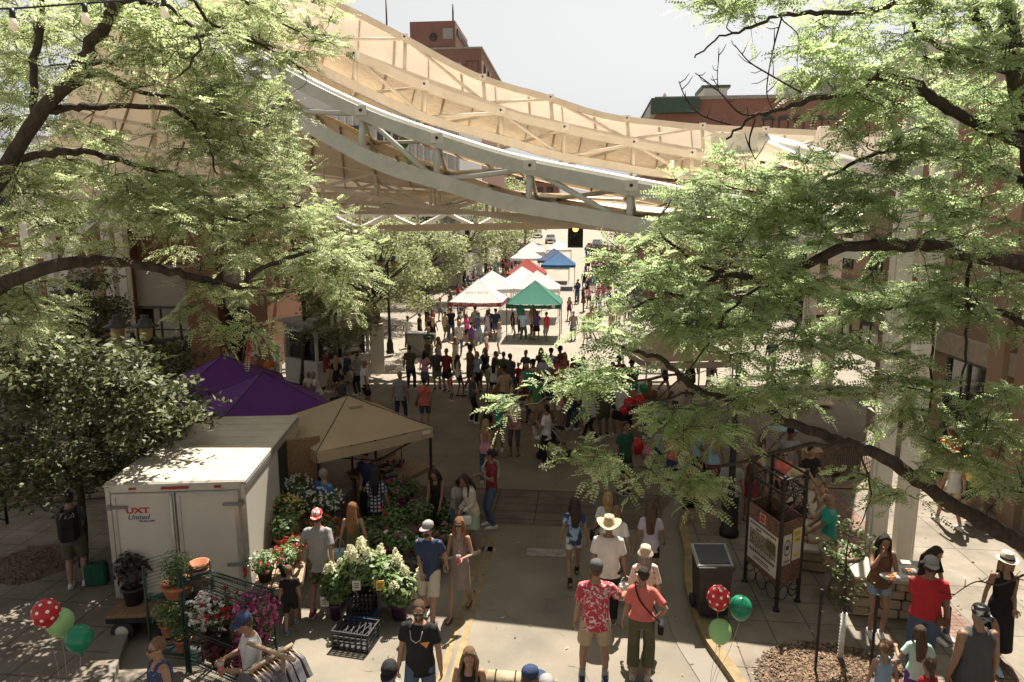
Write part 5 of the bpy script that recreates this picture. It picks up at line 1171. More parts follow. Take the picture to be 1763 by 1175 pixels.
# ---- clothes rack at the bottom edge
dC = 7.45; pA, pB, pC_, pD = at(427, 1107, dC), at(507, 1137, dC - .25), at(430, 1156, dC - .35), at(503, 1110, dC + .15)
t = thing('clothes_rack', 'rustic wooden clothes rack hung with grey shirts at the bottom edge', 'clothes rack', Vector((pA.x, pA.y, 0))); o_ = t.location
b = MB(); b.tube([pA - o_, pB - o_], .028, 10); b.build('rail', M_wood, t); b = MB(); b.tube([pC_ - o_, pD - o_], .026, 10); b.build('rail', M_wood, t)
b = MB(); j = (pB.lerp(pA, .25)) - o_; b.tube([(j.x, j.y, 0), j], .03, 8); b.build('post', M_wood, t); b = MB(); j = (pC_ - o_); b.tube([(j.x, j.y + .1, 0), j + Vector((0, .1, 0))], .03, 8); b.build('post', M_wood, t)
M_gsh = cloth('slate_shirt', (.1, .095, .105)); M_hang = mat('hanger_wood', (.42, .27, .14), rough=.5)
rail = [pC_.lerp(pD, u) for u in np.linspace(.05, .98, 11)]; rd = (pD - pC_).normalized(); perp = Vector((rd.y, -rd.x, 0)).normalized()
for i, p in enumerate(rail):
    lab = 'slate shirt at the far end of the clothes rail' if i == 10 else ('slate shirt at the near end of the clothes rail' if i == 0 else 'slate shirt hanging between the two end shirts on the wooden rail')
    t = thing('hanging_shirt', lab, 'shirt', p, math.atan2(perp.y, perp.x) + random.uniform(-.1, .1), 'shirts on the wooden clothes rack')
    b = MB(); b.tube([(0, 0, .03), (.02, 0, .0), (0, 0, -.04)], .006, 5); b.tube([(-.21, 0, -.12), (0, 0, -.04), (.21, 0, -.12)], .011, 6); b.build('hanger', M_hang, t)
    b = MB(); pr = [(-.08, -.07), (-.2, -.1), (-.33, -.3), (-.24, -.36), (-.2, -.28), (-.21, -.72), (.21, -.72), (.2, -.28), (.24, -.36), (.33, -.3), (.2, -.1), (.08, -.07)]
    n = len(pr); V = [(x, -.025, z) for x, z in pr] + [(x, .025, z) for x, z in pr]; b.add(V, [tuple(range(n)), tuple(range(2 * n - 1, n - 1, -1))] + [(k + n, (k + 1) % n + n, (k + 1) % n, k) for k in range(n)]); b.build('shirt', M_gsh, t)
# ---- balloons
def balloon(label, px, py, dep, r, m, group, anchor=None, dots=False):
    P = at(px, py, dep); t = thing('balloon', label, 'balloon', P, 0, group)
    b = MB(); prof = []
    for k in range(19):
        a = math.pi * k / 18; rr = math.sin(a) * r; z = -math.cos(a) * r * (1.08 if a > 1.57 else 1.25); rr *= (1 - .12 * max(0, math.cos(a))); prof.append((max(rr, 0.0005), z))
    b.lathe((0, 0, 0), prof, 22); b.build('rubber', m, t)
    if dots:
        b = MB()
        for la, ns in ((1.05, 5), (.45, 8), (-.12, 9), (-.65, 7)):
            for k in range(ns):
                az = 2 * math.pi * (k + .5 * (la < .5)) / ns + la; d = Vector((math.cos(la) * math.cos(az), math.cos(la) * math.sin(az), math.sin(la))); c = Vector((d.x * r * 1.003, d.y * r * 1.003, d.z * r * (1.085 if d.z > 0 else 1.235)))
                nrm = Vector((d.x, d.y, d.z / 1.15)).normalized(); u_ = nrm.orthogonal().normalized(); v_ = nrm.cross(u_); n = 12
                b.add([c + nrm * .003] + [c + (u_ * math.cos(2 * math.pi * i / n) + v_ * math.sin(2 * math.pi * i / n)) * r * .13 - nrm * r * .008 for i in range(n)], [(0, i + 1, (i + 1) % n + 1) for i in range(n)])
        b.build('dots', mat('white_dots', (.75, .72, .7), rough=.4), t)
    b = MB(); b.lathe((0, 0, -r * 1.25 - .035), [(.02, 0), (.008, .02), (.012, .045)], 8); b.build('knot', m, t)
    if anchor is not None:
        e = Vector(anchor) - P; b = MB(); q = [Vector((0, 0, -r * 1.25 - .02)), e * .4 + Vector((.03, .02, -.05)), e * .75 + Vector((-.02, 0, 0)), e]; b.tube(smooth_poly(q, 5), .0028, 4); b.build('string', mat('ribbon', (.4, .33, .4), rough=.6), t)
    return t
MBr = mat('red_balloon', (.55, .03, .035), rough=.22, var=.04, trans=.25); MBl = mat('pale_green_balloon', (.36, .6, .26), rough=.22, var=.04, trans=.25); MBd = mat('green_balloon', (.02, .23, .12), rough=.22, var=.04, trans=.2)
GBL, GBR = 'bunch of three balloons at the left', 'bunch of three balloons at the right'
aL, aR = ground(118, 1320) , ground(1222, 1240); aR.z = .3
balloon('red balloon with white dots at the left edge', 79, 1055, 7.5, .155, MBr, GBL, aL, True); balloon('pale green balloon between the dotted red and dark green ones at the left', 103, 1071, 7.6, .155, MBl, GBL, aL); balloon('dark green balloon in the left bunch', 136, 1099, 7.35, .15, MBd, GBL, aL)
balloon('red balloon with white dots in front of the black bin', 1237, 1029, 8.1, .145, MBr, GBR, aR, True); balloon('dark green balloon in the right bunch', 1275, 1046, 8.1, .145, MBd, GBR, aR); balloon('pale green balloon lowest in the right bunch', 1240, 1087, 7.95, .145, MBl, GBR, aR)
balloon('dark green balloon caught under the curved white truss', 697, 243, 17.0, .14, MBd, 'balloons caught in the canopy'); balloon('pale green balloon caught by the blue grey truss beam', 705, 273, 16.6, .12, MBl, 'balloons caught in the canopy')
for i, (px, py, r, m_, lab) in enumerate(((1083, 694, .16, MBr, 'red balloon left of the balloon animals'), (1100, 690, .17, MBr, 'red balloon in the middle of the twisted cluster'), (1075, 706, .13, MBr, 'small red balloon lowest in the cluster'), (1092, 664, .13, MBd, 'green twisted balloon above the red ones'), (1108, 668, .13, MBd, 'green twisted balloon right of the upper green one'), (1112, 779, .17, mat('pink_balloon', (.5, .16, .22), rough=.25, trans=.2), 'pink balloon beside the child in the shade'), (1095, 768, .2, MBr, 'dark red balloon behind the pink balloon'))): balloon(lab, px, py, 19.5 if i < 5 else 17.0, r, m_, 'balloons of the balloon seller')
# ---- wheelie bin
pbn = ground(1221, 1066); pbn.z = SWH
t = thing('wheelie_bin', 'black wheelie bin with a grey rimmed lid beside the yellow kerb', 'bin', pbn, YAW)
b = MB(); n0 = [(-.27, -.25), (.27, -.25), (.27, .25), (-.27, .25)]; V = [(x * .84, y * .84, .06) for x, y in n0] + [(x, y, .92) for x, y in n0]; b.add(V, [(3, 2, 1, 0), (0, 1, 5, 4), (1, 2, 6, 5), (2, 3, 7, 6), (3, 0, 4, 7), (4, 5, 6, 7)]); b.box((0, -.265, .9), (.58, .04, .07)); b.box((0, -.238, .52), (.34, .012, .4)); b.build('body', mat('bin_brown_black', (.025, .02, .016), rough=.4), t)
b = MB(); b.box((0, .04, .99), (.6, .54, .05), bev=.02, rot=Euler((R(18), 0, 0)).to_matrix()); b.build('lid', mat('bin_grey', (.2, .19, .18), rough=.45), t); b = MB(); b.box((0, .032, 1.0135), (.5, .44, .02), bev=.008, rot=Euler((R(18), 0, 0)).to_matrix()); b.build('lid_panel', M_black, t); b = MB(); b.tube([(-.22, .3, .93), (.22, .3, .93)], .02, 8); b.build('handle', M_black, t)
for x in (-.24, .24):
    b = MB(); b.tube([(x - .03, .2, .11), (x + .03, .2, .11)], .11, 14); b.build('wheel', M_rub, t)
# ---- notice kiosk
kL, kF, kR = ground(1281, 1012), ground(1335, 1064), ground(1372, 1047); kB = kL + kR - kF
M_rust = mat('rusty_panel', (.13, .055, .03), rough=.8, var=.35, scale=5, dirt=((.5, .45, .4), 26, .35))
t = thing('notice_kiosk', 'rusty four sided notice board with posters on black iron posts', 'notice board', Vector((kF.x, kF.y, SWH))); kc = [p - kF for p in (kL, kF, kR, kB)]
zp0, zp1 = zat(kF, 1010) - SWH, zat(kF, 903) - SWH
for c in kc:
    b = MB(); b.box((c.x, c.y, 1.15), (.05, .05, 2.3)); b.lathe((c.x, c.y, 0), [(.06, 0), (.035, .05)], 8); b.ball((c.x, c.y, 2.33), .035, 8, 6); b.build('post', M_blackm, t)
for k in range(4):
    a, c = kc[k], kc[(k + 1) % 4]; d = (c - a).normalized(); nn = Vector((d.y, -d.x, 0)); L2 = (c - a).length
    b = MB(); b.beam(a + d * .03 + Vector((0, 0, (zp0 + zp1) / 2)), c - d * .03 + Vector((0, 0, (zp0 + zp1) / 2)), .025, zp1 - zp0); b.build('panel', M_rust, t)
    for zc, nr in ((zp0 - .16, 2 if L2 < .8 else 3), (zp1 + .32, 2 if L2 < .8 else 3)):
        b = MB()
        rr = (L2 - .06) / nr / 2
        for i in range(nr):
            cc = a + d * (.03 + rr * (2 * i + 1)); q = [cc + d * math.cos(th) * rr * .95 + Vector((0, 0, zc + math.sin(th) * min(rr, .15))) for th in [x * math.pi / 8 for x in range(17)]]; b.tube(q, .009, 5)
        if zc > zp1: b.beam(a + Vector((0, 0, zp1 + .5)), c + Vector((0, 0, zp1 + .5)), .03, .03)
        b.build('scrollwork', M_blackm, t)
    b = MB(); b.beam(a + Vector((0, 0, 2.28)), c + Vector((0, 0, 2.28)), .03, .03); b.build('top_rail', M_blackm, t)
def poster(k, u0, u1, z0, z1, name, items):
    a, c = kc[k], kc[(k + 1) % 4]; d = (c - a).normalized(); nn = Vector((d.y, -d.x, 0)); L2 = (c - a).length
    b = MB(); f0 = a + nn * .016
    Q = lambda u, z, o=0.0: f0 + d * (u * L2) + Vector((0, 0, z)) + nn * o
    b.quad(Q(u0, z0), Q(u1, z0), Q(u1, z1), Q(u0, z1), 0)
    for (x0, y0, x1, y1, mi) in items:
        ua, ub = u0 + (u1 - u0) * x0, u0 + (u1 - u0) * x1; za, zb = z0 + (z1 - z0) * y0, z0 + (z1 - z0) * y1; b.quad(Q(ua, za, .003), Q(ub, za, .003), Q(ub, zb, .003), Q(ua, zb, .003), mi)
    b.build(name, [M_paper, M_redtxt, M_bluetxt, M_yelcard, M_ink, mat('poster_photo', (.22, .17, .12), rough=.8, var=.8, scale=28)], t)
it = []
random.seed(5)
for k in range(13): it.append((.05 + .07 * k, .9, .05 + .07 * k + .05, .95, 4)); it.append((.05 + .07 * k, .895, .05 + .07 * k + .05, .905, 1 if k % 2 else 2))
for k in range(13): it.append((.06 + .068 * k, .25, .06 + .068 * k + .05, .31, 4)); it.append((.06 + .068 * k, .235, .06 + .068 * k + .05, .248, 1 if k > 5 else 2))
it += [(.05, .38, .95, .78, 5), (.6, .52, .96, .86, 0), (.64, .7, .92, .83, 3), (.64, .55, .92, .68, 3), (.25, .13, .75, .16, 4), (.2, .08, .8, .1, 4), (.2, .34, .8, .36, 4), (.25, .82, .45, .86, 4), (.68, .74, .9, .76, 4), (.68, .58, .9, .6, 4)]
poster(0, .06, .95, zp0 + .1, zp1 - .27, 'poster', it)
ring = [(.5 + .36 * math.cos(x) - .05, .56 + .24 * math.sin(x) - .03, .5 + .36 * math.cos(x) + .05, .56 + .24 * math.sin(x) + .03, 4) for x in [i * .35 for i in range(18)]]
poster(1, .08, .46, zp0 + .35, zp1 - .22, 'poster', ring + [(.3, .5, .7, .64, 4), (.15, .1, .85, .14, 4), (.2, .05, .8, .07, 4)])
poster(1, .52, .92, zp0 + .38, zp1 - .16, 'poster', [(.12, .55, .88, .72, 3), (.12, .76, .88, .94, 3), (.2, .62, .7, .66, 4), (.2, .84, .7, .88, 4), (.2, .1, .8, .2, 3)])
poster(0, .38, .55, zp1 - .22, zp1 - .05, 'sticker', [(.1, .1, .9, .9, 1), (.2, .4, .8, .6, 0)])
# ---- lamp posts
M_lampg = mat('lamp_amber_glass', (.5, .4, .2), rough=.15, trans=.4)
def lamp(label, P, H, gap, twin=True):
    t = thing('street_lamp', label, 'street lamp', P, YAW, 'old fashioned black street lamps'); b = MB()
    b.lathe((0, 0, 0), [(.2, 0), (.2, .12), (.17, .16), (.165, .5), (.12, .62), (.13, .66), (.09, .72), (.075, .8), (.06, H * .6), (.05, H - .45), (.08, H - .42), (.05, H - .38), (.04, H - .3)], 14); b.build('pole', M_blackm, t)
    for sx in ((-1, 1) if twin else (0,)):
        x = sx * gap / 2
        b = MB(); b.tube([(0, 0, H - .62), (x * .5, 0, H - .72), (x, 0, H - .6), (x, 0, H - .5)], .025, 7); b.build('arm', M_blackm, t)
        b = MB(); b.lathe((x, 0, H - .5), [(.05, 0), (.09, .04), (.13, .12), (.145, .3), (.14, .34)], 14); b.build('lamp_glass', M_lampg, t)
        b = MB(); b.lathe((x, 0, H - .17), [(.29, 0), (.285, .02), (.15, .07), (.135, .16), (.08, .18), (.085, .26), (.0, .27)], 16); b.build('lamp_hood', M_blackm, t)
    return t
lp = ground(1254, 931); lp.z = SWH; lamp('black street lamp post with a flared base by the yellow kerb', lp, 4.5, .63)
q = at(229, 590, 15.2); lamp('twin lantern street lamp left of the purple tents', Vector((q.x, q.y, SWH)), zat(q, 556) - SWH + .08, .63)
q = ground(672, 613); q.z = SWH; lamp('twin lantern street lamp by the small round tree', q, 4.75, .63)
lamp('twin lantern street lamp on the far right pavement behind the locust', Vector((8.6, 38, SWH)), 4.6, .63)
# ---- young staked tree
py_ = ground(1445, 1149); py_.z = SWH; dy = py_.dot(FH)
t = thing('young_tree', 'young staked tree with a white trunk guard in the mulch bed', 'tree', py_); zt_ = zat(py_, 1056) - SWH
b = MB(); b.tube([(0, 0, 0), (.01, 0, zt_)], .038, 12)
for k in range(14): b.tube([(.04 * math.cos(x), .04 * math.sin(x), zt_ * (k + .5) / 14) for x in [i * .5236 for i in range(13)]], .003, 4)
b.build('trunk_guard', mat('trunk_guard_white', (.6, .58, .54), rough=.6), t)
b = MB(); b.tube([(.01, 0, zt_ - .05), (-.01, .02, zt_ + .35), (-.03, .03, zt_ + .9), (-.02, 0, zt_ + 1.35)], [.02, .017, .012, .005], 7); LP = []
random.seed(9)
for k in range(26):
    z = zt_ + random.uniform(.15, 1.3); a_ = random.uniform(0, 6.28); l_3 = random.uniform(.2, .42) * (1.1 - (z - zt_ - .5) ** 2 * .5); e = Vector((math.cos(a_) * l_3 * .8, math.sin(a_) * l_3 * .8, z + l_3 * .85)); s0 = Vector((-.01, .01, z)); m2 = s0.lerp(e, .5) + Vector((math.cos(a_), math.sin(a_), 0)) * .08
    b.tube([s0, m2, e], [.008, .006, .003], 4)
    for i in range(13): u = random.uniform(.25, 1.05); LP.append(tuple(s0.lerp(e, u) + Vector((random.gauss(0, .045), random.gauss(0, .045), random.gauss(0, .04)))))
b.build('trunk', M_bark, t); link('crown', leaves_mesh('crown', np.array(LP), M_leafG, .034, 77, .8), t)
for i, (px, py, ytop, lab) in enumerate(((1402, 1172, 1015, 'black metal stake left of the young tree'), (1497, 1168, 1024, 'black metal stake right of the young tree'))):
    p = ground(px, py); p.z = SWH; h = zat(p, ytop) - SWH; b = MB(); b.box((0, 0, h / 2), (.03, .03, h)); b.box((.012, 0, h - .1), (.012, .05, .2)); o = b.build('tree_stake', M_blackm, None, p); tag(o, lab, 'stake', 'stakes beside the young tree')
    if i == 0: pl_, hl_ = p, h
b = MB(); tp = py_ + Vector((.01, 0, zt_ + .02)); b.tube([pl_ + Vector((0, 0, hl_ - .33)), pl_.lerp(tp, .5) + Vector((0, 0, (hl_ - .33) * .5 - zt_ * .0 - .02 + .0)) * 1.0 if False else (pl_ + Vector((0, 0, hl_ - .33))).lerp(tp, .5) - Vector((0, 0, .04)), tp, (tp + p + Vector((0, 0, h - .3))) / 2 - Vector((0, 0, .04)) if False else tp.lerp(p + Vector((0, 0, h - .3)), .5) - Vector((0, 0, .03)), p + Vector((0, 0, h - .3))], .003, 5); tag(b.build('tie_wire', M_blackm), 'thin wire tying the young tree to its two stakes', 'wire')
# ---- stone bowl planter, seat walls
pw = ground(1441, 1030); pw.z = SWH
t = thing('bowl_planter', 'round tan stone bowl planter behind the young tree', 'planter', pw); b = MB(); b.lathe((0, 0, 0), [(.16, 0), (.14, .1), (.12, .26), (.22, .4), (.32, .58), (.37, .78), (.345, .8), (.31, .75), (0, .73)], 24); b.build('bowl', M_stone, t); P_ = norm(rng.normal(0, 1, (160, 3))) * np.array([.28, .28, .1]) + np.array([0, 0, .8]); link('plants', leaves_mesh('plants', P_, M_leafG, .05, 5), t)
def stone_wall(label, pts, w_, h, top=True):
    t = thing('stone_seat_wall', label, 'wall', (pts[0][0], pts[0][1], SWH), 0, 'sandstone seat walls'); o = Vector((pts[0][0], pts[0][1], 0)); b = MB(); bt = MB()
    for a, c in zip(pts[:-1], pts[1:]):
        a, c = Vector((*a, 0)) - o, Vector((*c, 0)) - o; d = (c - a); L2 = d.length; d.normalize(); rz = math.atan2(d.y, d.x); nrow = max(2, round(h / .16))
        for r_ in range(nrow):
            x = -.05
            while x < L2:
                s_ = random.uniform(.25, .5); s_ = min(s_, L2 + .05 - x); 
                if s_ < .06: break
                cc = a + d * (x + s_ / 2); b.box((cc.x, cc.y, (r_ + .5) * h / nrow), (s_ - .015, w_ + random.uniform(-.04, .04), h / nrow - .012), rz, bev=.025); x += s_
        if top: m2 = (a + c) / 2; bt.box((m2.x, m2.y, h + .035), (L2 + .16, w_ + .14, .07), rz, bev=.012)
    b.build('stone_courses', M_stone, t)
    if top: bt.build('cap_slab', M_slab, t)
    return t
stone_wall('sandstone seat wall with a pale slab under the paired columns', [(4.62, 11.15), (5.72, 11.05)], .62, .66); stone_wall('sandstone seat wall on the shaded side where the family sits', [(4.35, 12.3), (4.6, 13.7), (5.0, 15.3)], .5, .38)
stone_wall('rough sandstone planter wall behind the man with the backpack', [(-13.2, 13.6), (-11.2, 14.4), (-9.9, 14.6)], .5, .9, False)
# ---- iron fence and bed
fa, fb = ground(1432, 842), ground(1506, 806); t = thing('iron_fence', 'low black iron fence around a planting bed behind the seat walls', 'fence', Vector((fa.x, fa.y, SWH))); e = fb - fa
b = MB(); b.beam((0, 0, .12), (e.x, e.y, .12), .025, .03); b.beam((0, 0, .74), (e.x, e.y, .74), .025, .03); b.build('rails', M_blackm, t); b = MB(); e2 = Vector((1.4, .2, 0))
for k in range(22): u = k / 21; b.tube([(e.x * u, e.y * u, 0), (e.x * u, e.y * u, .84)], .009, 5)
b.build('bars', M_blackm, t); chips('mulch', 6.9, 18.8, 1.1, 1.3, 200, SWH + .004)
# ---- traffic signal under the rear truss
P = at(991, 386, 30.7); t = thing('traffic_signal', 'black traffic signal hanging from the rear cross truss showing amber', 'traffic light', P); b = MB(); b.box((0, .1, -.55), (.5, .28, .95), bev=.04); b.box((0, .2, -.5), (.68, .03, 1.1)); b.tube([(0, .1, -.1), (0, .1, .1)], .04, 6); b.build('housing', M_blackm, t)
for k, (nm, c, e_) in enumerate((('amber_lens', (.9, .35, .05), 4), ('green_lens', (.01, .06, .04), 0), ('dark_lens', (.03, .01, .01), 0))):
    mm = mat(nm, c, rough=.2)
    if e_: bb = mm.node_tree.nodes['Principled BSDF']; bb.inputs['Emission Color'].default_value = (*c, 1); bb.inputs['Emission Strength'].default_value = e_
    b = MB(); b.ball((0, -.05, -.22 - .3 * k), (.12, .03, .12)); b.tube([(x_, -.05 - .16 * 0, z_) for x_, z_ in [(.14 * math.cos(q), -.22 - .3 * k + .14 * math.sin(q)) for q in [i * math.pi / 8 for i in range(9)]]], .02, 5, mi=1); b.build(nm, [mm, M_blackm], t)
# ---- festoon lights
t = thing('festoon_lights', 'festoon cable with clear bulbs across the top left corner', 'string lights', at(-30, 14, 5)); o_ = t.location; q = smooth_poly([at(-30, 14, 5), at(20, 15, 5), at(145, 6, 5.2), at(280, -4, 5.4), at(400, -25, 5.7)], 6); b = MB(); b.tube([p - o_ for p in q], .007, 6); b.build('cable', M_black, t)
for px, py, d_ in ((20, 15, 5), (145, 6, 5.2), (281, -4, 5.4)):
    p = at(px, py, d_) - o_; b = MB(); b.lathe(p - Vector((0, 0, .06)), [(.018, 0), (.018, .06)], 8); so_ = b.build('socket', M_black, t); b = MB(); b.lathe(p - Vector((0, 0, .15)), [(.0, 0), (.022, .012), (.03, .04), (.018, .085)], 10); b.build('bulb', mat('bulb_glass', (.8, .75, .65), rough=.1, trans=.6), so_)
# ---- parked cars far up the street
def car(label, px, py, col, rz, d=None):
    P = ground(px, py); t = thing('parked_car', label, 'car', P, rz, 'cars parked at the top of the market street'); m = mat('car_' + col[0], col[1], rough=.25, coat=.5, var=.03); b = MB()
    prof = [(-2.2, .35), (-2.25, .75), (-2.1, .98), (-1.1, 1.02), (2.0, 1.05), (2.2, .8), (2.2, .35)]
    n = len(prof); V = [(x_, y, z) for x_, k in ((-.9, 1), (.9, 1)) for y, z in prof]; V = [(x * (.93 if z > 1.0 else 1), y, z) for x, y, z in V]; b.add(V, [tuple(range(n))[::-1], tuple(range(n, 2 * n))] + [(k, (k + 1) % n, n + (k + 1) % n, n + k) for k in range(n)]); b.build('body', m, t)
    b = MB(); pr = [(-1.2, 1.0), (-.55, 1.5), (1.4, 1.56), (1.95, 1.04)]; n = 4; V = [(s_ * (.84 if z < 1.2 else .7), y, z) for s_ in (-1, 1) for y, z in pr]; b.add(V, [tuple(range(n))[::-1], tuple(range(n, 2 * n))] + [(k, (k + 1) % n, n + (k + 1) % n, n + k) for k in range(n)]); b.build('windows', M_glass, t); b = MB(); b.box((0, .42, 1.56), (1.36, 1.9, .05), bev=.02); b.build('roof', m, t)
    for x in (-.82, .82):
        for y in (-1.4, 1.4):
            b = MB(); b.tube([(x - .1, y, .33), (x + .1, y, .33)], .33, 14); w_o = b.build('wheel', M_rub, t); b = MB(); b.tube([(x - .11, y, .33), (x + .11, y, .33)], .18, 10); b.build('rim', M_alu, w_o)
        b = MB(); b.box((x * .8, -2.24, .78), (.36, .05, .14), bev=.02); b.build('headlight', mat('headlight_glass', (.7, .7, .68), rough=.1), t)
    b = MB(); b.box((0, -2.25, .6), (.8, .04, .2)); b.box((0, -2.25, .4), (1.6, .05, .12)); b.build('grille', M_black, t); return t
car('white car parked on the left at the top of the street', 926, 411, ('white', (.6, .6, .58)), .0); car('silver car facing the market just beyond the far tents', 948, 419, ('silver', (.4, .41, .42)), .0); car('dark blue car farthest up the street', 966, 402, ('blue', (.06, .08, .13)), .05); car('black car parked at the right kerb beyond the crowd', 1028, 430, ('black', (.02, .02, .022)), .0); car('grey car partly hidden on the left of the white car', 905, 405, ('grey', (.16, .16, .17)), .0)
# ---- nut kiosk
n0, n1, n2 = ground(548, 674), ground(638, 653), ground(512, 655); ux = n1 - n0; rzn = math.atan2(ux.y, ux.x); Wk = ux.length; Dk = 2.1; Hk = zat(n0, 566)
t = thing('nut_kiosk', 'white market kiosk with serving windows behind the slim honey locust', 'kiosk', Vector((n0.x, n0.y, SWH)), rzn); NK = t
M_kw = mat('kiosk_white', (0.468, 0.445, 0.390), rough=.6, var=.06, dirt=((0.312, 0.273, 0.218), 1.5, .4))
b = MB(); b.box((Wk / 2, Dk / 2, .5), (Wk, Dk, 1.0)); b.box((Wk / 2, Dk - .03, 1.5), (Wk, .06, 1.0)); b.box((Wk / 2, Dk / 2, Hk - .18), (Wk, Dk, .36)); b.build('wall', M_kw, t)
for x, y in ((.05, .05), (Wk - .05, .05), (.05, Dk - .05), (Wk - .05, Dk - .05), (Wk * .5, .05)):
    b = MB(); b.box((x, y, (1.0 + Hk - .36) / 2), (.1, .1, Hk - 1.36 - .004)); b.build('corner_post', M_kw, t)
b = MB(); b.box((Wk / 2, Dk / 2, Hk + .05), (Wk + .5, Dk + .5, .1), bev=.02); b.build('roof', M_roof, t); b = MB(); b.box((Wk / 2, .18, (1.0 + Hk - .36) / 2), (Wk - .2, .04, Hk - 1.37)); b.box((.18, Dk / 2, (1.0 + Hk - .36) / 2), (.04, Dk - .3, Hk - 1.37)); b.build('dark_interior', M_glass, t)
b = MB(); b.box((Wk / 2, -.12, 1.02), (Wk, .3, .05)); b.build('counter', M_kw, t); b = MB(); b.box((Wk + .32, -.12, 1.15), (.64, .05, 2.1), rz=-.25, bev=.01); b.build('open_door', M_kw, t)
m_ = plane_mtx((-.012, Dk * .5, Hk - .2), (0, -1, 0), (0, 0, 1)); text_mesh('THE NUT-SHOP', .26, 0, t, 'lettering', M_ink, m_, width=Dk * .82)
b = MB(); b.box((Wk * .72, -.0, 1.72), (.42, .02, .58)); 
for k in range(5): b.box((Wk * .72, -.016, 1.92 - .1 * k), (.3 - .06 * (k % 2), .01, .035), mi=1)
b.build('menu_board', [M_paper, M_ink], t)
# ---- small street bits
pgx = ground(719, 612); t = thing('grey_cabinet', 'grey rubbish container at the kerb behind the crowd', 'container', pgx, .1); b = MB(); b.box((0, 0, .55), (.95, .7, 1.1), bev=.03); b.build('body', mat('container_grey', (.2, .19, .17), rough=.6), t); b = MB(); b.box((0, 0, 1.13), (1.02, .77, .07), bev=.02); b.build('lid', mat('container_lid', (.13, .125, .12), rough=.6), t)
pk = ground(490, 644); t = thing('bicycle', 'bicycle leaning by the grey meter box left of the nut kiosk', 'bicycle', Vector((pk.x, pk.y, SWH)), .15)
for x in (-.52, .52):
    b = MB(); q = [(x + .33 * math.cos(a_), 0, .34 + .33 * math.sin(a_)) for a_ in [i * math.pi / 12 for i in range(25)]]; b.tube(q, .02, 6, caps=False); w_o = b.build('wheel', M_rub, t); b = MB()
    for i in range(10): b.tube([(x, 0, .34), (x + .31 * math.cos(i * .628), 0, .34 + .31 * math.sin(i * .628))], .004, 4)
    b.ball((x, 0, .34), .03, 8, 6); b.build('spokes', M_alu, w_o)
b = MB(); A_, B2, C2, D2 = Vector((-.52, 0, .34)), Vector((-.18, 0, .8)), Vector((-.05, 0, .32)), Vector((.36, 0, .82))
for p, q in ((A_, B2), (A_, C2), (B2, C2), (B2, D2), (C2, D2), (D2, Vector((.52, 0, .34))), (B2, Vector((-.22, 0, .92))), (D2, Vector((.33, 0, .98)))): b.tube([p, q], .017, 6)
b.build('frame', mat('bike_frame', (.05, .04, .04), rough=.4), t); b = MB(); b.tube([(.33, -.26, 1.0), (.36, -.1, .98), (.36, .1, .98), (.33, .26, 1.0)], .013, 6); b.build('handlebar', M_alu, t); b = MB(); b.ball((-.22, 0, .94), (.13, .07, .035)); b.build('saddle', M_black, t)
pk = ground(476, 650); t = thing('meter_box', 'grey metal box on the pavement beside the bicycle', 'box', Vector((pk.x, pk.y, SWH)), .2); b = MB(); b.box((0, 0, .6), (.42, .4, 1.2), bev=.02); b.build('body', mat('box_grey', (.24, .23, .21), rough=.6), t); b = MB(); b.box((0, -.02, 1.23), (.48, .46, .06), bev=.01); b.build('lid', M_alu, t)
def wheelchair(label, P, rz):
    t = thing('wheelchair', label, 'wheelchair', P, rz)
    for x in (-.3, .3):
        b = MB(); b.tube([(x, .05 + .3 * math.cos(a_), .31 + .3 * math.sin(a_)) for a_ in [i * math.pi / 12 for i in range(25)]], .018, 6, caps=False); w_o = b.build('wheel', M_rub, t); b = MB()
        for i in range(10): b.tube([(x, .05, .31), (x, .05 + .29 * math.cos(i * .628), .31 + .29 * math.sin(i * .628))], .004, 4)
        b.build('spokes', M_alu, w_o)
        b = MB(); b.tube([(x * .8, -.42, .1), (x * .8, -.4, .5), (x * .8, .2, .52), (x * .8, .24, .95), (x * .8, .34, .97)], .013, 6); b.tube([(x * .8, -.4, .7), (x * .8, .2, .72)], .02, 6); b.build('side_frame', M_alu, t); b = MB(); b.tube([(x * .8 - .02, -.42, .09), (x * .8 + .02, -.42, .09)], .09, 12); b.build('castor', M_rub, t)
    b = MB(); b.box((0, -.1, .5), (.46, .44, .04), bev=.01); b.build('seat', M_black, t); b = MB(); b.box((0, .22, .75), (.46, .03, .42), bev=.01); b.build('backrest', M_black, t); b = MB(); b.box((-.12, -.55, .14), (.16, .14, .015)); b.box((.12, -.55, .14), (.16, .14, .015)); b.build('footrest', M_alu, t)
wheelchair('wheelchair in the shade in front of the crowd', ground(1003, 722), .2)
t = thing('stroller', 'dark folding stroller behind the man carrying a child', 'stroller', ground(956, 790), 2.4); b = MB(); b.tube([(-.25, .4, 1.0), (-.25, -.3, .2)], .014, 6); b.tube([(.25, .4, 1.0), (.25, -.3, .2)], .014, 6); b.tube([(-.25, .4, 1.0), (.25, .4, 1.0)], .018, 6); b.tube([(-.25, .35, .12), (-.25, .0, .6)], .014, 6); b.tube([(.25, .35, .12), (.25, .0, .6)], .014, 6); b.build('frame', M_alu, t)
b = MB(); b.box((0, 0, .5), (.42, .4, .06), rot=Euler((.3, 0, 0)).to_matrix()); b.box((0, .22, .75), (.42, .05, .5), rot=Euler((-.3, 0, 0)).to_matrix()); b.build('seat', M_black, t); b = MB(); q = [(0, .3 - .5 * math.sin(k * .25), .75 + .3 * math.cos(k * .25) + .0) for k in range(6)]
for p, r_ in zip(q[:-1], q[1:]): b.beam(p, r_, .44, .02)
b.build('hood', M_black, t)
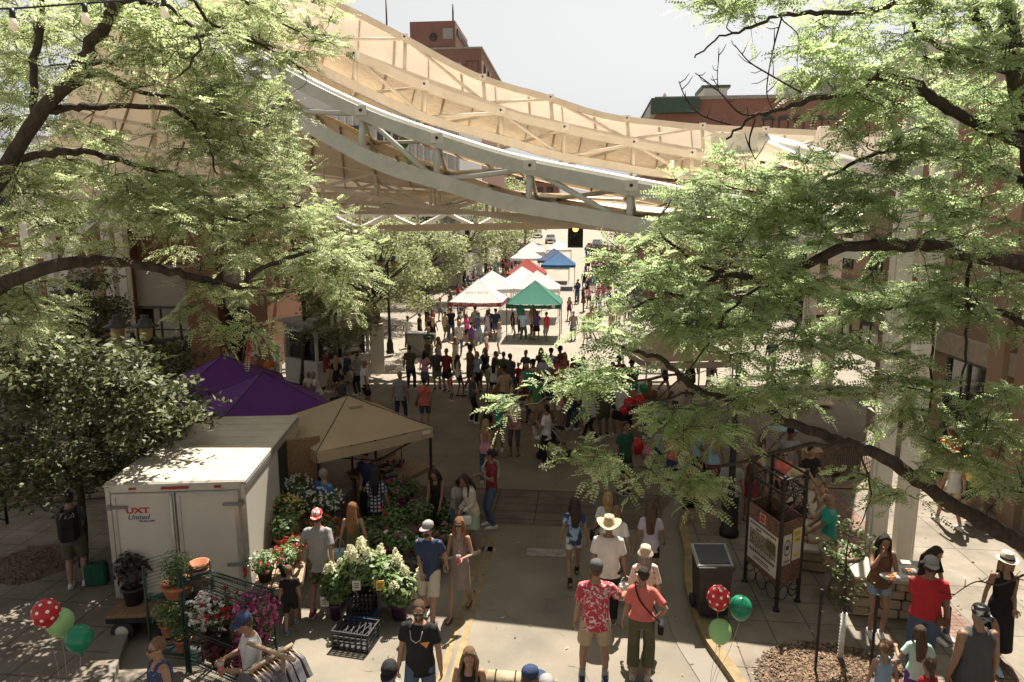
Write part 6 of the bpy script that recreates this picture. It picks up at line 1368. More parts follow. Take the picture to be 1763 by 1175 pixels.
for x in (-.25, .25):
    for y in (-.32, .36):
        b = MB(); b.tube([(x - .02, y, .13), (x + .02, y, .13)], .13, 14); b.build('wheel', M_rub, t)
pk = ground(1345, 790); t = thing('folding_table', 'light blue folding table with crossed black legs on the right pavement', 'table', Vector((pk.x, pk.y, SWH)), .2); b = MB(); b.box((0, 0, .74), (.7, .5, .03), bev=.008); b.build('table_top', mat('sky_blue_top', (.25, .42, .52), rough=.6), t)
for sx in (-1, 1):
    for sy in (-1, 1):
        b = MB(); b.tube([(sx * .32, sy * .22, .73), (-sx * .32, sy * .22, 0)], .014, 6); b.build('leg', M_blackm, t)
pk = ground(1388, 800); t = thing('cardboard_box', 'open cardboard box beside the light blue table', 'box', Vector((pk.x, pk.y, SWH)), .3); b = MB(); b.box((0, 0, .17), (.5, .4, .34)); b.build('carton', mat('cardboard', (.42, .29, .17), rough=.9), t); b = MB(); b.box((0, -.26, .36), (.5, .18, .01), rot=Euler((.5, 0, 0)).to_matrix()); b.box((0, .26, .36), (.5, .18, .01), rot=Euler((-.5, 0, 0)).to_matrix()); b.build('flap', mat('cardboard', (.42, .29, .17)), t)
fa = ground(14, 912); t = thing('chain_link_fence', 'chain link fence panel at the far left edge', 'fence', Vector((fa.x, fa.y, SWH)), 0); b = MB(); b.tube([(0, 0, 0), (0, 0, 1.25)], .03, 8); b.build('post', M_blackm, t); b = MB(); b.tube([(0, 0, 1.2), (-1.6, .4, 1.2)], .02, 6); b.tube([(0, 0, .08), (-1.6, .4, .08)], .02, 6); b.build('rail', M_blackm, t); b = MB()
for k in range(-12, 22):
    for sg in (1, -1):
        x0, z0, x1, z1 = k * .08, .1, k * .08 + 1.1, 1.2
        if sg < 0: z0, z1 = z1, z0
        if x1 < 0 or x0 > 1.6: continue
        def cl(x): return max(0, min(1.6, x))
        u0, u1 = cl(x0), cl(x1); f0 = z0 + (z1 - z0) * (u0 - x0) / 1.1; f1 = z0 + (z1 - z0) * (u1 - x0) / 1.1; b.tube([(-u0, u0 * .25, f0), (-u1, u1 * .25, f1)], .004, 4)
b.build('mesh_wire', M_alu, t)
# ============================================================ PEOPLE
V3 = Vector
SK = {k: mat('skin_' + k, c, rough=.5, var=.08, scale=9, spec=.35) for k, c in {'light': (.29, .165, .108), 'tan': (.225, .12, .075), 'brown': (.125, .066, .04)}.items()}
HAIRC = {'black': (.014, .011, .01), 'dark': (.035, .02, .013), 'brown': (.085, .045, .024), 'blond': (.36, .22, .1), 'red': (.22, .085, .03), 'grey': (.26, .24, .22), 'lightbrown': (.17, .095, .045)}
HM = {k: mat('hair_' + k, c, rough=.45, var=.45, scale=10, bump=.8, bscale=30, stretch=(6, 6, .6)) for k, c in HAIRC.items()}
COLR = {'white': (.55, .53, .5), 'black': (.017, .016, .017), 'navy': (.03, .045, .095), 'blue': (.03, .14, .36), 'lightblue': (.3, .43, .52), 'grey': (.25, .24, .235), 'darkgrey': (.075, .073, .075), 'red': (.42, .03, .035), 'coral': (.56, .14, .12), 'pink': (.58, .27, .32), 'hotpink': (.55, .06, .2), 'teal': (.04, .33, .27), 'green': (.07, .2, .07), 'lime': (.33, .45, .18), 'olive': (.09, .085, .045), 'khaki': (.36, .28, .185), 'tan': (.42, .33, .23), 'cream': (.46, .4, .32), 'brown': (.14, .075, .04), 'maroon': (.19, .025, .035), 'purple': (.12, .055, .2), 'lavender': (.42, .38, .47), 'denim': (.075, .11, .175), 'lightdenim': (.22, .29, .37), 'orange': (.5, .16, .045), 'yellow': (.6, .47, .14), 'taupe': (.2, .16, .14), 'mint': (.4, .58, .48), 'darkgreen': (.02, .075, .045), 'sage': (.3, .38, .28)}
def CM(n): return cloth('cloth_' + n, COLR[n])
M_eye = mat('eye_dark', (.015, .012, .01), rough=.2); M_lip = mat('lip', (.3, .1, .085), rough=.5); M_sung = mat('sunglasses', (.008, .008, .009), rough=.1); M_sole = mat('white_sole', (.62, .6, .57), rough=.6); M_straw = mat('straw', (.46, .35, .21), rough=.8, var=.2, scale=40)
PEND = []
def pend(name, mb, m, parent, vox, extra=None, emats=(), smooth=3):
    o = mb.build(name, m, parent); r = o.modifiers.new('r', 'REMESH'); r.mode = 'VOXEL'; r.voxel_size = vox; r.use_smooth_shade = True
    if smooth: s = o.modifiers.new('s', 'SMOOTH'); s.factor = .5; s.iterations = smooth
    PEND.append((o, extra, [m] + list(emats))); return o
def bake_all():
    dg = bpy.context.evaluated_depsgraph_get()
    res = [bpy.data.meshes.new_from_object(o.evaluated_get(dg)) for o, _, _ in PEND]
    for (o, ex, ms), me in zip(PEND, res):
        o.modifiers.clear()
        if ex is not None and ex.v:
            nv = len(me.vertices); co_ = np.empty(nv * 3, np.float32); me.vertices.foreach_get('co', co_); vs = co_.reshape(-1, 3).tolist(); fs = [tuple(p.vertices) for p in me.polygons]; n0 = len(fs)
            m2 = bpy.data.meshes.new(o.name); m2.from_pydata(vs + [list(v) for v in ex.v], [], fs + [tuple(i + nv for i in f) for f in ex.f])
            m2.polygons.foreach_set('material_index', [0] * n0 + list(ex.m)); m2.polygons.foreach_set('use_smooth', [True] * (n0 + len(ex.f))); bpy.data.meshes.remove(me); me = m2
        else: me.polygons.foreach_set('use_smooth', [True] * len(me.polygons))
        me.materials.clear()
        for q in ms: me.materials.append(q)
        old = o.data; me.name = o.name; o.data = me; bpy.data.meshes.remove(old)
    PEND.clear()
def ik(a, t, l1, l2, hint):
    d = t - a; L = min(d.length, (l1 + l2) * .995); d = d.normalized() if d.length > 1e-6 else V3((0, 0, -1)); t = a + d * L
    x = (l1 * l1 - l2 * l2 + L * L) / (2 * L); h = math.sqrt(max(0, l1 * l1 - x * x)); n = V3(hint) - d * V3(hint).dot(d)
    n = n.normalized() if n.length > 1e-6 else d.orthogonal().normalized()
    return a + d * x + n * h, t
HT = {'hang': (.27, .03, .85), 'swingf': (.25, .24, .93), 'swingb': (.27, -.2, .89), 'hold': (.13, .3, 1.16), 'waist': (.07, .26, 1.02), 'hip': (.2, .0, 1.0), 'face': (.09, .2, 1.46), 'phone': (.06, .3, 1.2), 'up': (.16, .12, 1.62), 'pick': (.14, .42, .82), 'back': (.08, -.17, .98), 'pocket': (.22, .07, .9), 'lap': (.12, .36, 1.0), 'chest': (.1, .22, 1.24), 'reach': (.3, .52, 1.2), 'knee': (.14, .42, .98), 'wave': (.34, .1, 1.75)}
FT = {'stand': ((.105, .02, 0), (-.105, -.02, 0)), 'wide': ((.16, .03, 0), (-.16, 0, 0)), 'walk': ((.09, .3, 0), (-.09, -.26, .05)), 'walk2': ((.09, -.26, .05), (-.09, .3, 0)), 'contra': ((.1, .12, 0), (-.11, -.03, 0)), 'close': ((.08, .02, 0), (-.075, .06, 0)), 'lean': ((.1, .2, 0), (-.1, .05, 0))}
ALLP = []
def person(label, P, rz, h=1.72, sex='m', w=1.0, feet='stand', ra='hang', la='hang', lean=0.0, head=(0.0, 0.0), skin='light', top='white', tk='tee', bot='denim', bk='shorts', hair='dark', hk='short', hat=None, hatc='navy', shoes='white', sock=None, glasses=False, beard=False, seat=None, vox=.013, group=None, bag=None, mats=None, sleeve=None, hem=None, legl=None, hands=True):
    """one person standing at P, facing local +Y"""
    t = thing('person', label, 'person', P, R(rz), group); s = h / 1.75; f = sex == 'f'; child = h < 1.4
    ww = w * (1.0 if not f else .93); hd = 1.0 if not child else 1.0 + (1.4 - h) * .75
    TM = CM(top) if isinstance(top, str) else top; BM = CM(bot) if isinstance(bot, str) else bot; SM = SK[skin]; HR = HM[hair]
    hz = .93 if seat is None else (seat / s + .1); dz = hz - .93
    cl_, sl_ = math.cos(lean), math.sin(lean)
    def U(p):                              # upper body point with forward lean about the hips
        y, z = p[1], p[2] - .95; return V3((p[0], y * cl_ + z * sl_, .95 + dz + z * cl_ - y * sl_)) * s
    def Lw(p): return V3(p) * s
    Rh = Euler((-lean * .6 - head[1], 0, head[0])).to_matrix(); nb = U((0, .0, 1.5))
    def Hp(p): return nb + Rh @ (V3((p[0], p[1] + .02, p[2] - 1.5)) * s * hd)
    # joints
    sw = (.168 if not f else .15) * (w ** .5); hipx = .088 * (w ** .5)
    J = {}
    ft = FT.get(feet, FT['stand']) if seat is None else ((.1, .46, 0), (-.1, .44, 0))
    if feet == 'crossed' and seat is not None: ft = ((.02, .62, .12), (-.08, .42, 0))
    for k, sg in (('r', 1), ('l', -1)):
        a = V3((sg * hipx, 0, hz - .03)); tx = V3(ft[0 if sg > 0 else 1]) + V3((0, 0, .075)); kn, an = ik(a, tx, .43, .425, (sg * .12, 1, .1)); J['hip' + k], J['kn' + k], J['an' + k] = a, kn, an
        ht = ra if sg > 0 else la; sh = U((sg * sw, 0, 1.405)) / s
        tv = HT[ht] if isinstance(ht, str) else ht; tgt = U((sg * tv[0], tv[1], tv[2])) / s if isinstance(ht, str) else V3((sg * tv[0], tv[1], tv[2] + dz))
        hint = (sg * .9, -.35, -.1) if ht == 'hip' else ((sg * .5, -.25, -.8) if tv[2] > 1.1 else (sg * .3, -1, -.1))
        el, wr = ik(sh, tgt, .29, .255, hint); J['sh' + k], J['el' + k], J['wr' + k] = sh, el, wr
    prof = [(.86, .15, .108), (.95, .163, .115), (1.08, .138, .1), (1.22, .15, .112), (1.34, .163, .115), (1.425, .13, .085), (1.48, .07, .062)] if not f else [(.86, .156, .115), (.95, .17, .122), (1.09, .124, .095), (1.2, .135, .105), (1.3, .146, .122), (1.36, .142, .108), (1.425, .112, .08), (1.48, .06, .055)]
    belly = max(0, w - 1) * .12
    def torso(mb, z0, z1, grow, flare=0.0, n=16):
        zs = [z for z, _, _ in prof if z0 + .01 < z < z1 - .01]; zs = [z0] + zs + [z1]; pts = []; rad = []
        for z in zs:
            for (za, xa, ya), (zb, xb, yb) in zip(prof[:-1], prof[1:]):
                if za <= z <= zb: u = (z - za) / (zb - za); rx, ry = xa + (xb - xa) * u, ya + (yb - ya) * u; break
            else: rx, ry = (prof[0][1], prof[0][2]) if z < prof[0][0] else (prof[-1][1], prof[-1][2])
            bb = belly * max(0, 1 - abs(z - 1.1) / .25); g_ = grow + (flare if z == z0 else 0)
            pts.append(U((0, bb * .45, z))); rad.append(((rx * ww + g_ + bb * .4) * s, (ry * (.55 + .45 * ww) + g_ + bb * .75) * s))
        mb.tube(pts, rad, n, ref=(1, 0, 0)); return mb
    B = MB(); E = MB()
    torso(B, .84, 1.48, 0)
    aw = w ** .45 * (1 if not f else .84)
    for k in 'rl':
        B.tube([J['hip' + k] * s, (J['hip' + k] * .5 + J['kn' + k] * .5) * s, J['kn' + k] * s, (J['kn' + k] * .68 + J['an' + k] * .32) * s, J['an' + k] * s], [.088 * s * aw, .078 * s * aw, .053 * s * aw, .056 * s * aw, .034 * s], 12, round_=True)
        an = J['an' + k]; B.tube([an * s + V3((0, -.04, -.035)) * s, an * s + V3((0, .06, -.04)) * s, an * s + V3((0, .15, -.05)) * s], [.032 * s, .036 * s, .026 * s], 8, round_=True)
        sh, el, wr = J['sh' + k], J['el' + k], J['wr' + k]; B.tube([sh * s, (sh * .6 + el * .4) * s, el * s, (el * .7 + wr * .3) * s, wr * s], [.054 * s * aw, .049 * s * aw, .038 * s * aw, .04 * s * aw, .026 * s * aw], 10, round_=True)
        if hands:      # palm, four bent fingers, thumb
            sg = 1 if k == 'r' else -1; d = (wr - el).normalized(); ax = d.cross(V3((0, 1, 0)) if abs(d.y) < .8 else V3((0, 0, 1))).normalized(); nn_ = ax.cross(d).normalized()
            spread = nn_ if abs(d.z) > .6 else ax; curl = (ax * -sg if abs(d.z) > .6 else V3((0, 0, -1))); curl = (curl - d * curl.dot(d)).normalized(); spread = d.cross(curl)
            E.tube([wr * s, (wr + d * .045) * s, (wr + d * .085) * s], [(.022 * s, .02 * s), (.036 * s, .016 * s), (.037 * s, .014 * s)], 8, ref=tuple(spread))
            for i in range(4):
                b0 = wr + d * .08 + spread * (.027 - .018 * i); ln = (.068, .076, .07, .055)[i]; b1 = b0 + (d * .9 + curl * .4).normalized() * ln * .5; b2 = b1 + (d * .55 + curl * .85).normalized() * ln * .5; E.tube([b0 * s, b1 * s, b2 * s], [.0095 * s, .0085 * s, .0065 * s], 6)
            th0 = wr + d * .03 + spread * .03; E.tube([th0 * s, (th0 + d * .03 + spread * .025 + curl * .012) * s, (th0 + d * .062 + spread * .028 + curl * .025) * s], [.012 * s, .0105 * s, .008 * s], 6)
    B.tube([U((0, -.01, 1.44)), Hp((0, -.005, 1.54))], [.06 * s, .054 * s], 10)
    B.ball(Hp((0, -.008, 1.645)), (.075 * s * hd, .092 * s * hd, .108 * s * hd), 14, 10, rot=Rh); B.ball(Hp((0, .03, 1.585)), (.056 * s * hd, .06 * s * hd, .062 * s * hd), 12, 8, rot=Rh)
    B.tube([Hp((0, .083, 1.65)), Hp((0, .105, 1.612))], [.01 * s * hd, .016 * s * hd], 8, round_=True)
    for sx in (-1, 1): B.ball(Hp((sx * .077, -.008, 1.625)), (.012 * s, .02 * s, .03 * s), 8, 6, rot=Rh); E.ball(Hp((sx * .031, .082, 1.648)), (.0125 * s, .008 * s, .0085 * s), 8, 5, mi=1, rot=Rh); E.tube([Hp((sx * .018, .088, 1.668)), Hp((sx * .046, .078, 1.67))], .0045 * s, 5, mi=3)
    E.tube([Hp((-.022, .083, 1.575)), Hp((0, .091, 1.573)), Hp((.022, .083, 1.575))], .0065 * s, 5, mi=2)
    body = pend('body', B, SM, t, vox * (.85 if h < 1.4 else 1), E, (M_eye, M_lip, HR))
    # garments
    g = .013
    if tk:
        T = MB(); hemz = hem if hem is not None else {'tee': .82, 'tank': .84, 'crop': 1.0, 'dress': .8, 'shirt': .8, 'sweater': .84, 'vest': .84}.get(tk, .82)
        topz = {'tank': 1.385, 'dress': 1.385, 'crop': 1.385}.get(tk, 1.468)
        torso(T, hemz, topz, g + (.012 if tk == 'sweater' else 0), .022 if tk in ('tee', 'shirt', 'sweater') else .01)
        slv = sleeve if sleeve is not None else {'tee': .62, 'shirt': .68, 'sweater': 1.9}.get(tk, 0)
        for k in 'rl':
            sh, el, wr = J['sh' + k] * s, J['el' + k] * s, J['wr' + k] * s; a0 = U(((.11 if k == 'r' else -.11) * (1 if not f else .9), 0, 1.43))
            if slv > 0:
                if slv <= 1: e = sh.lerp(el, slv); T.tube([a0, sh, sh.lerp(e, .5), e], [.052 * s, .063 * s * aw, .066 * s * aw, .072 * s * aw], 12)
                else: T.tube([a0, sh, sh.lerp(el, .5), el, el.lerp(wr, slv - 1)], [.052 * s, .064 * s * aw, .064 * s * aw, .057 * s * aw, .046 * s * aw], 12)
            else:
                sx = (1 if k == 'r' else -1) * (.085 if not f else .075); T.tube([U((sx, .095, 1.36)), U((sx * .95, .06, 1.45)), U((sx * .9, -.01, 1.485)), U((sx * .95, -.07, 1.44)), U((sx, -.1, 1.34))], [.024 * s] * 5, 8)
        if tk == 'dress':
            hl = legl or .55; zc = .84; cx = (J['knr'] + J['knl']) * .5 if seat is not None else V3((0, (J['knr'].y + J['knl'].y) * .3, .5)); hz2 = hz - hl
            if seat is None: T.tube([U((0, 0, .95)), V3((0, .01, hz - .2)) * s, V3((0, cx.y * .6, hz2)) * s], [(.182 * ww * s, .135 * s), (.2 * ww * s, .165 * s), (.22 * ww * s, .19 * s)], 16, ref=(1, 0, 0))
        pend('dress' if tk == 'dress' else 'top', T, TM, t, vox + .001)
    if bk:
        Q = MB(); torso(Q, .85, 1.0, g - .003); tt = legl if legl is not None else {'shorts': .88, 'short': .45, 'trousers': 2.0, 'wide': 1.75, 'capri': 1.45}.get(bk, 0)
        if bk in ('skirt', 'longskirt'):
            hl = legl or (.36 if bk == 'skirt' else .75)
            Q.tube([U((0, 0, 1.0)), V3((0, 0, hz - .12)) * s, V3((0, .01 + (J['knr'].y + J['knl'].y) * .12, hz - hl)) * s], [(.135 * s, .108 * s), (.19 * ww * s, .15 * s), (.225 * ww * s, .19 * s)], 16, ref=(1, 0, 0))
        else:
            for k in 'rl':
                hp, kn, an = J['hip' + k] * s, J['kn' + k] * s, J['an' + k] * s; wd = {'wide': .105, 'shorts': .104, 'short': .1}.get(bk, .094) * s * aw
                if tt <= 1: e = hp.lerp(kn, tt); Q.tube([hp + V3((0, 0, .03)), hp.lerp(e, .5), e], [wd, wd * .98, wd * (.95 if bk == 'shorts' else 1)], 14)
                else: Q.tube([hp + V3((0, 0, .03)), hp.lerp(kn, .5), kn, kn.lerp(an, (tt - 1) * .55), kn.lerp(an, tt - 1)], [wd, wd * .95, wd * (.98 if bk == 'wide' else .76), wd * (1.0 if bk == 'wide' else .68), wd * (1.02 if bk == 'wide' else .64)], 14)
        pend('skirt' if 'skirt' in bk else ('shorts' if tt <= 1 else 'trousers'), Q, BM, t, vox + .001)
    # shoes
    if shoes:
        sm = CM(shoes)
        for k in 'rl':
            an = J['an' + k] * s; b = MB(); z0 = an.z - .075 * s
            if shoes in ('brown', 'black') and f and bk != 'trousers':     # sandals
                b.tube([an + V3((0, -.05, -.066)) * s, an + V3((0, .08, -.066)) * s, an + V3((0, .16, -.066)) * s], [(.034 * s, .01 * s), (.044 * s, .01 * s), (.035 * s, .01 * s)], 10, ref=(1, 0, 0)); b.tube([an + V3((-.04, .1, -.06)) * s, an + V3((0, .1, -.012)) * s, an + V3((.04, .1, -.06)) * s], .011 * s, 6); b.tube([an + V3((-.036, 0, -.06)) * s, an + V3((0, .035, .0)) * s, an + V3((.036, 0, -.06)) * s], .009 * s, 6); b.build('sandal', sm, t)
            else:
                b.tube([an + V3((0, -.055, -.03)) * s, an + V3((0, .0, -.026)) * s, an + V3((0, .08, -.04)) * s, an + V3((0, .17, -.052)) * s], [(.038 * s, .042 * s), (.044 * s, .047 * s), (.047 * s, .034 * s), (.038 * s, .022 * s)], 12, ref=(1, 0, 0), round_=True); so_ = b.build('shoe', sm, t)
                b = MB(); b.tube([an + V3((0, -.075, -.064)) * s, an + V3((0, .07, -.064)) * s, an + V3((0, .2, -.064)) * s], [(.04 * s, .012 * s), (.05 * s, .012 * s), (.036 * s, .012 * s)], 12, ref=(1, 0, 0)); b.build('sole', M_sole, so_)
            if sock: b = MB(); b.tube([an + V3((0, 0, -.01)) * s, an.lerp(J['kn' + k] * s, .22)], [.042 * s, .047 * s], 12); b.build('sock', CM(sock), t)
    # hair
    if hk and hk != 'bald':
        Hh = MB(); Hh.ball(Hp((0, -.026, 1.663)), (.083 * s * hd, .094 * s * hd, .11 * s * hd), 14, 10, rot=Rh)
        if hk in ('long', 'mid', 'pony'):
            zb = {'long': 1.2, 'mid': 1.42, 'pony': 1.36}[hk]; k_ = .4 if hk == 'pony' else 1
            q = [Hp((0, -.06, 1.68)), Hp((0, -.085, 1.58)), U((0, -.115, 1.46)) if zb < 1.42 else Hp((0, -.085, 1.5)), U((0, -.13, zb))]; Hh.tube(q, [(.075 * s, .05 * s), (.092 * s * k_, .05 * s * k_), (.1 * s * k_, .042 * s), (.07 * s * k_, .022 * s)], 12, ref=(1, 0, 0), round_=True)
            if hk != 'pony':
                for sx in (-1, 1): Hh.tube([Hp((sx * .058, .012, 1.71)), Hp((sx * .084, .012, 1.62)), U((sx * .098, .045, 1.48)), U((sx * .1, .085, max(zb + .06, 1.3)))] if zb < 1.4 else [Hp((sx * .06, .01, 1.71)), Hp((sx * .084, .0, 1.6)), Hp((sx * .075, .0, 1.5))], .026 * s, 8, round_=True)
        elif hk == 'bun': Hh.ball(Hp((0, -.1, 1.74)), .045 * s, 10, 8)
        elif hk == 'curly':
            for i in range(26): v = norm(np.random.default_rng(i + 5).normal(0, 1, 3)); Hh.ball(Hp((v[0] * .1, -.04 + v[1] * .1, 1.68 + abs(v[2]) * .11 - .04)), .042 * s, 7, 5)
        pend('hair', Hh, HR, t, .011 if vox < .02 else .02, smooth=1 if hk == 'curly' else 3)
    if beard: b = MB(); b.ball(Hp((0, .036, 1.573)), (.058 * s, .06 * s, .058 * s), 12, 8, rot=Rh); b.build('beard', HR, t)
    if glasses:
        b = MB()
        for sx in (-1, 1): b.ball(Hp((sx * .033, .09, 1.648)), (.027 * s, .009 * s, .02 * s), 10, 6, rot=Rh); b.tube([Hp((sx * .058, .082, 1.652)), Hp((sx * .08, -.01, 1.645))], .004 * s, 4)
        b.tube([Hp((-.012, .095, 1.652)), Hp((.012, .095, 1.652))], .005 * s, 4); b.build('glasses', M_sung, t)
    if hat:
        hm = hatc if not isinstance(hatc, str) else (M_straw if hatc == 'straw' else CM(hatc)); b = MB(); A4 = Rh; c = Hp((0, -.015, 1.685)); k = s * hd
        if hat in ('cap', 'capback'):
            sg = 1 if hat == 'cap' else -1; b.lathe(c, [(.094 * k, -.005), (.096 * k, .03 * k), (.083 * k, .07 * k), (.05 * k, .096 * k), (.01 * k, .104 * k), (0, .104 * k)], 16, axis=A4 @ Matrix.Diagonal((.96, 1.08, 1.0)))
            Vv = []; nn_ = 9
            for i in range(nn_):
                a_ = math.pi * (.12 + .76 * i / (nn_ - 1)); 
                for r_, dzv in ((.09, .006), (.175, -.014)): Vv.append(c + A4 @ (V3((math.cos(a_) * r_ * (.95 if r_ < .1 else .55), sg * math.sin(a_) * r_ * 1.05, dzv)) * k))
            up_ = A4 @ V3((0, 0, .006)); b.add(Vv + [v + up_ for v in Vv], [(2 * i, 2 * i + 1, 2 * i + 3, 2 * i + 2) for i in range(nn_ - 1)] + [(2 * i + 2 * nn_, 2 * i + 2 + 2 * nn_, 2 * i + 3 + 2 * nn_, 2 * i + 1 + 2 * nn_) for i in range(nn_ - 1)] + [(2 * i + 1, 2 * i + 1 + 2 * nn_, 2 * i + 3 + 2 * nn_, 2 * i + 3) for i in range(nn_ - 1)])
            b.build('cap', hm, t)
        else:
            R_, crown, curl = {'cowboy': (.2, .125, .07), 'straw': (.2, .11, .03), 'fedora': (.15, .11, .02), 'bucket': (.13, .09, -.045)}[hat]; n = 28; Vv = []
            rings = [(0, crown * .92), (.05, crown), (.08, crown * .93), (.094, .02), (.1, .0), (.1 + (R_ - .1) * .5, -.004), (R_, 0)]
            for r_, z in rings:
                for i in range(n):
                    a_ = 2 * math.pi * i / n; e_ = (r_ - .1) / max(.01, R_ - .1) if r_ > .1 else 0; zz = z + curl * e_ * e_ * (abs(math.cos(a_)) ** 1.5 if curl > 0 else 1) - (.02 * e_ if curl > 0 else 0) - (.03 if r_ < .06 and abs(math.cos(a_)) < .4 and hat in ('cowboy', 'fedora') else 0); Vv.append(c + A4 @ (V3((math.cos(a_) * r_ * .96, math.sin(a_) * r_ * 1.08, zz)) * k))
            b.add(Vv, [(i * n + j, (i + 1) * n + j, (i + 1) * n + (j + 1) % n, i * n + (j + 1) % n) for i in range(len(rings) - 1) for j in range(n)], 0, True); ho = b.build('hat', hm, t)
            if hat in ('fedora', 'straw', 'cowboy'): b = MB(); b.lathe(c, [(.098 * k, .004), (.099 * k, .03 * k)], 20, axis=A4 @ Matrix.Diagonal((.98, 1.1, 1.0))); b.build('hat_band', CM('black') if hat == 'fedora' else CM('tan'), ho)
    t['_j'] = [c for k in ('wrr', 'wrl', 'elr', 'ell') for c in (J[k] * s)]
    ALLP.append(t); return t
def wrist(t, k='r'):
    o = 0 if k == 'r' else 3; v = V3(t['_j'][o:o + 3]); e = V3(t['_j'][o + 6:o + 9]); return Matrix.Translation(t.location) @ Matrix.Rotation(t.rotation_euler.z, 4, 'Z') @ (v + (v - e).normalized() * .075)
def PP_(px, py, h, side=False):
    z = SWH if side else 0.0; p = stand(px, py, h + z); p.z += z; return p
def cup(label, p, c): 
    t = thing('drink_cup', label, 'drink', p - V3((0, 0, .06))); b = MB(); b.lathe((0, 0, 0), [(.03, 0), (.042, .13), (.0, .131)], 12); b.build('cup', mat('pink_drink', c, rough=.2), t); b = MB(); b.lathe((0, 0, .131), [(.044, 0), (.04, .02), (.0, .04)], 12); b.build('lid', mat('clear_lid', (.55, .52, .5), rough=.1, trans=.4), t); b = MB(); b.tube([(0, 0, .1), (.01, 0, .23)], .005, 5); b.build('straw', CM('orange'), t)
def handbag(label, p, m, size=(.3, .1, .2), rz=0, strap=None, drop=.22):
    t = thing('handbag', label, 'bag', p - V3((0, 0, drop + size[2])), rz); b = MB(); b.box((0, 0, size[2] / 2), size, bev=.035); b.build('bag_body', m, t); b = MB(); b.tube([(-size[0] * .36, 0, size[2] - .02), (-size[0] * .2, 0, size[2] + drop * .7), (0, 0, size[2] + drop), (size[0] * .2, 0, size[2] + drop * .7), (size[0] * .36, 0, size[2] - .02)], .009, 6); b.build('strap', m, t); return t
def crossbag(label, pr, m, side=1, sz=(.2, .08, .16)):
    s = 1.0; t = thing('crossbody_bag', label, 'bag', pr.location, pr.rotation_euler.z); b = MB(); q = [(side * .25, .02, .92), (side * .17, -.13, 1.08), (-side * .02, -.155, 1.3), (-side * .1, -.07, 1.475), (-side * .09, .05, 1.46), (side * .03, .16, 1.25), (side * .2, .13, 1.0), (side * .25, .02, .92)]; b.tube(smooth_poly(q, 4), .012, 6); b.build('strap', m, t); b = MB(); b.box((side * .27, .02, .84), (sz[1], sz[0], sz[2]), bev=.02); b.build('bag_body', m, t)
# ---------------- near people
pat_haw = pattern('hawaiian_red', (.42, .05, .07), (.6, .5, .48), 'blotch', 15, .53); pat_flor = pattern('floral_cream', (.62, .52, .44), (.5, .12, .1), 'blotch', 14, .6); pat_camo = pattern('camo', (.15, .14, .08), (.045, .045, .025), 'blotch', 9, .5); pat_plaid = pattern('plaid_navy', (.42, .44, .48), (.04, .05, .09), 'plaid', 4.2, .55); pat_plaid2 = pattern('plaid_brown', (.55, .5, .43), (.13, .1, .09), 'plaid', 5, .7); pat_tie = pattern('tie_dye', (.04, .05, .09), (.25, .36, .5), 'blotch', 5, .5); pat_navyw = pattern('navy_print', (.04, .05, .11), (.4, .4, .45), 'blotch', 24, .6); pat_orange = pattern('orange_floral', (.5, .27, .17), (.6, .5, .42), 'blotch', 12, .55); pat_redcap = pattern('red_white_cap', (.5, .04, .04), (.7, .66, .62), 'blotch', 11, .52)
N = person
hw = N('man in a red and white tropical shirt and tan shorts with a dark cap', PP_(1027, 968, 1.84), 2, 1.84, 'm', 1.14, 'wide', ra=(.42, .34, 1.12), la='hang', top=pat_haw, tk='shirt', bot='khaki', bk='shorts', hair='brown', hat='cap', hatc='darkgrey', shoes='navy', sock='grey', sleeve=.75)
wr_ = N('woman in a bright coral red tee and wide olive trousers with a crossbody strap', PP_(1108, 978, 1.72), -10, 1.72, 'f', 1.12, 'stand', ra='hip', la='hang', head=(.8, 0), top='coral', bot='olive', bk='wide', hair='dark', shoes='tan', glasses=True, sleeve=.75, hem=.98); crossbag('black crossbody bag of the woman in the coral red tee', wr_, CM('black'), 1)
N('man with a beard in a black tee with gold print and jeans', PP_(721, 1035, 1.82), 178, 1.82, 'm', 1.08, 'walk', 'hang', 'hang', head=(.2, .1), top='black', bot='denim', bk='trousers', hair='brown', beard=True, glasses=True, shoes='black')
BLK = ALLP[-1]; b = MB(); b.add([(-.05, .178, 1.36), (-.17, .152, 1.37), (-.13, .158, 1.28)], [(0, 1, 2)]); b.tube([(-.08, .145, 1.5), (-.06, .18, 1.4), (0, .19, 1.36), (.06, .18, 1.4), (.08, .145, 1.5)], .006, 5, mi=1); b.build('chest_print', [mat('gold_print', (.5, .22, .06), rough=.5), M_alu], BLK)
N('man in a white tee and black cap at the bottom edge', PP_(672, 1138, 1.78), 185, 1.78, 'm', 1.1, 'stand', head=(0, .25), top='white', bot='denim', bk='trousers', hair='dark', hat='cap', hatc='black', shoes='white', beard=True)
N('woman with long fair hair in a black tank top looking down at the bottom edge', PP_(808, 1110, 1.68), 175, 1.68, 'f', 1, 'walk', 'hang', 'hang', head=(.2, .35), top='black', tk='tank', bot='denim', bk='trousers', hair='lightbrown', hk='long', glasses=False)
nv = N('man in a navy short sleeved shirt, pale shorts and a grey cap', PP_(737, 900, 1.76), 182, 1.76, 'm', 1.0, 'walk2', ra='waist', la='swingb', head=(-.5, 0), top='navy', tk='shirt', bot='cream', bk='shorts', hair='dark', hat='cap', hatc='grey', glasses=True, beard=True, shoes='white', sock='black')
